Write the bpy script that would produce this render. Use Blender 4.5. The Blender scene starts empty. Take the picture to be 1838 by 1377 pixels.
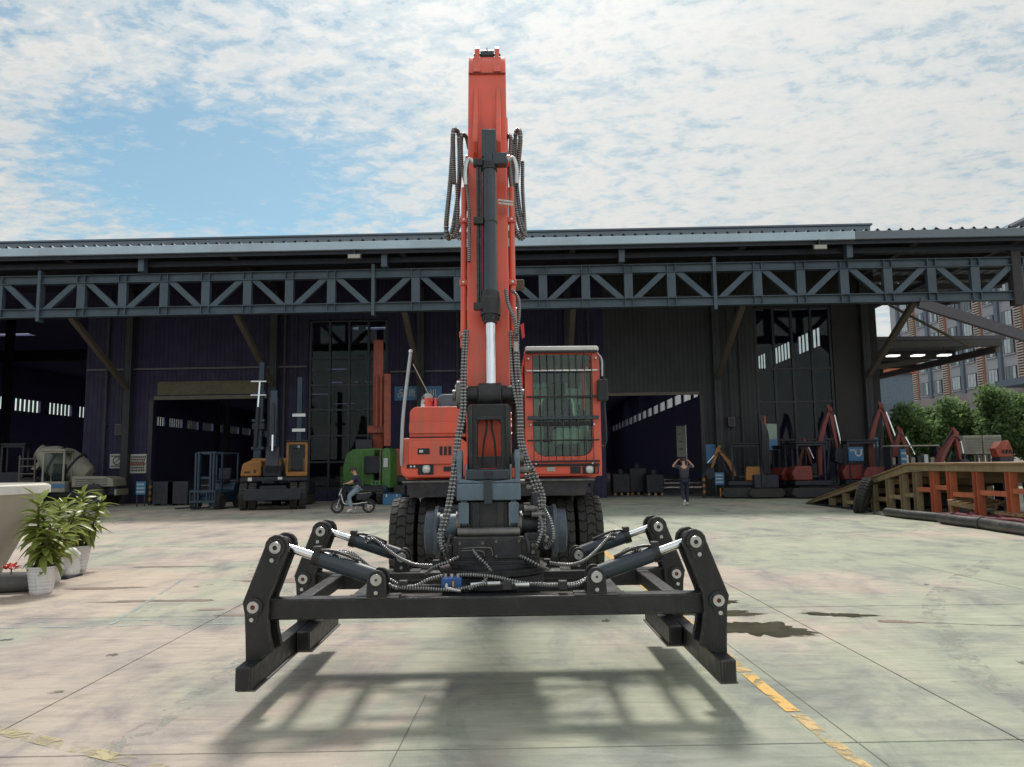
import bpy, bmesh, math, random
from mathutils import Vector, Matrix
R = math.radians
random.seed(7)
SC = bpy.context.scene
COL = SC.collection

# ------------------------------------------------------------------ camera
CAM_H = 1.45
cam_d = bpy.data.cameras.new('camera'); cam = bpy.data.objects.new('camera', cam_d); COL.objects.link(cam)
SC.camera = cam
cam_d.sensor_width = 36.0; cam_d.lens = 36.0 * 1350 / 1838
cam_d.clip_start = 0.05; cam_d.clip_end = 3000
_yaw, _pit, _rol = math.atan(15 / 1350), math.atan(147 / 1350), R(0.75)
_f = Vector((math.sin(_yaw) * math.cos(_pit), math.cos(_yaw) * math.cos(_pit), math.sin(_pit)))
_r0 = Vector((math.cos(_yaw), -math.sin(_yaw), 0)); _u0 = _r0.cross(_f)
_r = math.cos(_rol) * _r0 - math.sin(_rol) * _u0
_u = math.cos(_rol) * _u0 + math.sin(_rol) * _r0
cam.matrix_world = Matrix(((_r.x, _u.x, -_f.x, 0), (_r.y, _u.y, -_f.y, 0), (_r.z, _u.z, -_f.z, CAM_H), (0, 0, 0, 1)))

def at(px, py, Y):
    """photograph pixel + distance along the yard -> world point"""
    d = _f + _r * ((px - 919) / 1350) - _u * ((py - 688.5) / 1350)
    t = Y / d.y
    return Vector((d.x * t, Y, CAM_H + d.z * t))

# ------------------------------------------------------------------ world and sun
SUN_EL, SUN_AZ = 56.0, 1.0          # the sun stands behind the machine, high up
w = bpy.data.worlds.new('World'); SC.world = w; w.use_nodes = True
nt = w.node_tree; N = nt.nodes; L = nt.links
for n in list(N): N.remove(n)
def nd(tree, typ, **kw):
    n = tree.nodes.new(typ)
    for k, v in kw.items():
        if k == 'inp':
            for kk, vv in v.items(): n.inputs[kk].default_value = vv
        else: setattr(n, k, v)
    return n
def math_(tree, op, a, b=None, clamp=False):
    n = tree.nodes.new('ShaderNodeMath'); n.operation = op; n.use_clamp = clamp
    for i, v in enumerate((a, b)):
        if v is None: continue
        if isinstance(v, (int, float)): n.inputs[i].default_value = v
        else: tree.links.new(v, n.inputs[i])
    return n.outputs[0]
def ramp_(tree, fac, stops, interp='LINEAR'):
    n = tree.nodes.new('ShaderNodeValToRGB'); n.color_ramp.interpolation = interp
    e = n.color_ramp.elements
    while len(e) < len(stops): e.new(0.5)
    for i, (p, c) in enumerate(stops):
        e[i].position = p; e[i].color = (*c, 1) if len(c) == 3 else c
    tree.links.new(fac, n.inputs[0]); return n.outputs[0]
def mix_(tree, fac, a, b, blend='MIX'):
    n = tree.nodes.new('ShaderNodeMix'); n.data_type = 'RGBA'; n.blend_type = blend
    for idx, v in ((0, fac), (6, a), (7, b)):
        if isinstance(v, (int, float)): n.inputs[idx].default_value = v
        elif isinstance(v, tuple): n.inputs[idx].default_value = (*v, 1) if len(v) == 3 else v
        else: tree.links.new(v, n.inputs[idx])
    return n.outputs[2]

sky = nd(nt, 'ShaderNodeTexSky', sky_type='NISHITA', sun_disc=False, sun_elevation=R(SUN_EL), sun_rotation=R(SUN_AZ),
         air_density=1.0, dust_density=0.8, ozone_density=1.0)
geo = nd(nt, 'ShaderNodeTexCoord')
sep = nd(nt, 'ShaderNodeSeparateXYZ'); L.new(geo.outputs['Generated'], sep.inputs[0])
zc = math_(nt, 'MAXIMUM', sep.outputs[2], 0.0)
zz = math_(nt, 'ADD', zc, 0.10)
cx = math_(nt, 'DIVIDE', sep.outputs[0], zz); cy = math_(nt, 'DIVIDE', sep.outputs[1], zz)
cmb = nd(nt, 'ShaderNodeCombineXYZ'); L.new(cx, cmb.inputs[0]); L.new(cy, cmb.inputs[1])
def noise(tree, vec, scale, detail, rough, dist=0.0, loc=(0, 0, 0), scl=(1, 1, 1), rot=0.0):
    m = nd(tree, 'ShaderNodeMapping'); m.inputs['Location'].default_value = loc; m.inputs['Scale'].default_value = scl
    m.inputs['Rotation'].default_value = (0, 0, rot)
    tree.links.new(vec, m.inputs[0])
    n = nd(tree, 'ShaderNodeTexNoise', inp={'Scale': scale, 'Detail': detail, 'Roughness': rough, 'Distortion': dist})
    tree.links.new(m.outputs[0], n.inputs['Vector']); return n.outputs[0]
n_big = noise(nt, cmb.outputs[0], 0.9, 3, 0.5, 0.3, loc=(3.1, 1.7, 0))
n_mid = noise(nt, cmb.outputs[0], 3.6, 7, 0.60, 0.5, loc=(0.4, 5.2, 2), rot=0.7, scl=(1, 1.5, 1))
n_fin = noise(nt, cmb.outputs[0], 12.5, 9, 0.66, 0.2, loc=(8, 0, 4), rot=0.6, scl=(1, 1.35, 1))
# one broad clear patch in the cloud sheet, up to the left
dx = math_(nt, 'MULTIPLY', math_(nt, 'SUBTRACT', cx, -0.80), 1.9); dy = math_(nt, 'MULTIPLY', math_(nt, 'SUBTRACT', cy, 1.95), 1.9)
dd = math_(nt, 'SQRT', math_(nt, 'ADD', math_(nt, 'MULTIPLY', dx, dx), math_(nt, 'MULTIPLY', dy, dy)))
hole = math_(nt, 'SUBTRACT', 1.0, dd, True)
cov = math_(nt, 'ADD', math_(nt, 'MULTIPLY', n_big, 0.40), math_(nt, 'MULTIPLY', n_mid, 0.40))
cov = math_(nt, 'ADD', cov, math_(nt, 'MULTIPLY', n_fin, 0.92))
cov = math_(nt, 'ADD', cov, math_(nt, 'MULTIPLY', math_(nt, 'ADD', cx, 0.55, True), 0.17))
cov = math_(nt, 'SUBTRACT', cov, math_(nt, 'MULTIPLY', hole, 0.44))
mask = ramp_(nt, cov, [(0.62, (0.0,) * 3), (0.74, (0.28,) * 3), (0.86, (0.72,) * 3), (1.0, (1, 1, 1))], 'EASE')
sv = Vector((math.sin(R(SUN_AZ)) * math.cos(R(SUN_EL)), math.cos(R(SUN_AZ)) * math.cos(R(SUN_EL)), math.sin(R(SUN_EL))))
dot = nd(nt, 'ShaderNodeVectorMath', operation='DOT_PRODUCT'); L.new(geo.outputs['Generated'], dot.inputs[0]); dot.inputs[1].default_value = sv
glow = ramp_(nt, math_(nt, 'ADD', math_(nt, 'MULTIPLY', dot.outputs['Value'], 0.5), 0.5), [(0.0, (0.88,) * 3), (0.6, (0.86,) * 3), (0.85, (0.60,) * 3), (0.93, (0.70,) * 3), (0.965, (0.86,) * 3), (1.0, (1.60,) * 3)])
puff = ramp_(nt, math_(nt, 'ADD', math_(nt, 'MULTIPLY', n_fin, 0.6), math_(nt, 'MULTIPLY', n_mid, 0.4)), [(0.34, (0.62, 0.73, 0.80)), (0.46, (0.88, 0.93, 0.93)), (0.56, (1.0, 1.0, 0.97)), (0.68, (0.78, 0.84, 0.87))])
ccol = mix_(nt, 1.0, puff, glow, 'MULTIPLY')
skm = nd(nt, 'ShaderNodeVectorMath', operation='SCALE'); L.new(sky.outputs[0], skm.inputs[0]); skm.inputs['Scale'].default_value = 0.093
skt = mix_(nt, 1.0, skm.outputs[0], (0.90, 1.10, 0.98), 'MULTIPLY')
final = mix_(nt, mask, skt, ccol)
bg = nd(nt, 'ShaderNodeBackground', inp={'Strength': 1.0}); L.new(final, bg.inputs[0])
outw = nd(nt, 'ShaderNodeOutputWorld'); L.new(bg.outputs[0], outw.inputs[0])
w.cycles.sampling_method = 'MANUAL'; w.cycles.sample_map_resolution = 512

sun_d = bpy.data.lights.new('sun', 'SUN'); sun = bpy.data.objects.new('sun', sun_d); COL.objects.link(sun)
sun_d.energy = 2.9; sun_d.angle = R(9.0); sun_d.color = (1.0, 0.95, 0.87)     # veiled by thin cloud, so the shadows are soft
sun.rotation_euler = (-sv).to_track_quat('-Z', 'Y').to_euler(); sun.location = (0, 40, 60)

vs = SC.view_settings
vs.view_transform = 'Standard'; vs.look = 'None'; vs.exposure = 0.27; vs.gamma = 1.0; vs.use_curve_mapping = False
SC.render.engine = 'CYCLES'
SC.cycles.use_denoising = True
SC.cycles.max_bounces = 6; SC.cycles.diffuse_bounces = 3; SC.cycles.glossy_bounces = 3; SC.cycles.transmission_bounces = 4
SC.cycles.transparent_max_bounces = 12; SC.cycles.sample_clamp_indirect = 6
SC.cycles.caustics_reflective = False; SC.cycles.caustics_refractive = False

# ------------------------------------------------------------------ materials
MATS = {}
def mat(name, col, rough=0.5, metal=0.0, var=0.12, vscale=6.0, dirt=0.0, dirtcol=(0.30, 0.27, 0.22), bump=0.0, bscale=60.0, coat=0.0, spec=0.5, coords='Object', wear=0.0, wearcol=(0.2, 0.2, 0.2), streak=0.0, ribs=0.0):
    m = bpy.data.materials.new(name); m.use_nodes = True; MATS[name] = m
    t = m.node_tree; b = t.nodes['Principled BSDF']
    tc = nd(t, 'ShaderNodeTexCoord')
    n1 = noise(t, tc.outputs[coords], vscale, 6, 0.6)
    lo = tuple(c * (1 - var) for c in col); hi = tuple(min(1, c * (1 + var)) for c in col)
    c = ramp_(t, n1, [(0.3, lo), (0.7, hi)])
    if dirt > 0:
        n2 = noise(t, tc.outputs[coords], vscale * 0.45, 9, 0.7, 0.4, loc=(3, 1, 7))
        f = ramp_(t, n2, [(0.50, (0, 0, 0)), (0.72, (dirt,) * 3)])
        c = mix_(t, f, c, dirtcol)
    if streak > 0:
        n3 = noise(t, tc.outputs[coords], 14.0, 6, 0.65, 0.2, scl=(1, 1, 0.08))
        n4 = noise(t, tc.outputs[coords], 1.6, 4, 0.6, loc=(2, 4, 1))
        f = math_(t, 'MULTIPLY', ramp_(t, n3, [(0.50, (0, 0, 0)), (0.68, (streak,) * 3)]), ramp_(t, n4, [(0.42, (0, 0, 0)), (0.6, (1, 1, 1))]))
        c = mix_(t, f, c, dirtcol)
    if wear > 0:
        bv = nd(t, 'ShaderNodeBevel', samples=3); bv.inputs['Radius'].default_value = 0.010
        gm_ = nd(t, 'ShaderNodeNewGeometry')
        dp = nd(t, 'ShaderNodeVectorMath', operation='DOT_PRODUCT'); t.links.new(bv.outputs[0], dp.inputs[0]); t.links.new(gm_.outputs['Normal'], dp.inputs[1])
        e_ = math_(t, 'MULTIPLY', math_(t, 'SUBTRACT', 1.0, dp.outputs['Value']), 9.0, True)
        nz = ramp_(t, noise(t, tc.outputs[coords], 26, 6, 0.7), [(0.42, (0, 0, 0)), (0.62, (wear,) * 3)])
        c = mix_(t, math_(t, 'MULTIPLY', e_, nz), c, wearcol)
    t.links.new(c, b.inputs['Base Color'])
    rr = ramp_(t, noise(t, tc.outputs[coords], vscale * 2.3, 5, 0.6, loc=(9, 2, 1)), [(0.3, (max(0.03, rough - 0.10),) * 3), (0.7, (min(1, rough + 0.10),) * 3)])
    t.links.new(rr, b.inputs['Roughness'])
    b.inputs['Metallic'].default_value = metal
    b.inputs['Specular IOR Level'].default_value = spec
    b.inputs['Coat Weight'].default_value = coat; b.inputs['Coat Roughness'].default_value = 0.12
    if ribs > 0:
        wv = nd(t, 'ShaderNodeTexWave', wave_type='BANDS', bands_direction='X', inp={'Scale': ribs, 'Distortion': 0.0, 'Detail': 0.0}); t.links.new(tc.outputs[coords], wv.inputs['Vector'])
        bn = nd(t, 'ShaderNodeBump', inp={'Strength': 0.9, 'Distance': 0.04}); t.links.new(ramp_(t, wv.outputs['Fac'], [(0.75, (0, 0, 0)), (0.9, (1, 1, 1))]), bn.inputs['Height']); t.links.new(bn.outputs[0], b.inputs['Normal'])
    elif bump > 0:
        bn = nd(t, 'ShaderNodeBump', inp={'Strength': bump, 'Distance': 0.01})
        t.links.new(noise(t, tc.outputs[coords], bscale, 4, 0.6), bn.inputs['Height']); t.links.new(bn.outputs[0], b.inputs['Normal'])
    return m
def glass_mat(name, tint, gloss=0.10):
    m = bpy.data.materials.new(name); m.use_nodes = True; MATS[name] = m
    t = m.node_tree; t.nodes.remove(t.nodes['Principled BSDF']); o = t.nodes['Material Output']
    tr = nd(t, 'ShaderNodeBsdfTransparent'); tr.inputs[0].default_value = (*tint, 1)
    gl = nd(t, 'ShaderNodeBsdfGlossy'); gl.inputs['Roughness'].default_value = 0.03; gl.inputs[0].default_value = (0.9, 0.95, 0.93, 1)
    fr = nd(t, 'ShaderNodeLayerWeight', inp={'Blend': 0.5})
    fc = math_(t, 'MULTIPLY', math_(t, 'POWER', fr.outputs['Facing'], 4.0), 0.8)
    mx = nd(t, 'ShaderNodeMixShader'); t.links.new(math_(t, 'ADD', fc, gloss, True), mx.inputs[0])
    t.links.new(tr.outputs[0], mx.inputs[1]); t.links.new(gl.outputs[0], mx.inputs[2]); t.links.new(mx.outputs[0], o.inputs[0])
    return m

mat('orange', (0.76, 0.112, 0.064), 0.40, var=0.09, vscale=3, dirt=0.45, dirtcol=(0.30, 0.16, 0.11), coat=0.12, streak=0.55, wear=0.55, wearcol=(0.30, 0.16, 0.11))
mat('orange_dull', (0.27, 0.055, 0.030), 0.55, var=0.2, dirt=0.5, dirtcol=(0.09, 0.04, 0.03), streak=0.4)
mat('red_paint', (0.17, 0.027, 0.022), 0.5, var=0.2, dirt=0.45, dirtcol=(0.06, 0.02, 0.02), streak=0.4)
mat('black_steel', (0.010, 0.010, 0.012), 0.42, var=0.30, vscale=7, dirt=0.40, dirtcol=(0.050, 0.046, 0.040), bump=0.18, bscale=70, streak=0.3, wear=0.8, wearcol=(0.19, 0.17, 0.15))
mat('worn_steel', (0.16, 0.155, 0.15), 0.42, 0.6, var=0.3, vscale=12, dirt=0.3, dirtcol=(0.05, 0.04, 0.03))
mat('dark_iron', (0.024, 0.024, 0.030), 0.5, 0.2, var=0.35, vscale=10, dirt=0.45, dirtcol=(0.085, 0.075, 0.065), bump=0.15, wear=0.7, wearcol=(0.16, 0.15, 0.14))
mat('navy_steel', (0.022, 0.034, 0.048), 0.33, var=0.15, dirt=0.12, dirtcol=(0.08, 0.08, 0.08), coat=0.2)
mat('blue_grey', (0.115, 0.165, 0.215), 0.48, var=0.15, dirt=0.45, dirtcol=(0.07, 0.075, 0.08), streak=0.4, wear=0.8, wearcol=(0.30, 0.29, 0.28))
mat('chrome', (0.72, 0.74, 0.77), 0.14, 1.0, var=0.05)
mat('bare_metal', (0.55, 0.55, 0.55), 0.30, 0.9, var=0.15)
mat('rubber', (0.026, 0.025, 0.024), 0.78, var=0.25, vscale=14, dirt=0.45, dirtcol=(0.075, 0.07, 0.062), bump=0.15)
mat('hose_rubber', (0.030, 0.030, 0.032), 0.28, var=0.3, vscale=30, spec=0.8, coat=0.4)
mat('hose_rib_glint', (0.36, 0.35, 0.34), 0.38, 0.2, var=0.25, vscale=20)  # pale ring colour painted in for the highlights on hose ribs
mat('rail_drum', (0.050, 0.072, 0.098), 0.42, var=0.2, dirt=0.45, dirtcol=(0.03, 0.03, 0.035), wear=0.8, wearcol=(0.26, 0.25, 0.24))
mat('plain_hose', (0.018, 0.018, 0.02), 0.45, var=0.2)
mat('white_paint_and_glare', (0.74, 0.74, 0.71), 0.5, var=0.06, dirt=0.2)  # white paint, also the sun glare painted on the cab roof
mat('silver_paint', (0.42, 0.44, 0.46), 0.35, 0.4, var=0.1)
mat('lamp_glass', (0.62, 0.63, 0.60), 0.12, 0.3, var=0.1)
mat('blue_valve', (0.02, 0.09, 0.30), 0.4, var=0.2, dirt=0.2)
mat('brass', (0.45, 0.34, 0.14), 0.35, 0.9)
mat('seat_cloth', (0.028, 0.022, 0.020), 0.85, var=0.2, bump=0.2)
mat('seat_blue', (0.022, 0.035, 0.055), 0.8, var=0.2)
mat('cab_lining', (0.26, 0.33, 0.30), 0.6, var=0.1)
mat('red_plastic', (0.5, 0.02, 0.03), 0.4)
mat('truss_blue', (0.060, 0.092, 0.122), 0.55, var=0.16, vscale=1.2, dirt=0.35, dirtcol=(0.045, 0.045, 0.05), streak=0.3)
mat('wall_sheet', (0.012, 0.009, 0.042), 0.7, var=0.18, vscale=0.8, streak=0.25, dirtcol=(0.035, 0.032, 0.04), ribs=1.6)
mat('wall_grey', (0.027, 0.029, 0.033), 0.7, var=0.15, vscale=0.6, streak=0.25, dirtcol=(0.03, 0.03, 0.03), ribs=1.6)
mat('louvre_grey', (0.058, 0.055, 0.055), 0.6, var=0.12, vscale=0.7)
mat('roof_sheet', (0.20, 0.215, 0.23), 0.5, 0.1, var=0.12, vscale=0.5, dirt=0.3, dirtcol=(0.12, 0.10, 0.08))
mat('fascia_grey', (0.42, 0.54, 0.64), 0.5, var=0.10, vscale=0.5, dirt=0.35, dirtcol=(0.22, 0.19, 0.15))
mat('parapet_grey', (0.15, 0.185, 0.22), 0.6, var=0.10, vscale=0.3, dirt=0.3, dirtcol=(0.13, 0.12, 0.11))
mat('strut_dark', (0.085, 0.078, 0.095), 0.6, var=0.12)
mat('soffit', (0.045, 0.042, 0.046), 0.8, var=0.15)
mat('brace_tan', (0.095, 0.080, 0.062), 0.6, var=0.15)
mat('frame_dark', (0.013, 0.013, 0.018), 0.5)
mat('banner_olive', (0.085, 0.075, 0.040), 0.7, var=0.2, vscale=3)
mat('hall_dark', (0.20, 0.18, 0.36), 0.8, var=0.1)
mat('concrete_pale', (0.52, 0.50, 0.45), 0.8, var=0.08, vscale=2, dirt=0.25, dirtcol=(0.36, 0.32, 0.27), bump=0.1)
mat('pot_white', (0.70, 0.70, 0.72), 0.45, var=0.08, dirt=0.35, dirtcol=(0.40, 0.37, 0.32), streak=0.4)
mat('soil', (0.05, 0.035, 0.025), 0.95, bump=0.3)
mat('stone_dark', (0.10, 0.10, 0.10), 0.8, var=0.3, vscale=4, bump=0.3)
mat('bark', (0.10, 0.075, 0.05), 0.9, bump=0.3)
mat('ramp_tan', (0.27, 0.205, 0.115), 0.6, var=0.2, vscale=3, dirt=0.5, dirtcol=(0.10, 0.07, 0.045), streak=0.5, wear=0.7, wearcol=(0.10, 0.06, 0.04))
mat('ramp_orange', (0.48, 0.130, 0.060), 0.6, var=0.2, vscale=3, dirt=0.5, dirtcol=(0.16, 0.07, 0.045), streak=0.5, wear=0.7, wearcol=(0.12, 0.06, 0.04))
mat('ramp_plate', (0.27, 0.17, 0.09), 0.65, 0.1, var=0.25, vscale=2, dirt=0.4, dirtcol=(0.11, 0.07, 0.04))
mat('wood', (0.30, 0.20, 0.11), 0.8, var=0.3, vscale=10)
mat('tarp_maroon', (0.13, 0.025, 0.035), 0.7, var=0.25)
mat('pipe_black', (0.045, 0.045, 0.045), 0.38, var=0.3, vscale=5, dirt=0.4, dirtcol=(0.14, 0.13, 0.12))
mat('yellow_paint', (0.30, 0.125, 0.022), 0.5, var=0.15, dirt=0.4, dirtcol=(0.12, 0.06, 0.03), streak=0.4)
mat('green_paint', (0.055, 0.150, 0.030), 0.5, var=0.2, dirt=0.4, dirtcol=(0.03, 0.05, 0.02), streak=0.4)
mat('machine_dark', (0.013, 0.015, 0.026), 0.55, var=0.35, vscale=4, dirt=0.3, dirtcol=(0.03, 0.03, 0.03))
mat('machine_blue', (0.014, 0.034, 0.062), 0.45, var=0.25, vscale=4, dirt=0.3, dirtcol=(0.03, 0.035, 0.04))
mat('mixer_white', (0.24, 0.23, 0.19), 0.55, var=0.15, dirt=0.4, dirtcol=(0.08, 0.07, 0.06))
mat('sign_white', (0.40, 0.40, 0.36), 0.6, var=0.06)
mat('sign_blue', (0.035, 0.13, 0.26), 0.5, var=0.08)
mat('sign_ink', (0.03, 0.03, 0.035), 0.7)
mat('sign_red', (0.32, 0.04, 0.03), 0.6)
mat('cabinet_blue', (0.06, 0.16, 0.32), 0.5)
mat('office_wall', (0.37, 0.375, 0.395), 0.8, var=0.12, vscale=0.15, dirt=0.3, dirtcol=(0.24, 0.215, 0.20))
mat('office_pier', (0.13, 0.16, 0.20), 0.8, var=0.1, vscale=0.2)
mat('office_orange', (0.42, 0.20, 0.12), 0.6, var=0.1)
mat('slat_pale', (0.52, 0.42, 0.36), 0.6)
mat('office_frame', (0.045, 0.055, 0.065), 0.5)
mat('pane_dark', (0.040, 0.060, 0.075), 0.06, spec=0.9, var=0.2)
mat('pane_curtain', (0.44, 0.48, 0.50), 0.35, var=0.2, vscale=2)
mat('retaining', (0.27, 0.235, 0.225), 0.85, var=0.15, vscale=0.4, dirt=0.4, dirtcol=(0.20, 0.20, 0.20), bump=0.1)
mat('rock', (0.16, 0.145, 0.13), 0.9, var=0.4, vscale=1.5, bump=0.5, bscale=8)
mat('skin', (0.46, 0.25, 0.17), 0.55, var=0.05)
mat('hair', (0.012, 0.010, 0.010), 0.5)
mat('shirt_navy', (0.022, 0.026, 0.055), 0.85, var=0.15)
mat('shirt_grey', (0.040, 0.038, 0.055), 0.85, var=0.15)
mat('jeans_light', (0.20, 0.26, 0.32), 0.85, var=0.15)
mat('jeans_dark', (0.018, 0.022, 0.045), 0.85, var=0.15)
mat('shoe_white', (0.55, 0.54, 0.50), 0.6)
glass_mat('cab_glass', (0.82, 0.94, 0.88), 0.03)
glass_mat('hall_glass', (0.70, 0.75, 0.75), 0.012)

def leaf_mat(name, a, b, trans=0.25, rough=0.38):
    m = bpy.data.materials.new(name); m.use_nodes = True; MATS[name] = m
    t = m.node_tree; p = t.nodes['Principled BSDF']; o = t.nodes['Material Output']
    oi = nd(t, 'ShaderNodeNewGeometry')
    c = ramp_(t, oi.outputs['Random Per Island'], [(0.0, a), (1.0, b)])
    oo = nd(t, 'ShaderNodeObjectInfo')
    hv = nd(t, 'ShaderNodeHueSaturation'); t.links.new(c, hv.inputs['Color'])
    t.links.new(math_(t, 'ADD', math_(t, 'MULTIPLY', oo.outputs['Random'], 0.5), 0.75), hv.inputs['Value'])
    t.links.new(hv.outputs[0], p.inputs['Base Color']); p.inputs['Roughness'].default_value = rough
    tl = nd(t, 'ShaderNodeBsdfTranslucent'); t.links.new(hv.outputs[0], tl.inputs[0])
    mx = nd(t, 'ShaderNodeMixShader'); mx.inputs[0].default_value = trans
    t.links.new(p.outputs[0], mx.inputs[1]); t.links.new(tl.outputs[0], mx.inputs[2]); t.links.new(mx.outputs[0], o.inputs[0])
    return m
leaf_mat('leaf_pot', (0.15, 0.21, 0.035), (0.29, 0.33, 0.09), 0.35)
leaf_mat('leaf_tree', (0.10, 0.18, 0.075), (0.22, 0.32, 0.12), 0.55, 0.7)
leaf_mat('flower_red', (0.55, 0.03, 0.03), (0.65, 0.06, 0.05), 0.2)

def glow_mat(name, col, st):
    m = bpy.data.materials.new(name); m.use_nodes = True; MATS[name] = m
    b = m.node_tree.nodes['Principled BSDF']; b.inputs['Emission Color'].default_value = (*col, 1); b.inputs['Emission Strength'].default_value = st
glow_mat('lamp_on', (1, 1, 0.96), 1.2)
# ------------------------------------------------------------------ mesh helpers
class MB:
    def __init__(s): s.v = []; s.f = []
    def add(s, vs, fs):
        o = len(s.v); s.v += [tuple(v) for v in vs]; s.f += [tuple(i + o for i in f) for f in fs]; return s
    def box(s, c, d, rot=None, taper=None):
        x, y, z = d[0] / 2, d[1] / 2, d[2] / 2
        p = [Vector(q) for q in ((-x, -y, -z), (x, -y, -z), (x, y, -z), (-x, y, -z), (-x, -y, z), (x, -y, z), (x, y, z), (-x, y, z))]
        if taper:
            for q in p[4:]: q.x *= taper[0]; q.y *= taper[1]
        if rot is not None: p = [rot @ q for q in p]
        c = Vector(c)
        return s.add([q + c for q in p], [(3, 2, 1, 0), (4, 5, 6, 7), (0, 1, 5, 4), (1, 2, 6, 5), (2, 3, 7, 6), (3, 0, 4, 7)])
    def bb(s, x0, x1, y0, y1, z0, z1):
        return s.box(((x0 + x1) / 2, (y0 + y1) / 2, (z0 + z1) / 2), (x1 - x0, y1 - y0, z1 - z0))
    def beam(s, a, b, wx, wz, up=(0, 0, 1)):
        a, b = Vector(a), Vector(b); d = b - a; ln = d.length; d.normalize()
        up = Vector(up); sx = d.cross(up)
        if sx.length < 1e-4: sx = d.cross(Vector((1, 0, 0)))
        sx.normalize(); sz = sx.cross(d)
        m = Matrix((sx, d, sz)).transposed()
        return s.box((a + b) / 2, (wx, ln, wz), m)
    def cyl(s, a, b, r0, r1=None, n=16):
        r1 = r0 if r1 is None else r1
        a, b = Vector(a), Vector(b); d = (b - a).normalized()
        u = d.cross(Vector((0, 0, 1)))
        if u.length < 1e-3: u = d.cross(Vector((1, 0, 0)))
        u.normalize(); v = d.cross(u)
        ring = [u * math.cos(2 * math.pi * i / n) + v * math.sin(2 * math.pi * i / n) for i in range(n)]
        vs = [a + q * r0 for q in ring] + [b + q * r1 for q in ring]
        fs = [(i, (i + 1) % n, n + (i + 1) % n, n + i) for i in range(n)] + [tuple(range(n))[::-1], tuple(range(n, 2 * n))]
        return s.add(vs, fs)
    def lathe(s, prof, c, axis='z', n=24, close=False):
        """prof: list of (radius, along)"""
        vs = []; m = len(prof)
        for i in range(n):
            t = 2 * math.pi * i / n; ca, sa = math.cos(t), math.sin(t)
            for r, h in prof:
                p = {'z': (r * ca, r * sa, h), 'x': (h, r * ca, r * sa), 'y': (r * sa, h, r * ca)}[axis]
                vs.append((p[0] + c[0], p[1] + c[1], p[2] + c[2]))
        fs = []
        for i in range(n):
            j = (i + 1) % n
            for k in range(m if close else m - 1):
                l = (k + 1) % m
                fs.append((i * m + k, j * m + k, j * m + l, i * m + l))
        if not close:
            if prof[0][0] > 1e-4: fs.append(tuple(i * m for i in range(n))[::-1])
            if prof[-1][0] > 1e-4: fs.append(tuple(i * m + m - 1 for i in range(n)))
        return s.add(vs, fs)
    def tube(s, pts, r, n=8, rf=None):
        pts = [Vector(p) for p in pts]; m = len(pts)
        t = [(pts[min(i + 1, m - 1)] - pts[max(i - 1, 0)]).normalized() for i in range(m)]
        u = t[0].cross(Vector((0, 0, 1)))
        if u.length < 1e-3: u = t[0].cross(Vector((1, 0, 0)))
        u.normalize(); vs = []
        for i in range(m):
            u = u - t[i] * u.dot(t[i]); u.normalize(); v = t[i].cross(u)
            rr = r * (rf(i, m) if rf else 1.0)
            for k in range(n):
                a = 2 * math.pi * k / n
                vs.append(pts[i] + (u * math.cos(a) + v * math.sin(a)) * rr)
        fs = []
        for i in range(m - 1):
            for k in range(n):
                l = (k + 1) % n
                fs.append((i * n + k, i * n + l, (i + 1) * n + l, (i + 1) * n + k))
        fs += [tuple(range(n))[::-1], tuple((m - 1) * n + k for k in range(n))]
        return s.add(vs, fs)
    def prism(s, poly, axis, a, b):
        """polygon (2d) pushed along axis from a to b; axis x: poly=(y,z), y: (x,z), z: (x,y)"""
        def P(p, h): return {'x': (h, p[0], p[1]), 'y': (p[0], h, p[1]), 'z': (p[0], p[1], h)}[axis]
        n = len(poly); ar = sum(poly[i][0] * poly[(i + 1) % n][1] - poly[(i + 1) % n][0] * poly[i][1] for i in range(n))
        vs = [P(p, a) for p in poly] + [P(p, b) for p in poly]
        fs = [(i, (i + 1) % n, n + (i + 1) % n, n + i) for i in range(n)] + [tuple(range(n))[::-1], tuple(range(n, 2 * n))]
        flip = (ar < 0) != (axis == 'y')
        if flip: fs = [f[::-1] for f in fs]
        return s.add(vs, fs)
    def xf(s, M):
        s.v = [tuple(M @ Vector(v)) for v in s.v]; return s
    def mesh(s, name, material, ang=35):
        me = bpy.data.meshes.new(name); me.from_pydata(s.v, [], s.f)
        if isinstance(material, str): material = MATS[material]
        if material: me.materials.append(material)
        me.polygons.foreach_set('use_smooth', [True] * len(me.polygons))
        me.set_sharp_from_angle(angle=R(ang)); me.update()
        return me
    def build(s, name, material, parent=None, bevel=0.0, ang=35, seg=2):
        o = bpy.data.objects.new(name, s.mesh(name, material, ang)); COL.objects.link(o)
        if parent: o.parent = parent
        if bevel:
            b = o.modifiers.new('bevel', 'BEVEL'); b.width = bevel; b.segments = seg; b.limit_method = 'ANGLE'; b.angle_limit = R(40)
        return o
def fixn(o):
    bm = bmesh.new(); bm.from_mesh(o.data); bmesh.ops.recalc_face_normals(bm, faces=bm.faces); bm.to_mesh(o.data); bm.free(); return o
def tag(o, label=None, cat=None, group=None, kind=None):
    if label: o['label'] = label
    if cat: o['category'] = cat
    if group: o['group'] = group
    if kind: o['kind'] = kind
    return o
def empty(name, loc=(0, 0, 0), rz=0.0):
    o = bpy.data.objects.new(name, None); COL.objects.link(o); o.location = loc; o.rotation_euler = (0, 0, rz)
    o.empty_display_size = 0.2
    return o
KIDS = {}
def copy_tree(o, parent=None):
    c = o.copy(); COL.objects.link(c); c.parent = parent
    for ch in [q for q in bpy.data.objects if q.parent == o]: copy_tree(ch, c)
    return c
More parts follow.
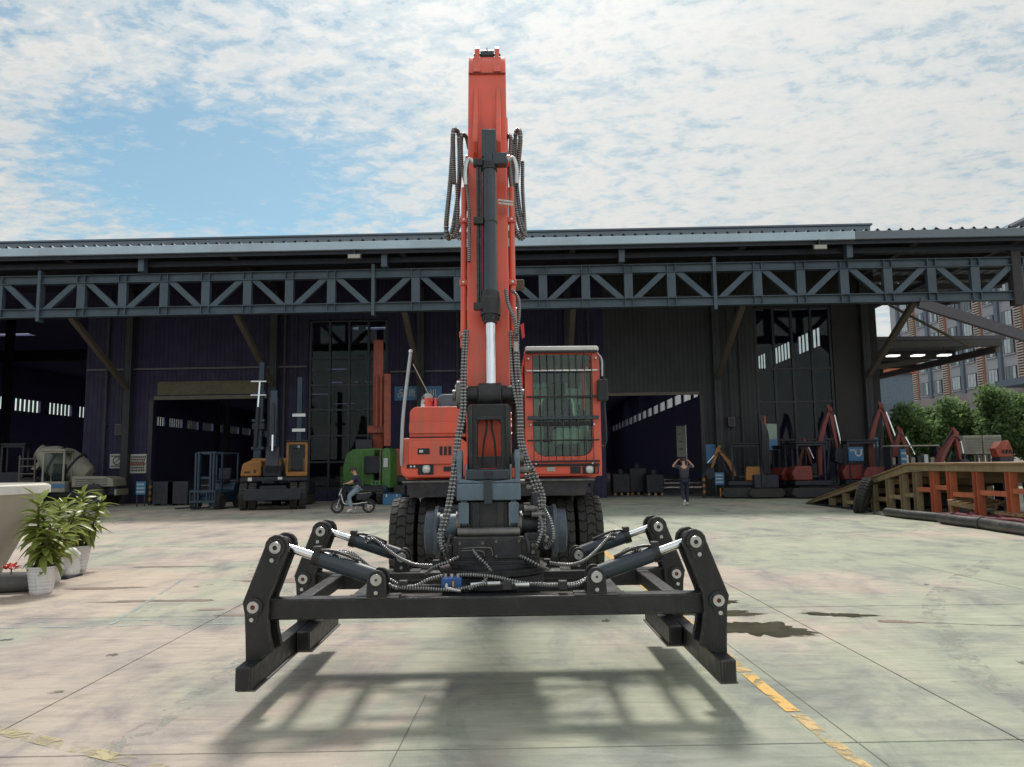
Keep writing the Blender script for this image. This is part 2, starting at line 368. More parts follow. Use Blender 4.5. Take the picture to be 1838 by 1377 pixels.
def spline(pts, step=0.012):
    """Catmull-Rom through pts, sampled evenly"""
    P = [Vector(p) for p in pts]; P = [P[0] * 2 - P[1]] + P + [P[-1] * 2 - P[-2]]
    out = []
    for i in range(1, len(P) - 2):
        n = max(2, int((P[i + 1] - P[i]).length / step))
        for k in range(n):
            t = k / n; a, b, c, d = P[i - 1], P[i], P[i + 1], P[i + 2]
            out.append(0.5 * ((2 * b) + (c - a) * t + (2 * a - 5 * b + 4 * c - d) * t * t + (3 * b - a - 3 * c + d) * t ** 3))
    out.append(P[-2]); return out
def hose(pts, r, parent, name='hose', material='hose_rubber', rib=0.13, pitch=0.018, n=8):
    """hydraulic hose in a ribbed spiral sleeve"""
    sp = spline(pts, pitch / 4)
    if rib:
        mb = MB().tube(sp, r, n, lambda i, m: 1 + (rib if (i // 2) % 2 else -rib)); o = mb.build(name, material, parent, ang=50)
        o.data.materials.append(MATS['hose_rib_glint'])
        idx = [0] * len(o.data.polygons); nq = (len(sp) - 1) * n
        for i in range(len(sp) - 1):
            if (i % 4) == 2:  # these rings carry the painted rib highlight
                for k in range(n): idx[i * n + k] = 1
        o.data.polygons.foreach_set('material_index', idx)
        return o
    return MB().tube(sp, r, n, (lambda i, m: 1 + (rib if i % 2 else -rib)) if rib else None).build(name, material, parent, ang=60 if not rib else 20)
def local(M_inv, p): return M_inv @ Vector(p)
# ================================================================== the yard
def concrete_mat():
    m = bpy.data.materials.new('yard_concrete'); m.use_nodes = True; MATS['yard'] = m
    t = m.node_tree; b = t.nodes['Principled BSDF']
    g = nd(t, 'ShaderNodeNewGeometry'); P = g.outputs['Position']
    n1 = noise(t, P, 0.30, 7, 0.62, 0.8, loc=(2.2, 0.6, 0))
    n2 = noise(t, P, 1.3, 9, 0.68, 0.5, scl=(1.0, 0.55, 1))
    n3 = noise(t, P, 12, 9, 0.76, 0.4, scl=(0.16, 1.0, 1))
    n4 = noise(t, P, 4.5, 9, 0.75, 0.8, loc=(5, 9, 0))
    n5 = noise(t, P, 140, 4, 0.7)
    n6 = noise(t, P, 0.8, 8, 0.7, 1.2, loc=(7, 3, 1))
    sx_ = nd(t, 'ShaderNodeSeparateXYZ'); t.links.new(P, sx_.inputs[0])
    n1 = math_(t, 'ADD', n1, math_(t, 'MAXIMUM', math_(t, 'MINIMUM', math_(t, 'MULTIPLY', sx_.outputs[0], -0.020), 0.05), -0.07))
    base = ramp_(t, n1, [(0.40, (0.350, 0.366, 0.290)), (0.49, (0.375, 0.370, 0.305)), (0.545, (0.435, 0.372, 0.322)), (0.66, (0.450, 0.376, 0.325))])
    grey = ramp_(t, n2, [(0.28, (0.46, 0.47, 0.52)), (0.40, (0.76, 0.77, 0.82)), (0.50, (0.98, 0.98, 0.97)), (0.68, (1.14, 1.13, 1.10))])
    c = mix_(t, 1.0, base, grey, 'MULTIPLY')
    brush = ramp_(t, n3, [(0.25, (0.66,) * 3), (0.45, (0.94,) * 3), (0.55, (1.02,) * 3), (0.75, (1.22,) * 3)])
    c = mix_(t, 1.0, c, brush, 'MULTIPLY')
    grain = ramp_(t, n5, [(0.25, (0.68,) * 3), (0.5, (1.0,) * 3), (0.8, (1.18,) * 3)])
    c = mix_(t, 0.8, c, grain, 'MULTIPLY')
    spot = ramp_(t, n4, [(0.28, (0.50, 0.49, 0.47)), (0.37, (1, 1, 1))])
    c = mix_(t, 0.85, c, spot, 'MULTIPLY')
    stain = ramp_(t, n6, [(0.33, (0.70, 0.73, 0.80)), (0.44, (0.90, 0.91, 0.95)), (0.50, (1, 1, 1))])
    c = mix_(t, 0.8, c, stain, 'MULTIPLY')
    oi = nd(t, 'ShaderNodeObjectInfo')
    sl = ramp_(t, oi.outputs['Random'], [(0.0, (0.93, 0.94, 0.95)), (1.0, (1.04, 1.03, 1.0))])
    c = mix_(t, 1.0, c, sl, 'MULTIPLY')
    c = mix_(t, 1.0, c, (0.94, 0.945, 0.94), 'MULTIPLY')
    t.links.new(c, b.inputs['Base Color'])
    t.links.new(ramp_(t, n2, [(0.3, (0.72,) * 3), (0.7, (0.9,) * 3)]), b.inputs['Roughness'])
    b.inputs['Specular IOR Level'].default_value = 0.25
    bn = nd(t, 'ShaderNodeBump', inp={'Strength': 0.55, 'Distance': 0.008}); t.links.new(n3, bn.inputs['Height']); t.links.new(bn.outputs[0], b.inputs['Normal'])
    return m
concrete_mat()
mat('joint_dirt', (0.045, 0.043, 0.036), 0.95, var=0.3, vscale=2)
ground = MB().bb(-900, 900, -600, 1500, -0.30, -0.020).build('ground', 'joint_dirt'); tag(ground, 'dark earth bed under the concrete yard', kind='structure')
yard = empty('concrete_yard'); tag(yard, 'pale concrete yard of large cast slabs with dark joints', kind='structure')
xs = [-2.855 + 5.515 * k for k in range(-12, 13)]
ys = [-3.25 + 3.655 * k for k in range(0, 11)]
for i in range(len(xs) - 1):
    for j in range(len(ys) - 1):
        x0, x1, y0, y1 = xs[i] + 0.005, xs[i + 1] - 0.005, ys[j] + 0.005, ys[j + 1] - 0.005
        o = MB().bb(x0, x1, y0, y1, -0.15, 0.0).build('slab', 'yard', yard, bevel=0.004 if abs(x0) < 9 and y0 < 12 else 0)
# the floor goes on inside the hall and behind the right-hand side as one cast sheet
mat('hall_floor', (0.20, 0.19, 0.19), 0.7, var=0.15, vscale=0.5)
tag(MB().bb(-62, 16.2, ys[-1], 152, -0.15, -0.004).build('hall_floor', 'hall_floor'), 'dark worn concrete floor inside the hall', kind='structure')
tag(MB().bb(16.21, 120, ys[-1], 140, -0.15, -0.006).build('side_yard', 'yard'), 'concrete ground beside the hall', kind='structure')

def paint_mat(name, col, wear):
    m = bpy.data.materials.new(name); m.use_nodes = True; MATS[name] = m
    t = m.node_tree; b = t.nodes['Principled BSDF']; o = t.nodes['Material Output']
    g = nd(t, 'ShaderNodeNewGeometry'); P = g.outputs['Position']
    n = noise(t, P, 5, 9, 0.75, 0.5); f = ramp_(t, n, [(wear - 0.07, (0, 0, 0)), (wear + 0.07, (1, 1, 1))])
    b.inputs['Base Color'].default_value = (*col, 1); b.inputs['Roughness'].default_value = 0.75
    tr = nd(t, 'ShaderNodeBsdfTransparent'); mx = nd(t, 'ShaderNodeMixShader')
    t.links.new(f, mx.inputs[0]); t.links.new(tr.outputs[0], mx.inputs[1]); t.links.new(b.outputs[0], mx.inputs[2]); t.links.new(mx.outputs[0], o.inputs[0])
paint_mat('line_yellow', (0.58, 0.36, 0.10), 0.44)
paint_mat('line_worn', (0.50, 0.36, 0.16), 0.50)
paint_mat('line_blue', (0.33, 0.38, 0.38), 0.52)
paint_mat('tyre_mark', (0.29, 0.285, 0.255), 0.57)
paint_mat('oil_stain', (0.085, 0.08, 0.07), 0.50)
paint_mat('line_faint', (0.38, 0.33, 0.19), 0.52)
def strip(name, a, b, w, m, z=0.004):
    a, b = Vector((*a, 0)), Vector((*b, 0)); d = (b - a).normalized(); s = Vector((-d.y, d.x, 0)) * w / 2
    n = max(1, int((b - a).length / 0.5)); vs = []
    for i in range(n + 1):
        p = a.lerp(b, i / n); vs += [(p.x + s.x, p.y + s.y, z), (p.x - s.x, p.y - s.y, z)]
    return MB().add(vs, [(2 * i, 2 * i + 1, 2 * i + 3, 2 * i + 2) for i in range(n)]).build(name, m)
tag(strip('painted_line', (1.655, 7.9), (1.655, 5.95), 0.08, 'line_yellow'), 'yellow painted line under the right grab arm', kind='structure')
tag(strip('painted_line', (1.655, 5.35), (1.665, 4.55), 0.085, 'line_yellow'), 'bright yellow painted dash in front of the right grab arm', kind='structure')
tag(strip('painted_line', (1.67, 4.5), (1.71, 3.0), 0.08, 'line_worn'), 'worn yellow line at the bottom right', kind='structure')
tag(strip('painted_line', (1.655, 5.95), (1.655, 5.40), 0.10, 'line_worn'), 'worn yellow line between two yellow dashes', kind='structure')
tag(strip('painted_line', (1.64, 14.5), (1.65, 8.1), 0.10, 'line_yellow'), 'yellow painted line beside the right wheels', kind='structure')
tag(strip('painted_line', (-3.1, 4.58), (-1.4, 3.72), 0.10, 'line_faint'), 'faded yellow stripe at the bottom left', kind='structure')
tag(strip('painted_line', (-9.0, 7.20), (-0.05, 7.36), 0.035, 'line_blue'), 'thin blue line across the yard', kind='structure')
tag(strip('painted_line', (-9.0, 7.42), (-2.0, 7.58), 0.025, 'line_blue'), 'second thin blue line across the yard', kind='structure')
tag(strip('painted_line', (-3.72, 7.25), (-4.30, 10.3), 0.05, 'line_blue', 0.005), 'thin blue line running away towards the pots', kind='structure')
mat('sawcut', (0.17, 0.16, 0.135), 0.9)
tag(strip('saw_cut', (1.765, 6.6), (1.83, 3.0), 0.005, 'sawcut', 0.003), 'fine saw cut beside the yellow line', kind='structure')
tag(strip('saw_cut', (5.68, 11.0), (5.80, 7.75), 0.010, 'sawcut', 0.003), 'fine saw cut at the far right', kind='structure')
tag(strip('saw_cut', (-0.52, 5.0), (-0.62, 3.0), 0.005, 'sawcut', 0.003), 'fine saw cut at the bottom middle', kind='structure')
def crack(pts, w, label):
    rnd = random.Random(len(label)); out = []
    for i in range(len(pts) - 1):
        a, b = Vector((*pts[i], 0)), Vector((*pts[i + 1], 0)); n = max(2, int((b - a).length / 0.06))
        for k in range(n): out.append(a.lerp(b, k / n) + Vector((rnd.uniform(-.012, .012), rnd.uniform(-.012, .012), 0)))
    vs = []
    for p in out:
        h = w * rnd.uniform(0.3, 1.0) / 2; vs += [(p.x, p.y + h, 0.003), (p.x, p.y - h, 0.003)]
    tag(MB().add(vs, [(2 * i, 2 * i + 1, 2 * i + 3, 2 * i + 2) for i in range(len(out) - 1)]).build('crack', 'sawcut'), label, kind='structure')
crack([(2.9, 7.55), (3.5, 6.95), (4.3, 6.75), (5.4, 6.55)], 0.018, 'crack running right from the puddle')
crack([(2.7, 7.75), (3.6, 7.72), (5.2, 7.66)], 0.012, 'dark crack along the joint at the right')
# puddles and wet stains left by the rain
def wet_mat(name, col, rough, edge):
    m = mat(name, col, rough, var=0.35, vscale=2.5, spec=0.6); t = m.node_tree; b = t.nodes['Principled BSDF']; o = t.nodes['Material Output']
    tc = nd(t, 'ShaderNodeTexCoord'); g = nd(t, 'ShaderNodeNewGeometry')
    d = nd(t, 'ShaderNodeVectorMath', operation='DISTANCE'); t.links.new(tc.outputs['Generated'], d.inputs[0]); d.inputs[1].default_value = (0.5, 0.5, 0.5)
    dz = nd(t, 'ShaderNodeSeparateXYZ'); t.links.new(tc.outputs['Generated'], dz.inputs[0])
    cb = nd(t, 'ShaderNodeCombineXYZ'); t.links.new(dz.outputs[0], cb.inputs[0]); t.links.new(dz.outputs[1], cb.inputs[1]); cb.inputs[2].default_value = 0.5
    t.links.new(cb.outputs[0], d.inputs[0])
    q = math_(t, 'ADD', d.outputs['Value'], math_(t, 'MULTIPLY', math_(t, 'SUBTRACT', noise(t, g.outputs['Position'], 6, 8, 0.7), 0.5), 0.55))
    f = ramp_(t, q, [(edge - 0.10, (1, 1, 1)), (edge + 0.04, (0, 0, 0))])
    tr = nd(t, 'ShaderNodeBsdfTransparent'); mx = nd(t, 'ShaderNodeMixShader'); t.links.new(f, mx.inputs[0]); t.links.new(tr.outputs[0], mx.inputs[1]); t.links.new(b.outputs[0], mx.inputs[2]); t.links.new(mx.outputs[0], o.inputs[0])
    return m
wet_mat('wet', (0.085, 0.080, 0.055), 0.10, 0.52); wet_mat('damp', (0.17, 0.125, 0.09), 0.5, 0.46)
def puddle(cx, cy, rx, ry, seed, m, label, rot=0.0, name='puddle', group=None):
    rnd = random.Random(seed); n = 96; ph = [rnd.uniform(0, 6.28) for _ in range(6)]
    vs = [(cx, cy, 0.0032)]
    for i in range(n):
        a = 2 * math.pi * i / n
        k = 1 + 0.22 * math.sin(2 * a + ph[0]) + 0.16 * math.sin(3 * a + ph[1]) + 0.14 * math.sin(5 * a + ph[2]) + 0.10 * math.sin(9 * a + ph[3]) + 0.08 * math.sin(14 * a + ph[4]) + 0.05 * math.sin(21 * a + ph[5])
        x, y = rx * k * math.cos(a), ry * k * math.sin(a)
        vs.append((cx + x * math.cos(rot) - y * math.sin(rot), cy + x * math.sin(rot) + y * math.cos(rot), 0.003))
    tag(MB().add(vs, [(0, 1 + i, 1 + (i + 1) % n) for i in range(n)]).build(name, m), label, group=group, kind='structure')
puddle(2.18, 6.75, 0.42, 0.34, 3, 'wet', 'dark puddle right of the front grab arm', -0.35)
puddle(2.05, 7.45, 0.42, 0.14, 5, 'wet', 'narrow puddle behind the right grab arm', 0.1)
puddle(2.15, 8.05, 0.35, 0.10, 6, 'wet', 'small far puddle near the yellow line')
puddle(3.15, 7.30, 0.30, 0.10, 8, 'wet', 'small puddle right of the slab joint', -0.3)
puddle(3.55, 6.95, 0.22, 0.06, 9, 'damp', 'damp trail on the crack', -0.2)
puddle(-4.05, 8.62, 0.55, 0.075, 11, 'damp', 'brown damp streak on the left', 0.1)
puddle(-3.45, 8.62, 0.22, 0.07, 12, 'damp', 'small damp spot on the left')
puddle(-3.05, 8.05, 0.12, 0.06, 13, 'damp', 'tiny damp spot left of the grab')
puddle(-2.35, 7.75, 0.40, 0.10, 14, 'damp', 'damp patch behind the left grab arm')
puddle(-5.0, 9.6, 0.5, 0.10, 15, 'damp', 'damp patch beside the pots')
puddle(-5.1, 11.6, 0.45, 0.10, 16, 'damp', 'damp patch behind the pots')
puddle(-2.9, 10.0, 0.5, 0.18, 17, 'damp', 'damp patch left of the rear grab arm')

def arc_strip(name, pts, w, m, label, z):
    sp_ = spline([(x, y, z) for x, y in pts], 0.15); vs = []
    for i, q in enumerate(sp_):
        d = (sp_[min(i + 1, len(sp_) - 1)] - sp_[max(i - 1, 0)]).normalized(); s = Vector((-d.y, d.x, 0)) * w / 2
        vs += [tuple(q + s), tuple(q - s)]
    tag(MB().add(vs, [(2 * i, 2 * i + 1, 2 * i + 3, 2 * i + 2) for i in range(len(sp_) - 1)]).build(name, m), label, kind='structure')
TM = [([(2.9, 3.2), (3.3, 5.5), (4.6, 8.2), (7.0, 11.0)], .20), ([(-4.2, 14), (-3.6, 11.0), (-2.4, 8.6), (-2.0, 6.0), (-2.1, 3.4)], .16), ([(-9, 15), (-3, 14.2), (3, 14.6), (9, 16)], .24)]
for k, (pp, ww) in enumerate(TM): arc_strip('tyre_mark', pp, ww, 'tyre_mark', ('faint tyre mark curving away at the right', 'faint tyre mark running past the left grab arm', 'faint tyre mark across the yard near the canopy shadow')[k], 0.0012 + .0001 * k)
ro = random.Random(31)
for k in range(26):
    x, y = ro.uniform(-5.5, 6.5), ro.uniform(3.3, 12); puddle(x, y, ro.uniform(.015, .07), ro.uniform(.012, .05), 40 + k, 'oil_stain', 'small dark oil drip on the concrete', name='oil_drip', group='oil drips on the yard')
# ================================================================== the factory hall
HALL_Y, HALL_RZ = 28.4, R(-2.06)
hall = empty('factory_hall', (0, HALL_Y, 0), HALL_RZ)
tag(hall, 'long dark factory hall with a blue steel truss canopy across its front', 'factory hall')
def hp(name, mb, m, parent=None, **k): return mb.build(name, m, parent or hall, **k)
FY = 4.6
# facade pieces
WALL = [(-62.0, -30.0, 0, 11.4), (-18.9, -15.75, 0, 11.4), (-15.75, -10.67, 4.6, 11.4), (-10.67, -8.86, 0, 11.4), (-8.86, -5.3, 8.05, 11.4), (-8.86, -5.3, 0, 0.5),
        (-5.3, 4.26, 0, 11.4), (4.26, 8.39, 4.5, 11.4), (8.39, 10.9, 0, 11.4), (10.9, 14.3, 8.3, 11.4), (10.9, 14.3, 0, 0.4)]
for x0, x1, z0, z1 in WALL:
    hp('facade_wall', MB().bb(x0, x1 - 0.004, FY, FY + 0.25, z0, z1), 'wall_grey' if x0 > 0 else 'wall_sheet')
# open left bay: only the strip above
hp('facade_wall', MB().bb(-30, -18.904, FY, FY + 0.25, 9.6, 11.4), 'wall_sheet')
# ribbed corner panel
vs = []; n = 44; x0, x1 = 14.3, 16.2
for i in range(n + 1):
    x = x0 + (x1 - x0) * i / n
    for dx, dy in ((0, 0), (0.010, -0.03), (0.024, -0.03), (0.034, 0)): vs.append((x + dx, FY + dy))
mb = MB(); V = [];
for (x, y) in vs: V += [(x, y, 0), (x, y, 9.9)]
mb.add(V, [(2 * i, 2 * i + 2, 2 * i + 3, 2 * i + 1) for i in range(len(vs) - 1)])
mb.bb(14.3, 16.24, FY + 0.004, FY + 0.25, 0, 9.9)
hp('ribbed_wall_panel', mb, 'louvre_grey', ang=10)
# side walls with a clerestory of open panes, back wall and roof of the deep hall
def side_wall(x, th, y0, y1, zlo, zhi, bay, gap, label):
    hp('side_wall', MB().bb(x, x + th, y0, y1, 0, zlo), 'hall_dark')
    hp('side_wall', MB().bb(x, x + th, y0, y1, zhi, 11.6), 'hall_dark')
    y = y0; k = 0
    while y < y1 - 0.1:
        ye = min(y + gap, y1)
        hp('clerestory_pier', MB().bb(x, x + th, y, ye, zlo, zhi), 'hall_dark'); y += bay
        fr = MB()
        for q in range(1, 6):
            yy = ye + (bay - gap) * q / 6
            if yy < y1: fr.bb(x + 0.02, x + th - 0.02, yy - 0.03, yy + 0.03, zlo, zhi)
        if ye < y1 - 0.5: hp('clerestory_frame', fr, 'frame_dark')
side_wall(16.12, 0.10, FY + 0.26, 112, 7.45, 8.45, 4.6, 1.3, 'r')
side_wall(-49.0, 0.3, FY + 0.26, 122, 7.35, 8.55, 5.2, 1.4, 'l')
hp('back_wall', MB().bb(-49, 16.2, 112.01, 112.4, 0, 11.6), 'hall_dark')
# hall roof in sheets with a few rooflight slots
SLOT = [(25.5, 26.4), (36, 36.9), (48, 48.9), (60, 61), (74, 75), (90, 91)]
cuts = [4.87] + [q for s in SLOT for q in s] + [112.0]
for a, b in zip(cuts[0::2], cuts[1::2]):
    hp('hall_roof', MB().bb(-49, 16.2, a, b, 11.6, 11.75), 'hall_dark')
for a, b in SLOT:
    for (p, q) in ((-49, -40), (-36, -31), (-27, -23), (-21.5, -20), (-18, -12), (-6, -1), (4, 8), (13, 16.2)):
        hp('roof_strip', MB().bb(p, q, a, b, 11.6, 11.75), 'hall_dark')
# inner columns and a crane beam
for k, (x, y) in enumerate([(x, y) for x in (-32, -24.5, -9.5, 2.0) for y in (18, 34, 50, 68)]):
    hp('inner_column', MB().bb(x - .2, x + .2, y - .2, y + .2, 0, 11.58), 'machine_dark')
hp('crane_beam', MB().bb(-48.6, 15.9, 21, 21.5, 8.9, 9.6), 'machine_dark')
# parapet of the hall above the canopy
hp('parapet', MB().bb(-62, 16.25, FY - 0.02, FY + 0.3, 11.41, 11.86), 'parapet_grey')
hp('parapet_face', MB().bb(-62, 16.22, FY - 0.05, FY - 0.025, 9.9, 11.84), 'parapet_grey')
hp('parapet_cap', MB().bb(-62, 16.32, FY - 0.10, FY + 0.4, 11.87, 11.95), 'office_pier')
# door head bands, jambs and banner
hp('door_head', MB().bb(-15.75, -10.67, FY - 0.06, FY - 0.003, 4.55, 4.72), 'brace_tan')
hp('door_head', MB().bb(4.26, 8.39, FY - 0.06, FY - 0.003, 4.42, 4.55), 'brace_tan')
hp('door_frame', MB().bb(-15.95, -15.755, FY - 0.08, FY - 0.003, 0, 4.54), 'frame_dark')
hp('door_frame', MB().bb(8.395, 8.56, FY - 0.08, FY - 0.003, 0, 4.41), 'frame_dark')
# glazing: every pane its own piece
def glazing(xs, zs, glass):
    for i in range(len(xs) - 1):
        for j in range(len(zs) - 1):
            hp('pane', MB().bb(xs[i] + .03, xs[i + 1] - .03, FY + .10, FY + .115, zs[j] + .03, zs[j + 1] - .03), glass)
    for x in xs: hp('mullion', MB().bb(x - .05, x + .05, FY + .04, FY + .17, zs[0], zs[-1]), 'frame_dark')
    for z in zs:
        for i in range(len(xs) - 1): hp('transom', MB().bb(xs[i] + .052, xs[i + 1] - .052, FY + .05, FY + .16, z - .04, z + .04), 'frame_dark')
glazing([10.97, 11.75, 12.55, 13.4, 14.22], [0.46, 2.4, 4.05, 5.5, 8.24], 'hall_glass')
glazing([-8.79, -7.92, -7.05, -6.18, -5.37], [0.56, 1.7, 2.85, 4.0, 5.1, 6.3, 7.98], 'hall_glass')
# canopy columns and knee braces
KX = [-23.3, -16.85, -10.35, -3.8, 2.7, 9.15, 15.62]
for x in KX:
    hp('canopy_column', MB().bb(x - .16, x + .16, FY - .34, FY - .01, 0, 9.4), 'wall_grey', bevel=0.01)
    hp('knee_brace', MB().beam((x, 0.05, 7.42), (x, FY - .30, 5.08), 0.20, 0.20), 'brace_tan')
# truss
ZB0, ZB1, ZT0, ZT1 = 7.40, 7.74, 8.72, 9.05
def ibeam(x0, x1, z0, z1):
    b = MB(); b.bb(x0, x1, -.03, .03, z0 + .026, z1 - .026); b.bb(x0, x1, -.15, .15, z0, z0 + .025); b.bb(x0, x1, -.15, .15, z1 - .025, z1); return b
PT = 1.635; X0 = -16.43
ch = [-34.0] + [X0 + PT * k for k in (-1, 7, 15)] + [24.7]
for a, b in zip(ch[:-1], ch[1:]):
    hp('top_chord', ibeam(a + .012, b - .012, ZT0, ZT1), 'truss_blue'); hp('bottom_chord', ibeam(a + .012, b - .012, ZB0, ZB1), 'truss_blue')
for k in range(-10, 26):
    x = X0 + PT * k
    if k in (-1, 7, 15):
        hp('splice_plate', MB().bb(x - .06, x + .06, -.17, .17, ZB0 - .16, ZT1 + .20), 'truss_blue')
    else:
        hp('truss_post', MB().bb(x - .16, x + .16, -.10, .10, ZB1 + .002, ZT0 - .002), 'truss_blue')
        for s in (-1, 1):
            hp('stiffener', MB().bb(x + s * .15 - .012, x + s * .15 + .012, -.148, -.032, ZB0 + .027, ZB1 - .027), 'truss_blue')
            hp('stiffener', MB().bb(x + s * .15 - .012, x + s * .15 + .012, -.148, -.032, ZT0 + .027, ZT1 - .027), 'truss_blue')
    if k < 24:
        xa, xb = x + .30, x + PT - .30
        za, zb = (ZT0 - .01, ZB1 + .01) if k % 2 == 0 else (ZB1 + .01, ZT0 - .01)
        hp('truss_diagonal', MB().prism([(xa - .16, za), (xa + .16, za), (xb + .16, zb), (xb - .16, zb)], 'y', -.08, .08), 'truss_blue')
hp('end_column', MB().bb(19.25, 19.6, -.17, .17, 7.2, 9.28), 'soffit', bevel=.01)
hp('end_column', MB().bb(24.3, 24.65, -.16, .16, 0, 9.28), 'soffit', bevel=.01)
# posts between the truss and the roof edge, and the strut below the right end
for x in (-22.7, -13.9, -4.5, 4.55, 13.1):
    hp('roof_post', MB().bb(x - .11, x + .11, -.48, -.16, 9.06, 9.98), 'truss_blue')
hp('side_strut', MB().beam((15.75, -.02, 7.36), (24.3, -.02, 4.35), 0.20, 0.38), 'strut_dark')
hp('tie_rod', MB().cyl((16.3, 3.5, 8.05), (19.6, 3.5, 6.15), 0.06, n=8), 'brace_tan')
hp('edge_beam', MB().bb(-34, 24.7, -.14, .14, 9.30, 9.52), 'machine_dark')
# canopy roof: corrugated sheets, purlins, gutter
def corr(x0, x1, y0, y1, z, pitch=0.43):
    prof = []
    x = x0
    while x < x1 - pitch * .5:
        prof += [(x, z), (x + pitch * .62, z), (x + pitch * .74, z + .085), (x + pitch * .84, z + .085)]; x += pitch
    prof.append((x1, z))
    V = []
    for (px, pz) in prof: V += [(px, y0, pz), (px, y1, pz)]
    n = len(prof); b = MB()
    b.add(V, [(2 * i, 2 * i + 2, 2 * i + 3, 2 * i + 1) for i in range(n - 1)])
    V2 = [(vx, vy, vz - .012) for vx, vy, vz in V]
    b.add(V2, [(2 * i + 1, 2 * i + 3, 2 * i + 2, 2 * i) for i in range(n - 1)]); 
    return b
hp('roof_sheet', corr(-34, 16.4, -.72, FY - .06, 9.99), 'roof_sheet', ang=10)
for k in range(9):
    hp('roof_sheet', corr(16.42, 24.0, -.72 + 1.45 * k, .69 + 1.45 * k, 9.99), 'roof_sheet', ang=10)
for y in (0.9, 2.3, 3.7): hp('purlin', MB().bb(-34, 16.4, y - .06, y + .06, 9.72, 9.98), 'soffit')
for k in range(7): hp('purlin', MB().bb(16.42, 24, .9 + 1.8 * k - .06, .9 + 1.8 * k + .06, 9.72, 9.98), 'soffit')
for x in KX[1:] + [19.4, 23.0]: hp('rafter', MB().bb(x - .10, x + .10, -.45, FY - .06 if x < 16.3 else 12.4, 9.53, 9.715), 'soffit')
hp('gutter', MB().bb(-34, 13.2, -.80, -.66, 9.66, 9.97), 'fascia_grey', bevel=.015)
hp('gutter', MB().bb(13.204, 24.05, -.80, -.66, 9.66, 9.97), 'parapet_grey', bevel=.015)
hp('gutter_back', MB().bb(-34, 21.6, -.655, -.60, 9.52, 9.96), 'machine_dark')
# lamps under the gutter
for x in (-5.55, 11.85):
    o = hp('lamp_box', MB().bb(x - .26, x + .26, -.90, -.81, 9.26, 9.46), 'brace_tan', bevel=.02)
    hp('lamp_lens', MB().bb(x - .22, x + .22, -.915, -.902, 9.29, 9.43), 'sign_white', o)
    hp('bracket', MB().bb(x - .03, x + .03, -.82, -.66, 9.44, 9.66), 'frame_dark', o)

# ---------------- writing on the hall: strokes built as thin raised bars
GLY = {  # simple stroke sets on a 0..1 square
 '口': [(.1, .1, .1, .9), (.9, .1, .9, .9), (.1, .9, .9, .9), (.1, .1, .9, .1)],
 '品': [(.28, .58, .28, .95), (.72, .58, .72, .95), (.28, .95, .72, .95), (.28, .58, .72, .58), (.05, .05, .05, .42), (.42, .05, .42, .42), (.05, .42, .42, .42), (.05, .05, .42, .05),
        (.58, .05, .58, .42), (.95, .05, .95, .42), (.58, .42, .95, .42), (.58, .05, .95, .05)],
 '质': [(.15, .1, .2, .9), (.2, .9, .85, .95), (.2, .7, .9, .7), (.55, .9, .5, .55), (.35, .2, .35, .55), (.35, .55, .8, .55), (.8, .2, .8, .55), (.57, .45, .45, .1), (.6, .2, .85, .05)],
 '工': [(.15, .88, .85, .88), (.5, .88, .5, .12), (.05, .12, .95, .12)],
 '安': [(.5, 1, .5, .85), (.1, .8, .9, .8), (.1, .65, .1, .8), (.9, .65, .9, .8), (.45, .75, .25, .35), (.25, .35, .8, .05), (.65, .55, .2, .05), (.05, .5, .95, .5)],
 '全': [(.5, .95, .05, .55), (.5, .95, .95, .55), (.25, .5, .75, .5), (.5, .5, .5, .1), (.2, .3, .8, .3), (.05, .08, .95, .08)],
 '生': [(.3, .95, .1, .6), (.2, .7, .85, .7), (.5, 1, .5, .1), (.2, .4, .8, .4), (.05, .08, .95, .08)],
 '产': [(.5, 1, .5, .88), (.1, .85, .9, .85), (.3, .8, .35, .65), (.7, .8, .65, .65), (.15, .6, .9, .6), (.15, .6, .05, .05)],
 '机': [(.25, 1, .25, 0), (.05, .7, .45, .7), (.25, .65, .05, .3), (.25, .6, .45, .4), (.55, .85, .55, .3), (.55, .3, .45, .05), (.55, .85, .8, .85), (.8, .85, .8, .15), (.8, .1, .98, .15)],
}
def writing(text, x0, z0, h, y, parent, m, gap=1.12, wt=.055):
    for i, chx in enumerate(text):
        b = MB()
        for (a, c, d, e) in GLY[chx]:
            p, q = Vector((x0 + (i * gap + a) * h, y, z0 + c * h)), Vector((x0 + (i * gap + d) * h, y, z0 + e * h))
            b.beam(p, q, wt * h * 1.6, 0.008, up=(0, -1, 0))
        b.build('character', m, parent)
bn = hp('banner', MB().bb(-15.6, -10.75, FY - .075, FY - .062, 4.76, 5.36), 'banner_olive')
writing('安全生产质工机产安全', -15.3, 4.88, .36, FY - .082, bn, 'brace_tan')
sg = hp('sign_board', MB().bb(-5.0, -2.9, FY - .045, FY - .01, 4.36, 4.98), 'sign_blue')
writing('品质工机', -4.85, 4.50, .36, FY - .052, sg, 'sign_white', 1.28)
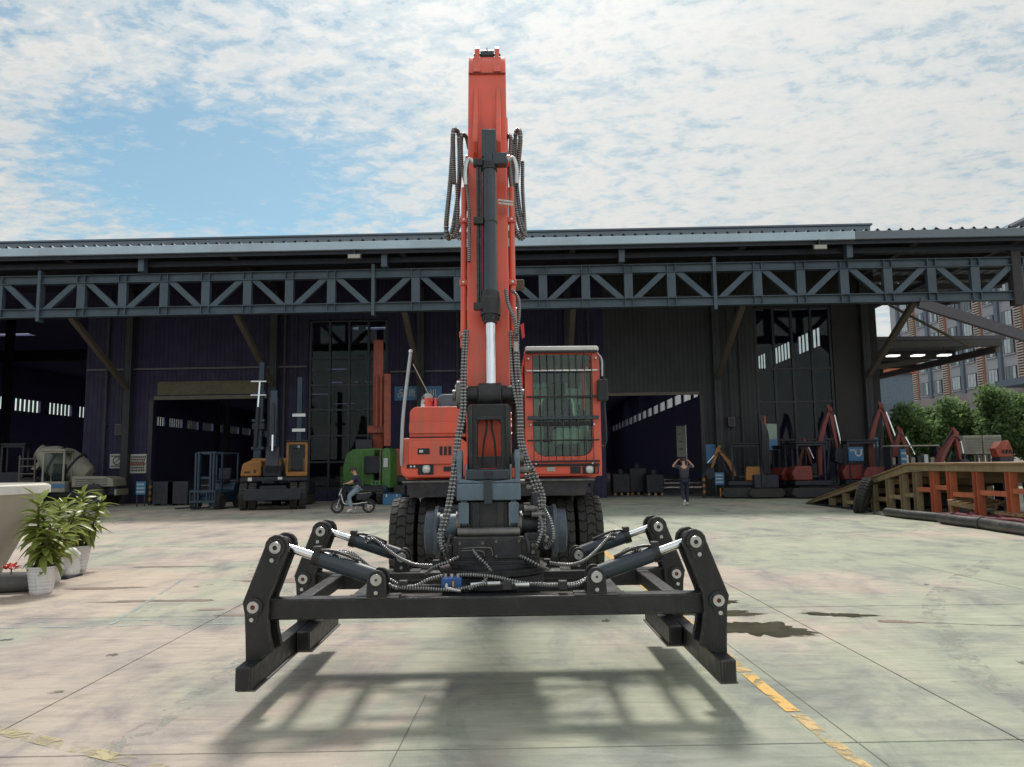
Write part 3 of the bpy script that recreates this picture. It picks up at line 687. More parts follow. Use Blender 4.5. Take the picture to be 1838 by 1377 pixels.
def notice(x0, x1, z0, z1, rows, m, ink, label, head=None, y=FY):
    o = MB().bb(x0, x1, y - .05, y - .01, z0, z1).build('wall_notice', m); tag(o, label, 'sign')
    o.location = hall.location; o.rotation_euler = hall.rotation_euler
    w_ = x1 - x0; h_ = z1 - z0
    for r in range(rows):
        zz = z0 + h_ * (0.85 - 0.7 * r / max(1, rows - 1)); rnd = random.Random(r * 7 + int(x0 * 10)); xx = x0 + .08 * w_; b = MB()
        while xx < x1 - .12 * w_:
            l = rnd.uniform(.04, .10) * w_; b.bb(xx, xx + l, y - .056, y - .0505, zz - .045 * h_, zz + .045 * h_); xx += l + .025 * w_
        b.build('text_line', ink, o)
    if head:
        MB().bb(x0 + .02, x1 - .02, y - .058, y - .0505, z0 + h_ * .46, z0 + h_ * .52).build('red_rule', head, o)
    return o
o = notice(-17.62, -16.98, 1.55, 2.18, 2, 'sign_white', 'sign_ink', 'small square pale warning notice on the dark wall left of the door')
MB().lathe([(.15, -.003), (.19, -.003), (.19, .003), (.15, .003)], (-17.3, FY - .056, 1.88), 'y', 24, True).build('ring', 'sign_ink', o)
MB().beam((-17.42, FY - .056, 1.78), (-17.18, FY - .056, 1.98), .03, .004, up=(0, -1, 0)).build('slash', 'sign_ink', o)
notice(-16.72, -15.98, 1.32, 2.16, 6, 'sign_white', 'sign_ink', 'larger pale notice with rows of text beside the left door', 'sign_red')
o = notice(8.55, 9.20, 1.42, 2.24, 2, 'cabinet_blue', 'sign_blue', 'pale blue cabinet board on the wall right of the doorway')

# pipes, boxes and cables on the facade
for x in (-17.9, -9.9, -2.2, 3.6, 10.2):
    d = hp('downpipe', MB().cyl((x, FY - .09, .1), (x, FY - .09, 9.5), .055, n=10), 'soffit')
    for z in (1.2, 3.4, 5.6, 7.8): MB().bb(x - .09, x + .09, FY - .15, FY - .005, z, z + .05).build('pipe_bracket', 'frame_dark', d)
for x, z, w_, h_ in ((-9.4, 1.5, .4, .6), (-4.6, 1.4, .5, .7), (3.2, 1.6, .35, .5), (9.7, 3.0, .3, .4), (-17.2, 3.0, .35, .5)):
    d = hp('switch_box', MB().bb(x - w_ / 2, x + w_ / 2, FY - .22, FY - .005, z, z + h_), 'strut_dark', bevel=.01)
    MB().bb(x - w_ / 2 + .04, x + w_ / 2 - .04, FY - .232, FY - .221, z + .04, z + h_ - .04).build('box_door', 'soffit', d)
    MB().cyl((x, FY - .06, z + h_), (x, FY - .06, 9.4), .018, n=6).build('conduit', 'soffit', d)
for z, a, b in ((5.9, -18.8, -8.9), (8.75, -5.2, 10.8), (5.6, -5.2, 4.2)): hp('cable_tray', MB().bb(a, b, FY - .12, FY - .006, z, z + .08), 'strut_dark')
# ================================================================== the wheeled road-rail excavator
EX, EY = -0.105, 9.5
exc = empty('excavator', (EX, EY, 0))
tag(exc, 'orange wheeled road-rail excavator facing the camera with raised boom and caged cab', 'excavator')
Minv = Matrix.Translation((-EX, -EY, 0))
def ep(name, mb, m, parent=None, **k): return mb.build(name, m, parent or exc, **k)
def E_(px, py, Y): return Minv @ at(px, py, Y)
# ---- wheels
def tyre(cx, cy, r, wd, parent=None, name='tyre'):
    h = wd / 2
    prof = [(r * .56, -h * .72), (r * .62, -h * .95), (r * .80, -h * 1.0), (r * .93, -h * .96), (r * .955, -h * .84), (r * .965, 0), (r * .955, h * .84), (r * .93, h * .96), (r * .80, h * 1.0), (r * .62, h * .95), (r * .56, h * .72)]
    t = MB().lathe(prof, (cx, cy, r), 'x', 56).build(name, 'rubber', parent or exc)
    tb = MB(); n = 26
    for i in range(n):
        for (x0, x1, off, tw) in ((-h * .97, -h * .40, 0.0, .16), (-h * .34, h * .34, 0.5, -.22), (h * .40, h * .97, 0.0, .16)):
            a0 = 2 * math.pi * (i + off) / n; da = 2 * math.pi / n * .80
            sh = 2 * math.pi / n * tw
            # hexagonal block following the tread
            pts = [(x0, a0), (x0, a0 + da), ((x0 + x1) / 2, a0 + da + sh), (x1, a0 + da), (x1, a0), ((x0 + x1) / 2, a0 + sh)]
            def rad(x): return r * (1.0 if abs(x) < h * .8 else .985)
            lo = [(cx + x, cy + r * .93 * math.cos(a), r + r * .93 * math.sin(a)) for x, a in pts]
            hi = [(cx + x * .985, cy + rad(x) * math.cos(a), r + rad(x) * math.sin(a)) for x, a in pts]
            tb.add(lo + hi, [(0, 1, 7, 6), (1, 2, 8, 7), (2, 3, 9, 8), (3, 4, 10, 9), (4, 5, 11, 10), (5, 0, 6, 11), (6, 7, 8, 11), (8, 9, 10, 11)])
    fixn(tb.build('tread', 'rubber', t, ang=20))
    MB().lathe([(r * .10, -h * .3), (r * .5, -h * .3), (r * .56, -h * .75), (r * .60, -h * .75), (r * .60, h * .75), (r * .56, h * .75), (r * .5, h * .3), (r * .10, h * .3)], (cx, cy, r), 'x', 28, True).build('rim', 'dark_iron', t)
    return t
TR = .535
for y in (0.0, 2.75):
    for s in (-1, 1):
        tyre(s * 1.125, y, TR, .30); tyre(s * .785, y, TR, .30)
    ep('axle', MB().lathe([(.11, -.95), (.13, -.5), (.22, -.28), (.24, 0), (.22, .28), (.13, .5), (.11, .95)], (0, y, TR), 'x', 20), 'dark_iron')
# ---- undercarriage
ep('chassis', MB().prism([(-.62, .62), (-.62, 1.0), (3.3, 1.0), (3.3, .62), (2.9, .48), (-.3, .48)], 'x', -.52, .52), 'dark_iron', bevel=.02)
ep('front_deck', MB().prism([(-1.10, 1.265), (1.16, 1.265), (1.16, 1.235), (1.10, 1.235), (1.05, 1.085), (-1.02, 1.085), (-1.06, 1.235), (-1.10, 1.235)], 'y', -.50, -.32), 'dark_iron', bevel=.008)
ep('deck_edge', MB().bb(-1.11, 1.17, -.53, -.47, 1.262, 1.282), 'worn_steel')
ep('deck_plate', MB().bb(-1.08, 1.14, -.31, 2.9, 1.10, 1.18), 'dark_iron', bevel=.01)
ep('slew_ring', MB().lathe([(.6, 1.185), (.62, 1.29)], (0, 1.35, 0), 'z', 32), 'dark_iron')
# ---- rail guide wheels with their swing frame
for s in (-1, 1):
    w_ = ep('rail_wheel', MB().lathe([(.06, .815), (.18, .815), (.225, .805), (.232, .80), (.240, .715), (.285, .700), (.290, .685), (.290, .665), (.17, .660), (.15, .60), (.06, .60)], (0, 0, 0), 'x', 40).xf(Matrix.Translation((-s * .035, -1.02, .725)) @ Matrix.Scale(s, 4, (1, 0, 0))), 'rail_drum')
    fixn(w_)
    MB().lathe([(.02, .816), (.10, .818), (.10, .84), (.02, .842)], (0, 0, 0), 'x', 20).xf(Matrix.Translation((-s * .035, -1.02, .725)) @ Matrix.Scale(s, 4, (1, 0, 0))).build('hub', 'dark_iron', w_)
    ep('rail_arm', MB().beam((s * .56, -1.02, .725), (s * .50, -.35, .80), .10, .20), 'dark_iron', bevel=.015)
    ep('rail_axle', MB().cyl((s * .46, -1.02, .725), (s * .64, -1.02, .725), .07), 'worn_steel')
    ep('lift_cylinder', MB().cyl((s * .44, -.88, .78), (s * .40, -.33, 1.08), .045).cyl((s * .445, -.98, .74), (s * .44, -.88, .78), .028), 'black_steel')
ep('rail_crossbeam', MB().bb(-.5, .5, -1.0, -.84, .62, .80), 'dark_iron', bevel=.02)
ep('rail_guard', MB().bb(-.66, .66, -.72, -.68, .50, .98), 'dark_iron', bevel=.01)
# ---- superstructure: deck, counterweight, engine hood
ep('slew_deck', MB().bb(-1.10, 1.22, -.30, 2.75, 1.292, 1.42), 'orange', bevel=.02)
ep('counterweight', MB().prism([(-1.12, 2.3), (-1.12, 2.85), (-.85, 3.25), (.85, 3.25), (1.18, 2.85), (1.18, 2.3)], 'z', 1.42, 2.28), 'orange', bevel=.05, seg=3)
ep('engine_hood', MB().bb(-1.05, 1.14, 1.35, 2.3, 1.42, 2.12), 'orange', bevel=.05, seg=3)
# left housing with rounded panels
def roundbox(x0, x1, z0, z1, rr, n=5):
    P = []
    for cx, cz, a0, r_ in ((x1, z1, 0, rr[1]), (x0, z1, 90, rr[0]), (x0, z0, 180, rr[2]), (x1, z0, 270, rr[3])):
        sx = -1 if cx == x1 else 1; sz = -1 if cz == z1 else 1
        for k in range(n + 1):
            a = R(a0 + 90 * k / n); P.append((cx + sx * r_ + r_ * math.cos(a), cz + sz * r_ + r_ * math.sin(a)))
    return P
ep('upper_housing', MB().prism(roundbox(-1.03, -.36, 1.80, 2.165, (.09, .03, .01, .01)), 'y', -.46, 1.33), 'orange', bevel=.03, seg=3)
ep('housing_step', MB().prism(roundbox(-1.035, -.355, 1.84, 1.98, (.03, .03, .03, .03)), 'y', -.485, -.462), 'orange', bevel=.014, seg=3)
lower = ep('lower_housing', MB().prism(roundbox(-1.13, -.34, 1.315, 1.79, (.05, .12, .10, .03)), 'y', -.50, 1.33), 'orange', bevel=.025, seg=3)
door = ep('service_door', MB().prism(roundbox(-1.035, -.47, 1.475, 1.755, (.02, .02, .02, .02)), 'y', -.528, -.503), 'orange', bevel=.008)
MB().bb(-.925, -.785, -.534, -.530, 1.595, 1.665).build('latch_recess', 'frame_dark', door)
MB().bb(-.905, -.86, -.544, -.535, 1.615, 1.645).build('latch', 'bare_metal', door)
for k in range(3): MB().bb(-.665 + .052 * k, -.632 + .052 * k, -.534, -.530, 1.58, 1.685).build('vent_slot', 'frame_dark', door)
ep('seam', MB().bb(-1.02, -.40, -.475, -.462, 1.785, 1.80), 'frame_dark')
lr = ep('lamp_recess', MB().bb(-.925, -.74, -.516, -.503, 1.355, 1.475), 'frame_dark', bevel=.01)
MB().prism(roundbox(-.865, -.775, 1.372, 1.468, (.03, .03, .03, .03)), 'y', -.56, -.517).build('lamp_body', 'silver_paint', lr, bevel=.008)
MB().lathe([(.0, -.005), (.036, -.004), (.036, .004)], (-.82, -.562, 1.42), 'y', 20).build('lamp_lens', 'lamp_glass', lr)
ep('marker_strip', MB().bb(-1.06, -.93, -.512, -.503, 1.43, 1.475), 'frame_dark', bevel=.006)
for x in (-1.005, -.965): ep('marker_lamp', MB().lathe([(0, -.008), (.012, -.006), (.012, .0)], (x, -.514, 1.452), 'y', 12), 'lamp_glass')
ep('side_vent', MB().bb(-.62, -.44, -.512, -.503, 1.39, 1.445), 'frame_dark', bevel=.006)
# things on top of the housing
ep('air_cleaner', MB().prism([(-.80, 2.17), (-.70, 2.325), (-.66, 2.34), (-.36, 2.34), (-.36, 2.17)], 'y', -.20, .6), 'blue_grey', bevel=.015)
ep('precleaner', MB().cyl((-.46, .1, 2.33), (-.46, .1, 2.42), .05).lathe([(.06, 2.42), (.065, 2.47), (.045, 2.50), (.02, 2.52)], (-.46, .1, 0), 'z', 20), 'silver_paint')
ep('precleaner_cap', MB().lathe([(.02, 2.52), (.02, 2.545), (.0, 2.55)], (-.46, .1, 0), 'z', 12), 'red_plastic')
ep('exhaust_elbow', MB().tube(spline([(-.93, .3, 2.15), (-.93, .3, 2.28), (-.90, .22, 2.33), (-.86, .12, 2.33)], .02), .055, 12), 'bare_metal')
ep('filler_neck', MB().cyl((-.82, -.25, 2.16), (-.82, -.25, 2.26), .045).cyl((-.82, -.25, 2.26), (-.82, -.25, 2.285), .055), 'orange')
ep('filler_hinge', MB().bb(-.75, -.72, -.28, -.22, 2.16, 2.29), 'orange')
rail = ep('handrail', MB().tube(spline([(-1.115, -.50, 1.47), (-1.112, -.56, 1.62), (-1.09, -.56, 2.1), (-1.012, -.52, 2.82)], .05), .021, 10), 'silver_paint')
MB().lathe([(0, -.02), (.026, -.015), (.026, .012), (0, .02)], (-1.012, -.52, 2.835), 'z', 12).build('rail_cap', 'bare_metal', rail)
MB().cyl((-.985, -.5, 2.68), (-.77, -.3, 2.24), .005, n=6).build('stay_wire', 'bare_metal', rail)
ep('centre_cover', MB().bb(-.33, .30, .12, 1.3, 1.42, 1.95), 'orange', bevel=.03)
ep('centre_front', MB().bb(-.32, .29, -.20, .10, 1.30, 1.62), 'dark_iron', bevel=.02)
# ---- cab
CX0, CX1, CZ0, CZ1, CYF, CYB = .355, 1.265, 1.315, 2.83, -.50, 1.15
cab = ep('cab', MB().bb(CX0, CX1, CYF + .02, CYB, CZ0, CZ0 + .08), 'orange', bevel=.01)
def cp(name, mb, m, **k): return mb.build(name, m, cab, **k)
# front frame with a rounded opening
out = roundbox(CX0, CX1, CZ0 + .02, CZ1, (.07, .07, .05, .06), 6); inn = roundbox(CX0 + .10, CX1 - .105, CZ0 + .235, CZ1 - .05, (.05, .05, .14, .14), 6)
n = len(out); V = [(x, CYF, z) for x, z in out] + [(x, CYF, z) for x, z in inn] + [(x, CYF + .09, z) for x, z in out] + [(x, CYF + .09, z) for x, z in inn]
F = []
for i in range(n):
    j = (i + 1) % n
    F += [(i, j, n + j, n + i), (2 * n + j, 2 * n + i, 3 * n + i, 3 * n + j), (j, i, 2 * n + i, 2 * n + j), (n + i, n + j, 3 * n + j, 3 * n + i)]
fixn(cp('front_frame', MB().add(V, F), 'orange', bevel=.012))
cp('windscreen', MB().prism(roundbox(CX0 + .105, CX1 - .11, 1.965, CZ1 - .055, (.05, .05, .01, .01)), 'y', CYF + .030, CYF + .036), 'cab_glass')
cp('lower_pane', MB().prism(roundbox(CX0 + .105, CX1 - .11, CZ0 + .24, 1.915, (.01, .01, .14, .14)), 'y', CYF + .030, CYF + .036), 'cab_glass')
cp('pane_divider', MB().bb(CX0 + .09, CX1 - .095, CYF - .006, CYF + .05, 1.915, 1.965), 'frame_dark', bevel=.006)
for x in (CX0, CX1 - .05):
    cp('side_sill', MB().bb(x, x + .05, CYF + .092, CYB, CZ0 + .082, 1.90), 'orange', bevel=.01)
    cp('side_pane', MB().bb(x + .02, x + .026, CYF + .092, CYB - .10, 1.90, CZ1 - .10), 'cab_glass')
    cp('rear_pillar', MB().bb(x, x + .07 if x == CX0 else x + .05, CYB - .09, CYB, 1.90, CZ1 - .09), 'orange', bevel=.01)
    cp('mid_pillar', MB().bb(x + .005, x + .045, .30, .37, 1.902, CZ1 - .09), 'frame_dark')
    cp('roof_rail', MB().bb(x, x + .05, CYF + .092, CYB, CZ1 - .09, CZ1 - .012), 'orange', bevel=.01)
cp('rear_panel', MB().bb(CX0 + .072, CX1 - .052, CYB - .05, CYB, CZ0 + .082, 2.52), 'cab_lining')
cp('head_liner', MB().bb(CX0 + .055, CX1 - .055, CYF + .10, CYB - .02, CZ1 - .040, CZ1 - .013), 'seat_blue')
cp('rear_pane', MB().bb(CX0 + .072, CX1 - .052, CYB - .03, CYB - .024, 2.522, CZ1 - .10), 'cab_glass')
cp('roof', MB().prism(roundbox(CX0 + .01, CX1 - .01, CZ1 - .012, CZ1 + .045, (.03, .03, .01, .01)), 'y', CYF - .03, CYB + .02), 'white_paint_and_glare', bevel=.012)  # roof coloured white to stand for the sunlit glare on top
cp('roof_visor', MB().bb(CX0 + .03, CX1 - .03, CYF - .05, CYF - .002, CZ1 - .035, CZ1 - .013), 'frame_dark')
# seat and controls behind the glass
seat = cp('seat', MB().bb(.62, 1.00, .12, .60, 1.74, 1.86), 'seat_cloth', bevel=.03)
MB().prism(roundbox(.60, 1.02, 1.84, 2.33, (.08, .08, .03, .03)), 'y', .52, .64).build('backrest', 'seat_blue', seat, bevel=.03)
MB().prism(roundbox(.69, .93, 2.36, 2.56, (.05, .05, .05, .05)), 'y', .50, .60).build('headrest', 'seat_cloth', seat, bevel=.03)
MB().tube(spline([(.60, .50, 1.9), (.59, .50, 2.15), (.61, .51, 2.31), (.68, .515, 2.35), (.81, .52, 2.36), (.94, .515, 2.35), (1.01, .51, 2.31), (1.03, .50, 2.15), (1.02, .50, 1.9)], .03), .013, 8).build('piping', 'white_paint_and_glare', seat)
for s in (-1, 1):
    MB().bb(.81 + s * .25 - .05, .81 + s * .25 + .05, .0, .5, 2.0, 2.05).build('armrest', 'frame_dark', seat, bevel=.01)
    MB().cyl((.81 + s * .26, .02, 2.05), (.81 + s * .25, -.02, 2.20), .016, n=8).build('joystick', 'frame_dark', seat)
MB().bb(.48, .60, .0, .9, 1.40, 2.0).build('console', 'cab_lining', cab, bevel=.02)
MB().bb(1.06, 1.18, .1, .9, 1.40, 2.0).build('console', 'cab_lining', cab, bevel=.02)
cp('steering_column', MB().beam((.80, -.12, 1.45), (.80, -.02, 2.02), .08, .08), 'frame_dark', bevel=.01)
cp('steering_wheel', MB().lathe([(.165, -.012), (.18, -.004), (.18, .004), (.165, .012)], (0, 0, 0), 'z', 28, True).xf(Matrix.Translation((.80, -.06, 2.07)) @ Matrix.Rotation(R(35), 4, 'X')), 'frame_dark')
cp('wheel_spokes', MB().beam((.64, -.06, 2.07), (.96, -.06, 2.07), .03, .012).beam((.80, -.06, 2.07), (.80, -.19, 1.98), .03, .012), 'frame_dark')
cp('cab_floor', MB().bb(CX0 + .06, CX1 - .06, CYF + .1, CYB - .06, CZ0 + .083, CZ0 + .10), 'frame_dark')
cp('pedal_plate', MB().beam((.62, -.28, 1.45), (.62, -.18, 1.62), .10, .02).beam((.98, -.28, 1.45), (.98, -.18, 1.62), .10, .02), 'frame_dark')
cp('dash_panel', MB().bb(1.02, 1.12, -.20, -.12, 1.95, 2.12), 'frame_dark', bevel=.01)
cp('folded_jacket', MB().prism(roundbox(.70, 1.04, 1.70, 1.90, (.06, .06, .03, .03)), 'y', -.32, -.10), 'cab_lining', bevel=.04)
# stone guard: each bar its own piece
for k in range(9):
    x = CX0 + .10 + k * .0885
    cp('guard_wire', MB().cyl((x, CYF - .062, 1.48), (x, CYF - .062, CZ1 - .02), .0055, n=6), 'dark_iron')
for z, m_, r_ in ((2.575, 'bare_metal', .010), (2.26, 'dark_iron', .012), (1.74, 'frame_dark', .009), (1.49, 'frame_dark', .012), (2.80, 'frame_dark', .010)):
    cp('guard_bar', MB().bb(CX0 + .02, CX1 - .03, CYF - .060, CYF - .046, z - r_, z + r_), m_, bevel=.004)
cp('guard_band', MB().bb(CX0 + .03, CX1 - .03, CYF - .060, CYF - .045, 1.985, 2.03), 'navy_steel', bevel=.005)
for x, z in ((CX0 + .07, 1.925), (CX1 - .09, 1.925), (CX0 + .12, 1.465), (CX1 - .12, 1.465), (CX0 + .05, 2.72), (CX1 - .05, 2.72)):
    cp('guard_stud', MB().cyl((x, CYF - .07, z), (x, CYF, z), .011, n=10), 'bare_metal')
cp('black_sill', MB().bb(CX0 + .03, CX1 - .03, CYF - .02, CYF - .002, 1.432, 1.462), 'frame_dark', bevel=.005)
cp('sticker', MB().bb(.605, .705, CYF - .006, CYF - .002, 1.375, 1.425), 'sign_white')
cp('vent_grille', MB().bb(.885, 1.01, CYF - .008, CYF - .002, 1.345, 1.425), 'frame_dark')
for k in range(5): cp('grille_rib', MB().bb(.895 + k * .022, .903 + k * .022, CYF - .014, CYF - .009, 1.35, 1.42), 'dark_iron')
lb = cp('lamp_recess', MB().bb(1.03, 1.225, CYF - .010, CYF - .002, 1.340, 1.425), 'frame_dark', bevel=.008)
MB().prism(roundbox(1.065, 1.155, 1.345, 1.435, (.03,) * 4), 'y', CYF - .055, CYF - .011).build('lamp_body', 'silver_paint', lb, bevel=.008)
MB().lathe([(.0, -.005), (.036, -.004), (.036, .004)], (1.11, CYF - .057, 1.39), 'y', 20).build('lamp_lens', 'lamp_glass', lb)
MB().bb(1.175, 1.21, CYF - .03, CYF - .011, 1.35, 1.42).build('turn_lamp', 'orange_dull', lb, bevel=.004)
cp('grab_rail', MB().tube(spline([(CX1 - .01, CYF + .02, 2.74), (CX1 + .035, CYF - .02, 2.70), (CX1 + .045, CYF - .02, 2.2), (CX1 + .055, CYF - .02, 1.72), (CX1 + .01, CYF + .02, 1.66)], .03), .013, 8), 'dark_iron')
cp('mirror_arm', MB().tube(spline([(CX1 - .02, CYF, 2.78), (CX1 + .02, CYF - .05, 2.70), (CX1 + .02, CYF - .06, 2.5)], .03), .012, 8), 'silver_paint')
mr = cp('mirror', MB().prism(roundbox(CX1 - .045, CX1 + .085, 2.20, 2.46, (.02,) * 4), 'y', CYF - .10, CYF - .05), 'frame_dark', bevel=.012)
MB().prism(roundbox(CX1 - .035, CX1 + .075, 2.215, 2.445, (.015,) * 4), 'y', CYF - .048, CYF - .045).build('mirror_glass', 'chrome', mr)
# ---- boom: rises from the deck, bends forward to the stick
BW = .17
boom = ep('boom', MB().prism([(.55, 1.62), (.12, 1.72), (-.95, 3.55), (-1.55, 4.30), (-2.95, 4.62), (-3.02, 4.42), (-2.90, 4.30), (-1.40, 3.88), (-.55, 3.05), (.62, 1.95)], 'x', -BW, BW), 'orange', bevel=.02)
for s in (-1, 1):
    MB().prism([(.75, 1.40), (-.05, 1.40), (.05, 1.85), (.30, 2.0), (.60, 1.98)], 'x', s * .21 - .02, s * .21 + .02).build('boom_foot', 'orange', boom, bevel=.006)
    MB().cyl((s * .255, -.05, 1.52), (s * .245, -.62, 2.55), .055, n=16).build('lift_barrel', 'navy_steel', boom)
    MB().cyl((s * .245, -.62, 2.55), (s * .235, -1.0, 3.25), .033, n=12).build('lift_rod', 'chrome', boom)
# ---- stick
SX = -.008            # stick sits a touch left of the machine axis
SW = .163
top = E_(871, 90, 6.36); P = lambda y, z: (y, z)
# profile (local y, z): front face towards the camera
ys_, zs_ = -3.14, 5.09
stick = ep('stick', MB().prism([(-3.14, 5.08), (-3.22, 4.98), (-3.26, 4.86), (-3.52, 3.92), (-3.72, 3.0), (-3.90, 2.05), (-4.00, 1.62), (-3.96, 1.52), (-3.84, 1.52), (-3.74, 1.75), (-3.36, 2.9), (-2.95, 3.95), (-2.80, 4.45), (-2.98, 5.02)], 'x', SX - SW, SX + SW), 'orange', bevel=.012)
def sp(name, mb, m, **k): return mb.build(name, m, stick, **k)
for s in (-1, 1):
    x = SX + s * .088
    sp('top_lug', MB().prism([(-3.20, 4.94), (-3.17, 5.14), (-3.11, 5.19), (-3.02, 5.14), (-2.95, 4.98)], 'x', x - .021, x + .021), 'orange', bevel=.006)
    sp('lug_rib', MB().prism([(-3.285, 4.86), (-3.215, 4.98), (-3.18, 5.06), (-3.15, 4.95)], 'x', x - .034, x + .034), 'orange', bevel=.006)
    sp('cylinder_lug', MB().prism([(-3.30, 4.72), (-3.44, 4.40), (-3.62, 4.16), (-3.66, 4.06), (-3.62, 3.98), (-3.50, 3.96)], 'x', SX + s * .095 - .020, SX + s * .095 + .020), 'orange', bevel=.006)
    sp('front_rib', MB().prism([(-3.265, 4.80), (-3.275, 4.78), (-3.545, 3.97), (-3.53, 3.96)], 'x', SX + s * .075 - .02, SX + s * .075 + .02), 'orange')
    # hydraulic pipes running down each side
    xo = SX + s * (SW + .030)
    sp('side_pipe', MB().tube(spline([(xo, -3.52, 3.72), (xo, -3.66, 3.05), (xo, -3.74, 2.62), (xo, -3.82, 2.35)], .05), .023, 10), 'orange')
    for (yy, zz) in ((-3.585, 3.42), (-3.69, 2.88), (-3.79, 2.45)):
        sp('pipe_clamp', MB().bb(xo - .03, xo + .03, yy - .04, yy + .04, zz - .022, zz + .022), 'orange', bevel=.005)
        sp('clamp_bolt', MB().cyl((xo, yy - .05, zz), (xo, yy - .04, zz), .010, n=6), 'bare_metal')
    sp('weld_boss', MB().cyl((SX + s * SW, -3.45, 3.98), (SX + s * (SW + .02), -3.45, 3.98), .05, n=14), 'orange')
sp('top_pin', MB().cyl((SX - .060, -3.09, 5.11), (SX + .060, -3.09, 5.11), .052, n=18), 'navy_steel')
sp('pin_end', MB().cyl((SX - .120, -3.09, 5.11), (SX + .120, -3.09, 5.11), .026, n=14), 'dark_iron')
sp('grease_nipple', MB().cyl((SX, -3.1, 5.155), (SX, -3.1, 5.185), .008, n=8), 'bare_metal')
sp('weld_seam', MB().bb(SX - SW, SX + SW, -3.277, -3.262, 4.848, 4.856), 'orange_dull')
# arm cylinder on the back of the boom
sp('arm_cylinder', MB().cyl((SX, -3.06, 5.12), (SX, -2.45, 4.98), .035).cyl((SX, -2.45, 4.98), (SX, -1.35, 4.50), .062), 'navy_steel')
# bucket cylinder in front of the stick
ca, cb_ = Vector((SX + .018, -3.72, 4.03)), Vector((SX + .020, -4.00, 1.965))
cd = (cb_ - ca).normalized()
bc = sp('bucket_cylinder', MB().cyl(ca + cd * .14, ca + cd * 1.28, .056, n=24), 'navy_steel')
def bp(name, mb, m, **k): return mb.build(name, m, bc, **k)
bp('head_block', MB().box(ca + cd * .04, (.118, .12, .24)), 'navy_steel', bevel=.012)
bp('collar', MB().cyl(ca + cd * .20, ca + cd * .26, .064, n=24), 'black_steel')
bp('collar', MB().cyl(ca + cd * .70, ca + cd * .715, .060, n=24), 'black_steel')
bp('side_block', MB().box(ca + cd * .17 + Vector((.085, -.01, 0)), (.115, .09, .10)), 'navy_steel', bevel=.01)
bp('gland', MB().cyl(ca + cd * 1.281, ca + cd * 1.34, .068, .072, n=24).cyl(ca + cd * 1.34, ca + cd * 1.47, .076, n=24).cyl(ca + cd * 1.47, ca + cd * 1.53, .060, .050, n=24), 'black_steel')
gl_c = ca + cd * 1.44
for k in range(10):
    a = 2 * math.pi * k / 10
    bp('gland_bolt', MB().cyl(gl_c + Vector((.062 * math.cos(a), .062 * math.sin(a), -.04)), gl_c + Vector((.062 * math.cos(a), .062 * math.sin(a), -.065)), .009, n=6), 'dark_iron')
bp('rod', MB().cyl(ca + cd * 1.53, cb_ - cd * .02, .037, n=20), 'chrome')
bp('rod_eye', MB().lathe([(.045, -.07), (.085, -.07), (.085, .07), (.045, .07)], cb_, 'x', 20, True), 'dark_iron')
for dx in (-.092, -.070):
    bp('feed_pipe', MB().cyl(ca + cd * .20 + Vector((dx, -.02, 0)), ca + cd * 1.40 + Vector((dx, -.01, 0)), .011, n=8), 'black_steel')
for q in (.20, .70, 1.40):
    bp('pipe_block', MB().box(ca + cd * q + Vector((-.088, -.02, 0)), (.075, .06, .055)), 'black_steel', bevel=.006)
bp('elbow', MB().tube(spline([ca + cd * .17 + Vector((.145, 0, 0)), ca + cd * .16 + Vector((.19, .0, .01)), ca + cd * .20 + Vector((.215, .01, -.03)), ca + cd * .30 + Vector((.215, .02, -.06))], .01), .018, 10), 'bare_metal')
bp('elbow', MB().tube(spline([ca + cd * .19 + Vector((-.115, 0, 0)), ca + cd * .17 + Vector((-.16, .0, .01)), ca + cd * .21 + Vector((-.185, .01, -.03)), ca + cd * .31 + Vector((-.185, .02, -.06))], .01), .018, 10), 'bare_metal')
bp('cross_pipe', MB().cyl((SX + .085, -3.72, 3.545), (SX + .20, -3.66, 3.55), .010, n=8).cyl((SX + .085, -3.72, 3.52), (SX + .20, -3.66, 3.525), .010, n=8), 'bare_metal')
# linkage: cross pin, H link, side links
lk = sp('link_pin', MB().cyl((SX - .235, -4.0, 1.965), (SX + .245, -4.0, 1.965), .070, n=28), 'black_steel')
MB().lathe([(.07, -.09), (.090, -.08), (.090, .08), (.07, .09)], (SX + .012, -4.0, 1.965), 'x', 28).build('pin_collar', 'dark_iron', lk)
for s in (-1, 1):
    MB().prism(roundbox(-4.085, -3.915, 1.87, 2.07, (.06,) * 4), 'x', SX + s * .215 - .018, SX + s * .215 + .018).build('pin_plate', 'worn_steel', lk, bevel=.006)
    MB().cyl((SX + s * .24, -4.0, 1.965), (SX + s * .262, -4.0, 1.965), .042, n=16).build('pin_cap', 'worn_steel', lk)
    MB().beam((SX + s * .19, -3.97, 1.95), (SX + s * .19, -3.80, 1.72), .028, .11, up=(0, 1, 1)).build('side_link', 'black_steel', lk, bevel=.008)
def plate_window(outer, inner, y0, y1):
    n = len(outer); V = []
    for y in (y0, y1): V += [(x, y, z) for x, z in outer] + [(x, y, z) for x, z in inner]
    F = []
    for i in range(n):
        j = (i + 1) % n
        F += [(i, j, n + j, n + i), (2 * n + j, 2 * n + i, 3 * n + i, 3 * n + j), (j, i, 2 * n + i, 2 * n + j), (n + i, n + j, 3 * n + j, 3 * n + i)]
    return MB().add(V, F)
hl = sp('h_link', plate_window(roundbox(SX - .150, SX + .160, 1.37, 1.89, (.03,) * 4, 5), roundbox(SX - .078, SX + .088, 1.43, 1.775, (.035,) * 4, 5), -4.14, -4.05), 'black_steel', bevel=.008); fixn(hl)
for x in (-.128, .138): MB().bb(SX + x - .014, SX + x + .014, -4.165, -4.142, 1.37, 1.88).build('side_rib', 'dark_iron', hl, bevel=.005)
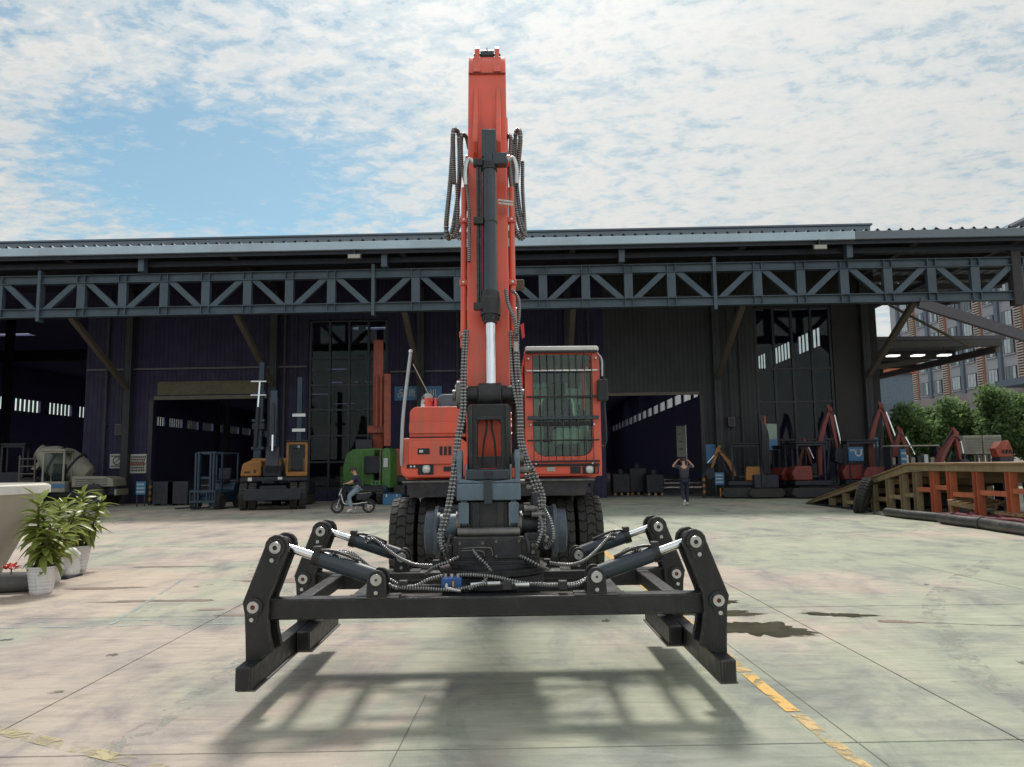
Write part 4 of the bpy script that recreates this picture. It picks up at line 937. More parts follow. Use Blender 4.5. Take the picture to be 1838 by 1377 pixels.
MB().bb(SX - .085, SX + .095, -4.152, -4.142, 1.775, 1.80).build('cross_rib', 'dark_iron', hl, bevel=.004)
for x, b in ((-.014, -.045), (.024, .050)):
    hose([(SX + x, -4.08, 1.80), (SX + x, -4.09, 1.72), (SX + (x + b) / 2 * 1.2, -4.085, 1.60), (SX + b, -4.08, 1.45)], .0075, stick, 'plain_hose', 'plain_hose', rib=0)
sp('tip_bracket', MB().bb(SX - .05, SX + .06, -4.045, -4.0, 1.83, 1.90), 'red_paint', bevel=.01)
# hoses looping beside the stick head
def pxhose(pts, r, **k): return hose([E_(*p) for p in pts], r, exc, **k)
pxhose([(815, 330, 6.1), (813, 245, 6.15), (818, 234, 6.2), (824, 250, 6.25), (824, 330, 6.2), (815, 400, 6.1), (806, 428, 6.05), (801, 405, 6.0), (808, 330, 6.1), (813, 262, 6.15)][::1], .019)
pxhose([(842, 268, 6.3), (836, 245, 6.25), (828, 248, 6.2), (829, 300, 6.15), (836, 330, 6.1), (838, 372, 6.0)], .017)
pxhose([(838, 370, 5.95), (826, 400, 6.0), (815, 424, 6.02), (808, 424, 6.02)], .018)
pxhose([(839, 395, 5.9), (832, 420, 5.95), (824, 428, 6.0), (820, 410, 6.02), (822, 380, 6.05), (820, 330, 6.1)], .015)
pxhose([(927, 330, 6.1), (934, 250, 6.15), (930, 234, 6.2), (925, 250, 6.22), (927, 330, 6.2), (934, 390, 6.1), (942, 418, 6.05), (934, 428, 6.03), (924, 408, 6.0), (921, 380, 5.95)], .019)
pxhose([(905, 262, 6.3), (912, 244, 6.25), (917, 252, 6.2), (915, 300, 6.1), (919, 345, 6.0), (921, 385, 5.95)], .017)
pxhose([(921, 260, 6.2), (920, 320, 6.15), (925, 370, 6.1), (933, 405, 6.05), (941, 424, 6.03)], .017)
pxhose([(938, 290, 6.18), (938, 340, 6.15), (941, 390, 6.1), (943, 425, 6.05)], .015)
pxhose([(836, 290, 6.0), (838, 330, 5.9), (842, 380, 5.8), (842, 470, 5.65)], .013)
# plastic valve box and whip hose right of the stick
pxhose([(908, 520, 5.6), (912, 545, 5.55), (922, 570, 5.5), (928, 600, 5.5)], .014)
pxhose([(918, 520, 5.7), (930, 535, 5.65), (932, 560, 5.6), (928, 600, 5.55)], .012)
ep('red_tag', MB().prism([(E_(934, 584, 5.5).x, E_(934, 584, 5.5).z), (E_(940, 580, 5.5).x, E_(940, 580, 5.5).z), (E_(942, 605, 5.5).x, E_(942, 605, 5.5).z), (E_(937, 608, 5.5).x, E_(937, 608, 5.5).z)], 'y', 5.5 - EY - .015, 5.5 - EY + .015), 'red_plastic')
vb = E_(926, 622, 5.5); ep('filter_bottle', MB().cyl(vb + Vector((0, 0, -.04)), vb + Vector((0, 0, .03)), .018, n=12), 'sign_white')
wl = E_(930, 512, 6.6); ep('work_lamp', MB().box(wl, (.11, .07, .09)), 'brace_tan', bevel=.01)
wl = E_(832, 512, 6.6); ep('work_lamp', MB().box(wl, (.05, .07, .09)), 'frame_dark', bevel=.01)
# long hoses from the stick down to the grab
for k, (o1, o2) in enumerate(((0, 0), (9, 6))):
    pxhose([(834 + o1 * .6, 592, 5.62), (831 + o1 * .6, 640, 5.50), (829 + o1 * .6, 690, 5.42), (828 + o2, 740, 5.34), (819 + o2, 790, 5.28), (812 + o2, 850, 5.2), (803 + o2, 905, 5.12), (792 + o2, 945, 5.08), (788 + o2, 965, 5.08), (796 + o2, 985, 5.10), (815 + o2 * .5, 993, 5.15)], .0120, rib=.16, pitch=.026)
pxhose([(826, 740, 5.34), (822, 780, 5.29), (816, 830, 5.22), (811, 870, 5.18), (808, 910, 5.15), (803, 935, 5.13)], .011, rib=.16, pitch=.026)
for k, o1 in enumerate((0, 7, 13)):
    pxhose([(916 + o1, 594, 5.62), (917 + o1, 640, 5.5), (921 + o1, 690, 5.42), (930 + o1 * .5, 740, 5.34), (931 + o1 * .6, 790, 5.30), (938 + o1 * .8, 825, 5.25), (948 + o1, 850, 5.22), (962 + o1, 885, 5.2), (968 + o1 * .7, 905, 5.18), (968 + o1 * .7, 950, 5.15), (970 + o1 * .5, 985, 5.15)], .0108, rib=.16, pitch=.024)
# ================================================================== the hydraulic grab hanging on the stick
GX, GY = -0.117, 5.28
grab = empty('lifting_grab', (GX, GY, 0))
tag(grab, 'black steel track-panel grab with four clamp arms hanging from the orange stick', 'grab')
Ginv = Matrix.Translation((-GX, -GY, 0))
def gp(name, mb, m, parent=None, **k): return mb.build(name, m, parent or grab, **k)
def G_(px, py, Y): return Ginv @ at(px, py, Y)
BF, BR, BZ = -.56, .55, .604
for y, nm in ((BF, 'f'), (BR, 'r')):
    b = gp('cross_beam', MB().bb(-1.315, 1.315, y - .06, y + .06, BZ - .061, BZ + .061), 'black_steel', bevel=.010)
    for s in (-1, 1):
        MB().bb(s * .66 - .13, s * .66 + .13, y - .064, y + .064, BZ + .062, BZ + .070).build('pad_plate', 'black_steel', b)
for x in (-1.14, -.80, .80, 1.14):
    gp('long_beam', MB().bb(x - .045, x + .045, BF + .062, BR - .062, BZ - .03, BZ + .055), 'black_steel', bevel=.008)
gp('centre_plate', MB().bb(-.30, .34, BF + .062, BR - .062, BZ - .02, BZ + .03), 'black_steel', bevel=.006)
gp('centre_rib', MB().bb(-.74, .74, -.30, -.26, BZ + .031, BZ + .085), 'black_steel', bevel=.006)
gp('centre_rib', MB().bb(-.74, .74, .26, .30, BZ + .031, BZ + .085), 'black_steel', bevel=.006)
gp('slew_drum', MB().lathe([(.33, BZ + .032), (.345, BZ + .05), (.345, BZ + .12), (.30, BZ + .14), (.30, BZ + .20)], (.03, 0, 0), 'z', 40), 'dark_iron')
# arms
s_ = .00352
def armpoly(sgn):
    P = [(-21, -6), (-17, 14), (-15, 50), (-13, 98), (33, 76), (26, 45), (23, 19), (25, -11)]
    for k in range(9):
        a = R(25 - 205 * k / 8); P.append((35 + 21 * math.cos(a), -98 + 21 * math.sin(a)))
    return [(sgn * (-1.383 + p[0] * s_), .634 - p[1] * s_) for p in P]
for y in (BF, BR):
    for sgn in (-1, 1):
        arm = gp('clamp_arm', MB().prism(armpoly(-sgn), 'y', y - .105, y - .070), 'black_steel', bevel=.006)
        MB().prism(armpoly(-sgn), 'y', y + .070, y + .105).build('arm_plate', 'black_steel', arm, bevel=.006)
        px_, tx = sgn * 1.383, sgn * (1.383 - 35 * s_)
        tz = .634 + 98 * s_
        MB().bb(min(sgn * 1.345, sgn * 1.425), max(sgn * 1.345, sgn * 1.425), y - .069, y + .069, .315, .52).build('arm_web', 'black_steel', arm)
        for (cx, cz, r) in ((px_, .634, .050), (tx, tz, .052)):
            MB().cyl((cx, y - .122, cz), (cx, y + .122, cz), r, n=24).build('boss', 'black_steel', arm)
            MB().lathe([(.014, -.004), (.014, -.012), (.034, -.012), (.036, -.008), (.036, .006), (.014, .006)], (cx, y - .130, cz), 'y', 24, True).build('pin_washer', 'bare_metal', arm)
            MB().cyl((cx, y - .136, cz), (cx, y - .122, cz), .014, n=10).build('pin_centre', 'dark_iron' if cz > .7 else 'red_paint', arm)
            dx = sgn * (-.028 if cz > .7 else .0)
            MB().cyl((cx - dx * .4 + sgn * .012, y - .124, cz - .075), (cx - dx * .4 + sgn * .012, y - .106, cz - .075), .013, n=10).build('lock_bolt', 'bare_metal', arm)
            MB().prism([(cx - .045, cz - .005), (cx + .045, cz - .005), (cx + sgn * .012 + .022, cz - .095), (cx + sgn * .012 - .022, cz - .095)], 'y', y - .114, y - .1055).build('keeper_plate', 'black_steel', arm)
        # ram
        bx, bz = sgn * .664, .776
        a, b = Vector((bx, y, bz)), Vector((tx, y, tz)); d = (b - a).normalized(); ln = (b - a).length
        ram = gp('clamp_ram', MB().cyl(a + d * .03, a + d * (ln * .66), .052, n=24), 'navy_steel')
        MB().cyl(a + d * (ln * .60), a + d * (ln * .67), .058, n=24).build('ram_head', 'black_steel', ram)
        MB().cyl(a + d * (ln * .671), b - d * .03, .026, n=18).build('ram_rod', 'chrome', ram)
        MB().cyl((b.x, y - .05, b.z), (b.x, y + .05, b.z), .040, n=16).build('rod_eye', 'dark_iron', ram)
        MB().box(a + d * (ln * .62) + Vector((0, -.02, .055)), (.05, .05, .035)).build('port_block', 'black_steel', ram, bevel=.005)
        MB().tube(spline([a + d * (ln * .60) + Vector((0, -.03, .05)), a + d * (ln * .45) + Vector((0, -.02, .075)), a + d * (ln * .2) + Vector((0, 0, .065))], .03), .010, 8).build('ram_pipe', 'black_steel', ram)
        for yy in (y - .085, y + .060):
            bk = gp('ram_bracket', MB().prism([(bx - .062, BZ + .07), (bx + .062, BZ + .07)] + [(bx + .056 * math.cos(R(q)), bz + .056 * math.sin(R(q))) for q in range(0, 181, 20)], 'y', yy, yy + .025), 'black_steel', bevel=.005)
        MB().lathe([(.0, -.012), (.034, -.012), (.036, -.006), (.036, .0), (0, .0)], (bx, y - .086, bz), 'y', 22).build('pin_washer', 'bare_metal', bk)
        MB().cyl((bx, y - .102, bz), (bx, y - .098, bz), .008, n=8).build('grease_nipple', 'dark_iron', bk)
        MB().cyl((bx, y - .100, bz - .075), (bx, y - .086, bz - .075), .012, n=10).build('lock_bolt', 'bare_metal', bk)
for sgn in (-1, 1):
    x = sgn * 1.387
    b = gp('clamp_rail', MB().bb(x - .046, x + .046, -.83, .95, .192, .324), 'black_steel', bevel=.008)
    MB().bb(x - .040, x + .040, -.835, -.831, .198, .318).build('end_plate', 'black_steel', b)
    MB().bb(x - .042, x + .062, -.80, .95, .182, .1915).build('foot_strip', 'worn_steel', b)
    x2 = sgn * 1.292
    b2 = gp('inner_rail', MB().bb(x2 - .046, x2 + .046, .10, 1.02, .192, .324), 'black_steel', bevel=.008)
    MB().bb(x2 - .040, x2 + .040, .095, .0995, .198, .318).build('end_plate', 'black_steel', b2)
    MB().bb(x2 - .06, x2 + .06, .12, 1.02, .180, .1915).build('foot_strip', 'worn_steel', b2)
# ---- tilting rotator between stick and grab
rot = gp('tilt_rotator', MB().bb(-.215, .225, -.11, .16, 1.215, 1.330), 'blue_grey', bevel=.008)
def rp(name, mb, m, **k): return mb.build(name, m, rot, **k)
rp('upper_plate', MB().prism([(-.215, 1.332), (.225, 1.332), (.215, 1.362), (.06, 1.345), (-.05, 1.345), (-.205, 1.362)], 'y', -.10, .15), 'blue_grey', bevel=.006)
rp('centre_rib', MB().bb(-.026, .030, -.125, -.112, 1.19, 1.352), 'navy_steel', bevel=.004)
for s in (-1, 1):
    rp('side_cheek', MB().prism([(-.10, 1.35), (-.10, 1.50), (-.05, 1.56), (.05, 1.56), (.14, 1.42), (.14, 1.35)], 'x', .005 + s * .200 - .017, .005 + s * .200 + .017), 'blue_grey', bevel=.006)
    rp('inner_cheek', MB().prism([(-.08, 1.35), (-.07, 1.46), (.05, 1.46), (.10, 1.35)], 'x', .005 + s * .155 - .009, .005 + s * .155 + .009), 'worn_steel', bevel=.004)
    rp('pin_boss', MB().cyl((.005 + s * .178, -.02, 1.50), (.005 + s * .245, -.02, 1.50), .045, n=18), 'worn_steel')
    rp('lower_cheek', MB().prism([(-.09, 1.214), (-.09, 1.05), (.0, .98), (.12, 1.05), (.12, 1.214)], 'x', .005 + s * .170 - .022, .005 + s * .170 + .022), 'blue_grey', bevel=.006)
    rp('pivot_disc', MB().cyl((.005 + s * .195, -.02, 1.055), (.005 + s * .225, -.02, 1.055), .085, n=28), 'worn_steel')
    rp('motor', MB().cyl((.005 + s * .226, -.02, 1.05), (.005 + s * .34, -.02, 1.05), .075, n=24), 'blue_grey' if s < 0 else 'dark_iron')
    rp('motor_flange', MB().cyl((.005 + s * .335, -.02, 1.05), (.005 + s * .355, -.02, 1.05), .085, n=24), 'dark_iron')
rp('stick_tip', MB().bb(-.145, .155, -.10, .10, 1.352, 1.425), 'navy_steel', bevel=.012)
rp('tip_badge', MB().bb(-.025, .035, -.106, -.101, 1.375, 1.41), 'machine_dark')
rp('core_block', MB().bb(-.13, .14, -.06, .12, .98, 1.21), 'dark_iron', bevel=.01)
for x in (-.085, .085): rp('core_rib', MB().bb(x - .02, x + .02, -.075, -.061, 1.0, 1.20), 'dark_iron')
rp('cross_pin', MB().cyl((-.205, -.12, 1.005), (.215, -.12, 1.005), .032, n=20), 'worn_steel')
rp('cradle', MB().prism([(-.235, .98), (-.25, .80), (-.22, .70), (.30, .70), (.345, .78), (.34, .90), (.245, .98)], 'y', -.19, .22), 'black_steel', bevel=.012)
rp('cradle_lip', MB().bb(-.24, .33, -.215, -.191, .80, .825), 'dark_iron', bevel=.004)
rp('base_flange', MB().lathe([(.30, .735), (.37, .74), (.37, .775), (.30, .78)], (.03, 0, 0), 'z', 40), 'black_steel')
for q in ((.255, .37, -.16, .05, .90, 1.0), (.24, .295, -.13, .05, 1.11, 1.19), (.30, .36, -.10, .05, 1.14, 1.26)): rp('valve_stack', MB().bb(*q), 'dark_iron', bevel=.008)
for (x, y, z, r) in ((.25, -.06, 1.42, .028), (.29, -.03, 1.37, .026), (.26, .0, 1.33, .026), (.30, -.05, 1.30, .024), (.28, -.14, 1.16, .022), (.33, -.14, 1.12, .022)):
    rp('fitting', MB().cyl((x - .035, y, z), (x + .035, y, z), r, n=10).cyl((x + .035, y, z), (x + .055, y, z), r * .7, n=6), 'worn_steel')
rp('coupling', MB().tube(spline([(-.18, -.20, .905), (-.05, -.21, .912), (.02, -.21, .905), (.03, -.21, .86)], .02), .005, 8), 'worn_steel')
rp('coupling', MB().tube(spline([(-.18, -.205, .890), (-.07, -.21, .893), (-.03, -.21, .88), (-.025, -.21, .86)], .02), .005, 8), 'worn_steel')
# ---- hoses and valve block on the front beam
vb = gp('valve_block', MB().box(G_(811, 1047, 4.80), (.125, .09, .075)), 'blue_valve', bevel=.006)
c = G_(811, 1047, 4.80)
for dx in (-.04, .0, .04): MB().cyl(c + Vector((dx, 0, .037)), c + Vector((dx, 0, .058)), .012, n=8).build('port', 'bare_metal', vb)
MB().cyl(c + Vector((.012, -.05, -.03)), c + Vector((.012, -.05, .02)), .009, n=8).build('spool', 'brass', vb)
MB().tube(spline([c + Vector((-.03, -.05, 0)), c + Vector((-.02, -.075, -.02)), c + Vector((.06, -.085, -.035))], .01), .011, 8).build('elbow', 'bare_metal', vb)
def gh(pts, r, **k): return hose([G_(*p) for p in pts], r, grab, **k)
gh([(822, 1032, 4.80), (850, 1032, 4.78), (890, 1036, 4.76), (940, 1047, 4.75), (985, 1050, 4.74), (1018, 1050, 4.74), (1040, 1045, 4.74), (1058, 1036, 4.74)], .011, pitch=.015)
gh([(720, 1054, 4.72), (745, 1052, 4.72), (770, 1040, 4.74), (795, 1033, 4.77)], .010, pitch=.015)
gh([(697, 1048, 4.72), (712, 1055, 4.72), (760, 1056, 4.72), (810, 1059, 4.72), (850, 1052, 4.72), (875, 1047, 4.72)], .010, pitch=.015)
gh([(840, 1058, 4.72), (862, 1048, 4.74), (872, 1040, 4.76), (866, 1034, 4.80)], .010, pitch=.015)
gh([(878, 1049, 4.74), (905, 1048, 4.74), (960, 1048, 4.74), (1000, 1050, 4.74)], .010, pitch=.015)
gh([(1005, 1052, 4.74), (1035, 1050, 4.72), (1052, 1042, 4.72)], .010, pitch=.015)
gh([(700, 1040, 4.76), (715, 1049, 4.74), (725, 1054, 4.72)], .010, pitch=.015)
for p, q in (((872, 1048), (898, 1047)), ((925, 1050), (950, 1050)), ((845, 1050), (870, 1048))):
    gp('hose_ferrule', MB().cyl(G_(*p, 4.73), G_(*q, 4.73), .013, n=10), 'bare_metal')
for px_ in (724, 910, 1010): gp('hose_clamp', MB().box(G_(px_, 1050, 4.74), (.055, .05, .055)), 'dark_iron', bevel=.005)
# hoses over the rams
for s, pts in ((0, [(586, 1005, 4.70), (596, 994, 4.70), (615, 992, 4.74), (640, 1000, 4.8), (660, 1015, 4.84), (672, 1030, 4.86)]),
               (1, [(590, 998, 4.78), (608, 990, 4.80), (630, 992, 4.84), (650, 1006, 4.86)]),
               (2, [(652, 968, 5.80), (665, 963, 5.8), (690, 982, 5.75), (715, 1000, 5.65), (745, 1013, 5.5), (780, 1015, 5.4), (815, 1012, 5.3)]),
               (3, [(655, 975, 5.76), (672, 968, 5.76), (700, 990, 5.7), (725, 1006, 5.6), (755, 1016, 5.48), (790, 1018, 5.38)]),
               (4, [(1160, 1000, 4.70), (1148, 988, 4.70), (1130, 987, 4.74), (1112, 998, 4.8), (1098, 1012, 4.84)]),
               (5, [(1154, 994, 4.78), (1140, 984, 4.80), (1122, 988, 4.84), (1106, 1002, 4.86)]),
               (6, [(1110, 960, 5.80), (1098, 958, 5.8), (1085, 972, 5.75), (1068, 990, 5.65), (1048, 1006, 5.5), (1020, 1014, 5.4), (985, 1010, 5.3)]),
               (7, [(1106, 966, 5.76), (1092, 966, 5.76), (1076, 982, 5.7), (1058, 1000, 5.6), (1036, 1012, 5.48), (1000, 1012, 5.36)])):
    gh(pts, .0105, pitch=.016)
for px_, py_ in ((783, 1014), (982, 1012)): gp('hose_clamp', MB().box(G_(px_, py_, 5.4), (.05, .05, .07)), 'dark_iron', bevel=.005)

# dense fittings on the rotator body
for k in range(9): rp('flange_bolt', MB().cyl((-.22 + .062 * k, -.232, .765), (-.22 + .062 * k, -.215, .765), .011, n=6), 'worn_steel')
rp('cover_plate', MB().bb(-.20, -.02, -.205, -.191, .845, .955), 'dark_iron', bevel=.004)
rp('cover_plate', MB().bb(.04, .22, -.212, -.191, .84, .965), 'dark_iron', bevel=.004)
for x, z in ((-.185, .94), (-.035, .94), (.055, .95), (.205, .95), (.055, .855), (.205, .855)): rp('cover_bolt', MB().cyl((x, -.222, z), (x, -.205, z), .009, n=6), 'worn_steel')
for k, (x0, x1) in enumerate(((-.30, -.24), (.26, .335), (.36, .41))):
    rp('port_block', MB().bb(x0, x1, -.20, -.05, .83 + .03 * k, .93 + .02 * k), 'dark_iron', bevel=.006)
    for q in range(2): rp('port_nut', MB().cyl(((x0 + x1) / 2, -.235, .85 + .03 * k + .045 * q), ((x0 + x1) / 2, -.20, .85 + .03 * k + .045 * q), .014, n=6), 'worn_steel')
for pts in ([(-.27, -.23, .87), (-.30, -.27, .92), (-.31, -.22, 1.0), (-.27, -.1, 1.08)], [(.30, -.23, .90), (.33, -.29, .95), (.36, -.22, 1.05), (.33, -.1, 1.16)], [(.39, -.23, .92), (.43, -.28, .97), (.42, -.2, 1.08), (.36, -.08, 1.2)],
            [(.21, -.25, .86), (.26, -.29, .84), (.33, -.28, .80), (.40, -.2, .76)], [(-.19, -.25, .86), (-.26, -.28, .83), (-.34, -.26, .80), (-.42, -.15, .74)], [(-.10, -.23, .90), (-.06, -.30, .86), (.0, -.30, .80), (.06, -.36, .72)]):
    hose(pts, .011, grab, pitch=.018)
for s in (-1, 1):
    rp('guard_hoop', MB().tube(spline([(s * .24, -.22, .80), (s * .27, -.26, .90), (s * .25, -.22, 1.0)], .03), .010, 8), 'dark_iron')
    rp('cheek_rib', MB().bb(.005 + s * .170 - .035, .005 + s * .170 + .035, -.112, -.092, 1.06, 1.20), 'blue_grey', bevel=.004)
# weld beads where the cross beams meet the pads and long beams
for y in (BF, BR):
    for s in (-1, 1):
        for x in (.80, 1.14): gp('weld_bead', MB().cyl((s * x - .05, y + (.063 if y < 0 else -.063), BZ + .058), (s * x + .05, y + (.063 if y < 0 else -.063), BZ + .058), .006, n=6), 'worn_steel')
        gp('weld_bead', MB().cyl((s * .66 - .13, y - .064, BZ + .064), (s * .66 + .13, y - .064, BZ + .064), .006, n=6), 'worn_steel')
# ================================================================== machines parked under the canopy
def gxy(px, Y, py=830):
    p = at(px, py, Y); return p.x
def simple_wheel(cx, cy, r, wd, parent, rimmat='machine_dark', name='wheel', axis='x'):
    h = wd / 2
    t = MB().lathe([(r * .55, -h * .8), (r * .65, -h), (r * .9, -h), (r, -h * .75), (r, h * .75), (r * .9, h), (r * .65, h), (r * .55, h * .8)], (0, 0, 0), axis, 30).xf(Matrix.Translation((cx, cy, r))).build(name, 'rubber', parent)
    MB().lathe([(0, -h * .5), (r * .35, -h * .5), (r * .56, -h * .85), (r * .60, -h * .85), (r * .60, h * .85), (r * .56, h * .85), (r * .35, h * .5), (0, h * .5)], (0, 0, 0), axis, 22).xf(Matrix.Translation((cx, cy, r))).build('rim', rimmat, t)
    lug = MB()
    for k in range(18):
        a = 2 * math.pi * k / 18
        m = Matrix.Translation((cx, cy, r)) @ Matrix.Rotation(a, 4, axis.upper())
        off = Vector((0, 0, r * .99)) if axis == 'x' else Vector((0, 0, r * .99))
        lug.add([m @ (off + Vector(q)) for q in ((-h * .8, -.03, 0), (h * .8, -.03, 0), (h * .8, .03, 0), (-h * .8, .03, 0), (-h * .8, -.02, .03), (h * .8, -.02, .03), (h * .8, .02, .03), (-h * .8, .02, .03))] if axis == 'x' else
                [m @ (off + Vector(q)) for q in ((-.03, -h * .8, 0), (.03, -h * .8, 0), (.03, h * .8, 0), (-.03, h * .8, 0), (-.02, -h * .8, .03), (.02, -h * .8, .03), (.02, h * .8, .03), (-.02, h * .8, .03))],
                [(4, 5, 6, 7), (0, 1, 5, 4), (1, 2, 6, 5), (2, 3, 7, 6), (3, 0, 4, 7)])
    lug.build('tread', 'rubber', t)
    return t
def cage(parent, x0, x1, y0, y1, z0, z1, r, m, name='cab_frame'):
    for x in (x0, x1):
        for y in (y0, y1): MB().bb(x - r, x + r, y - r, y + r, z0, z1).build(name, m, parent, bevel=r * .3)
    for z in (z1,):
        for x in (x0, x1): MB().bb(x - r, x + r, y0 + r, y1 - r, z - 2 * r, z).build(name, m, parent)
        for y in (y0, y1): MB().bb(x0 + r, x1 - r, y - r, y + r, z - 2 * r, z).build(name, m, parent)

# ---- self-loading concrete mixer, far left
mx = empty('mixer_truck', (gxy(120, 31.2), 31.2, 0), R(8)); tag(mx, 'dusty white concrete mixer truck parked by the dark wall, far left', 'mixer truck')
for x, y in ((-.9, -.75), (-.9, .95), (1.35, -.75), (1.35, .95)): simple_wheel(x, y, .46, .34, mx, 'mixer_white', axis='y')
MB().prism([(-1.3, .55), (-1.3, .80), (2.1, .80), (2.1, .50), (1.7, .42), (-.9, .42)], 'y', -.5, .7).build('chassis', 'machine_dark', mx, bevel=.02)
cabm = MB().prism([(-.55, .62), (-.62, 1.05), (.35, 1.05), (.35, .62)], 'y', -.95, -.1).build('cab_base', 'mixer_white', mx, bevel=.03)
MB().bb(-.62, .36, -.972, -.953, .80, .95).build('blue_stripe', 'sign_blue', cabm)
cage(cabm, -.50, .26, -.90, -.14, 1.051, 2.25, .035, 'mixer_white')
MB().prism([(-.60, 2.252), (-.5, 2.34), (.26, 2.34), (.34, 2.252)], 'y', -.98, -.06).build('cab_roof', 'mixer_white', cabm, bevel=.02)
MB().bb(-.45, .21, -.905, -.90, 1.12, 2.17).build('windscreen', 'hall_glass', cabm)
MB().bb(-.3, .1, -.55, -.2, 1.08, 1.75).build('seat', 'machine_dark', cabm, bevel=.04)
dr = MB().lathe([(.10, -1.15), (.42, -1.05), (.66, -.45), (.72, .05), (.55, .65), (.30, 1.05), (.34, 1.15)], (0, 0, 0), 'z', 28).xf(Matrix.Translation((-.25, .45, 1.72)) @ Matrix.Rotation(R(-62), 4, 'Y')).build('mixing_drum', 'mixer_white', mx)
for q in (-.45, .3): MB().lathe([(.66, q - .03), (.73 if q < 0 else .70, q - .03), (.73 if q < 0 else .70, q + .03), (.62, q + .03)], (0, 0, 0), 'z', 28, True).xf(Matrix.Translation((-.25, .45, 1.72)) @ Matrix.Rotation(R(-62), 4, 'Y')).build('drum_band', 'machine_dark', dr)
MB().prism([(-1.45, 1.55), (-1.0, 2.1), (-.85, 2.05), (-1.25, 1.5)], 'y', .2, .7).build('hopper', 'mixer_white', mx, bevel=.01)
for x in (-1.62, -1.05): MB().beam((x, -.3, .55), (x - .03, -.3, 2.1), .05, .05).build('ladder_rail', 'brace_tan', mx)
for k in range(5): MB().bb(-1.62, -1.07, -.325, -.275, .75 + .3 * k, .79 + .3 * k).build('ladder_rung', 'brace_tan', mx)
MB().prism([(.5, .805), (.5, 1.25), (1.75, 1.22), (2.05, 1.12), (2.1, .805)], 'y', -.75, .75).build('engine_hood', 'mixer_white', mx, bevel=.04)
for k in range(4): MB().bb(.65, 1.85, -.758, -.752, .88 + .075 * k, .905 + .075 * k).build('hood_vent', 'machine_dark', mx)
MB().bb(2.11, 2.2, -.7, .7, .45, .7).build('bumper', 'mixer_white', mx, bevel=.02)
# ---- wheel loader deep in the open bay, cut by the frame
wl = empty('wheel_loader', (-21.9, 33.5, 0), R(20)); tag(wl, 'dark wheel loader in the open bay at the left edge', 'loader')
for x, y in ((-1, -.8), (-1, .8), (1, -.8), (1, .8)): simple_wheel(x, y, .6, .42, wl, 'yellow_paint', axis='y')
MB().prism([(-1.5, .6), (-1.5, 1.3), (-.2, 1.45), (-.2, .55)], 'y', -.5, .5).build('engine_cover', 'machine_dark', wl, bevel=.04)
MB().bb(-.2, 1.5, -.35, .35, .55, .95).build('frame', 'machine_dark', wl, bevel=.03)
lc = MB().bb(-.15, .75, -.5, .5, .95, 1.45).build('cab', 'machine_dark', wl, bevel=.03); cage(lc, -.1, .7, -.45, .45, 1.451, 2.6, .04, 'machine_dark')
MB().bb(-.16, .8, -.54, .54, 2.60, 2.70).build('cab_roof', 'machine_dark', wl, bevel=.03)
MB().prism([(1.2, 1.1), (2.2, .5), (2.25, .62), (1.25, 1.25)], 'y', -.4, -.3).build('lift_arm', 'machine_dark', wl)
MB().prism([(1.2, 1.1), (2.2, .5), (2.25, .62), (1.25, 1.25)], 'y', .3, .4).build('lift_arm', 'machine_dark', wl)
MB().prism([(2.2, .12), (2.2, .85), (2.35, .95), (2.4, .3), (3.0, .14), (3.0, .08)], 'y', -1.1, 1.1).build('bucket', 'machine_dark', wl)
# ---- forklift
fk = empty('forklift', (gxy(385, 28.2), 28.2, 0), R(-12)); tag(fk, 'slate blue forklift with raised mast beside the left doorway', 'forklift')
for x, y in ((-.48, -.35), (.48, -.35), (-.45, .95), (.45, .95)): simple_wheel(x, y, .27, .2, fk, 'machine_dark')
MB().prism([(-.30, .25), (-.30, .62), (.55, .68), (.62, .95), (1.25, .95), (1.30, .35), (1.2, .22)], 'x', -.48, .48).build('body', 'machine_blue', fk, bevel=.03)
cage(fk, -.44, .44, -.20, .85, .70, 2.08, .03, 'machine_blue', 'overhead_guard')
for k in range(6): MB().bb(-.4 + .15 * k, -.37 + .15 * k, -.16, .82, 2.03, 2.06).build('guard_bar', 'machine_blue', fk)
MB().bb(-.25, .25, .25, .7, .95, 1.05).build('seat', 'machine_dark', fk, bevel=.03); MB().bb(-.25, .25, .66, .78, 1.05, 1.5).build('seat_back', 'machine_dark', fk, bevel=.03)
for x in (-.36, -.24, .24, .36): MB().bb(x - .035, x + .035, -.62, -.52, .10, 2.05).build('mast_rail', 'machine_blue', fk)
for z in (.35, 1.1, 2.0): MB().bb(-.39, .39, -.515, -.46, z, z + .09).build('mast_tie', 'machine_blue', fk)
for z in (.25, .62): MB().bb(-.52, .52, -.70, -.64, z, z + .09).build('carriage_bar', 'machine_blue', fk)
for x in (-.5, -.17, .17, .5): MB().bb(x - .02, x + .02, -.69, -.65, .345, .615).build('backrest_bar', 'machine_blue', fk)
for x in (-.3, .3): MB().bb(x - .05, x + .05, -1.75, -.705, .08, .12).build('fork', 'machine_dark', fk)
# ---- steel cabinets standing in the doorway
for k, (px_, lab) in enumerate(((300, 'grey steel crate behind the forklift, nearer the notices'), (326, 'grey steel crate behind the forklift, nearer the forklift mast'))):
    cb = MB().bb(-.42, .42, -.3, .3, .06, .98).build('steel_crate', 'machine_dark', None, bevel=.02); cb.location = (gxy(px_, 31.5), 31.5, 0); tag(cb, lab, 'crate')
    for x in (-.35, .35): MB().bb(x - .04, x + .04, -.25, .25, 0, .059).build('runner', 'machine_dark', cb)
    for z in (.3, .55, .8): MB().bb(-.40, .40, -.315, -.301, z - .012, z + .012).build('rib', 'frame_dark', cb)
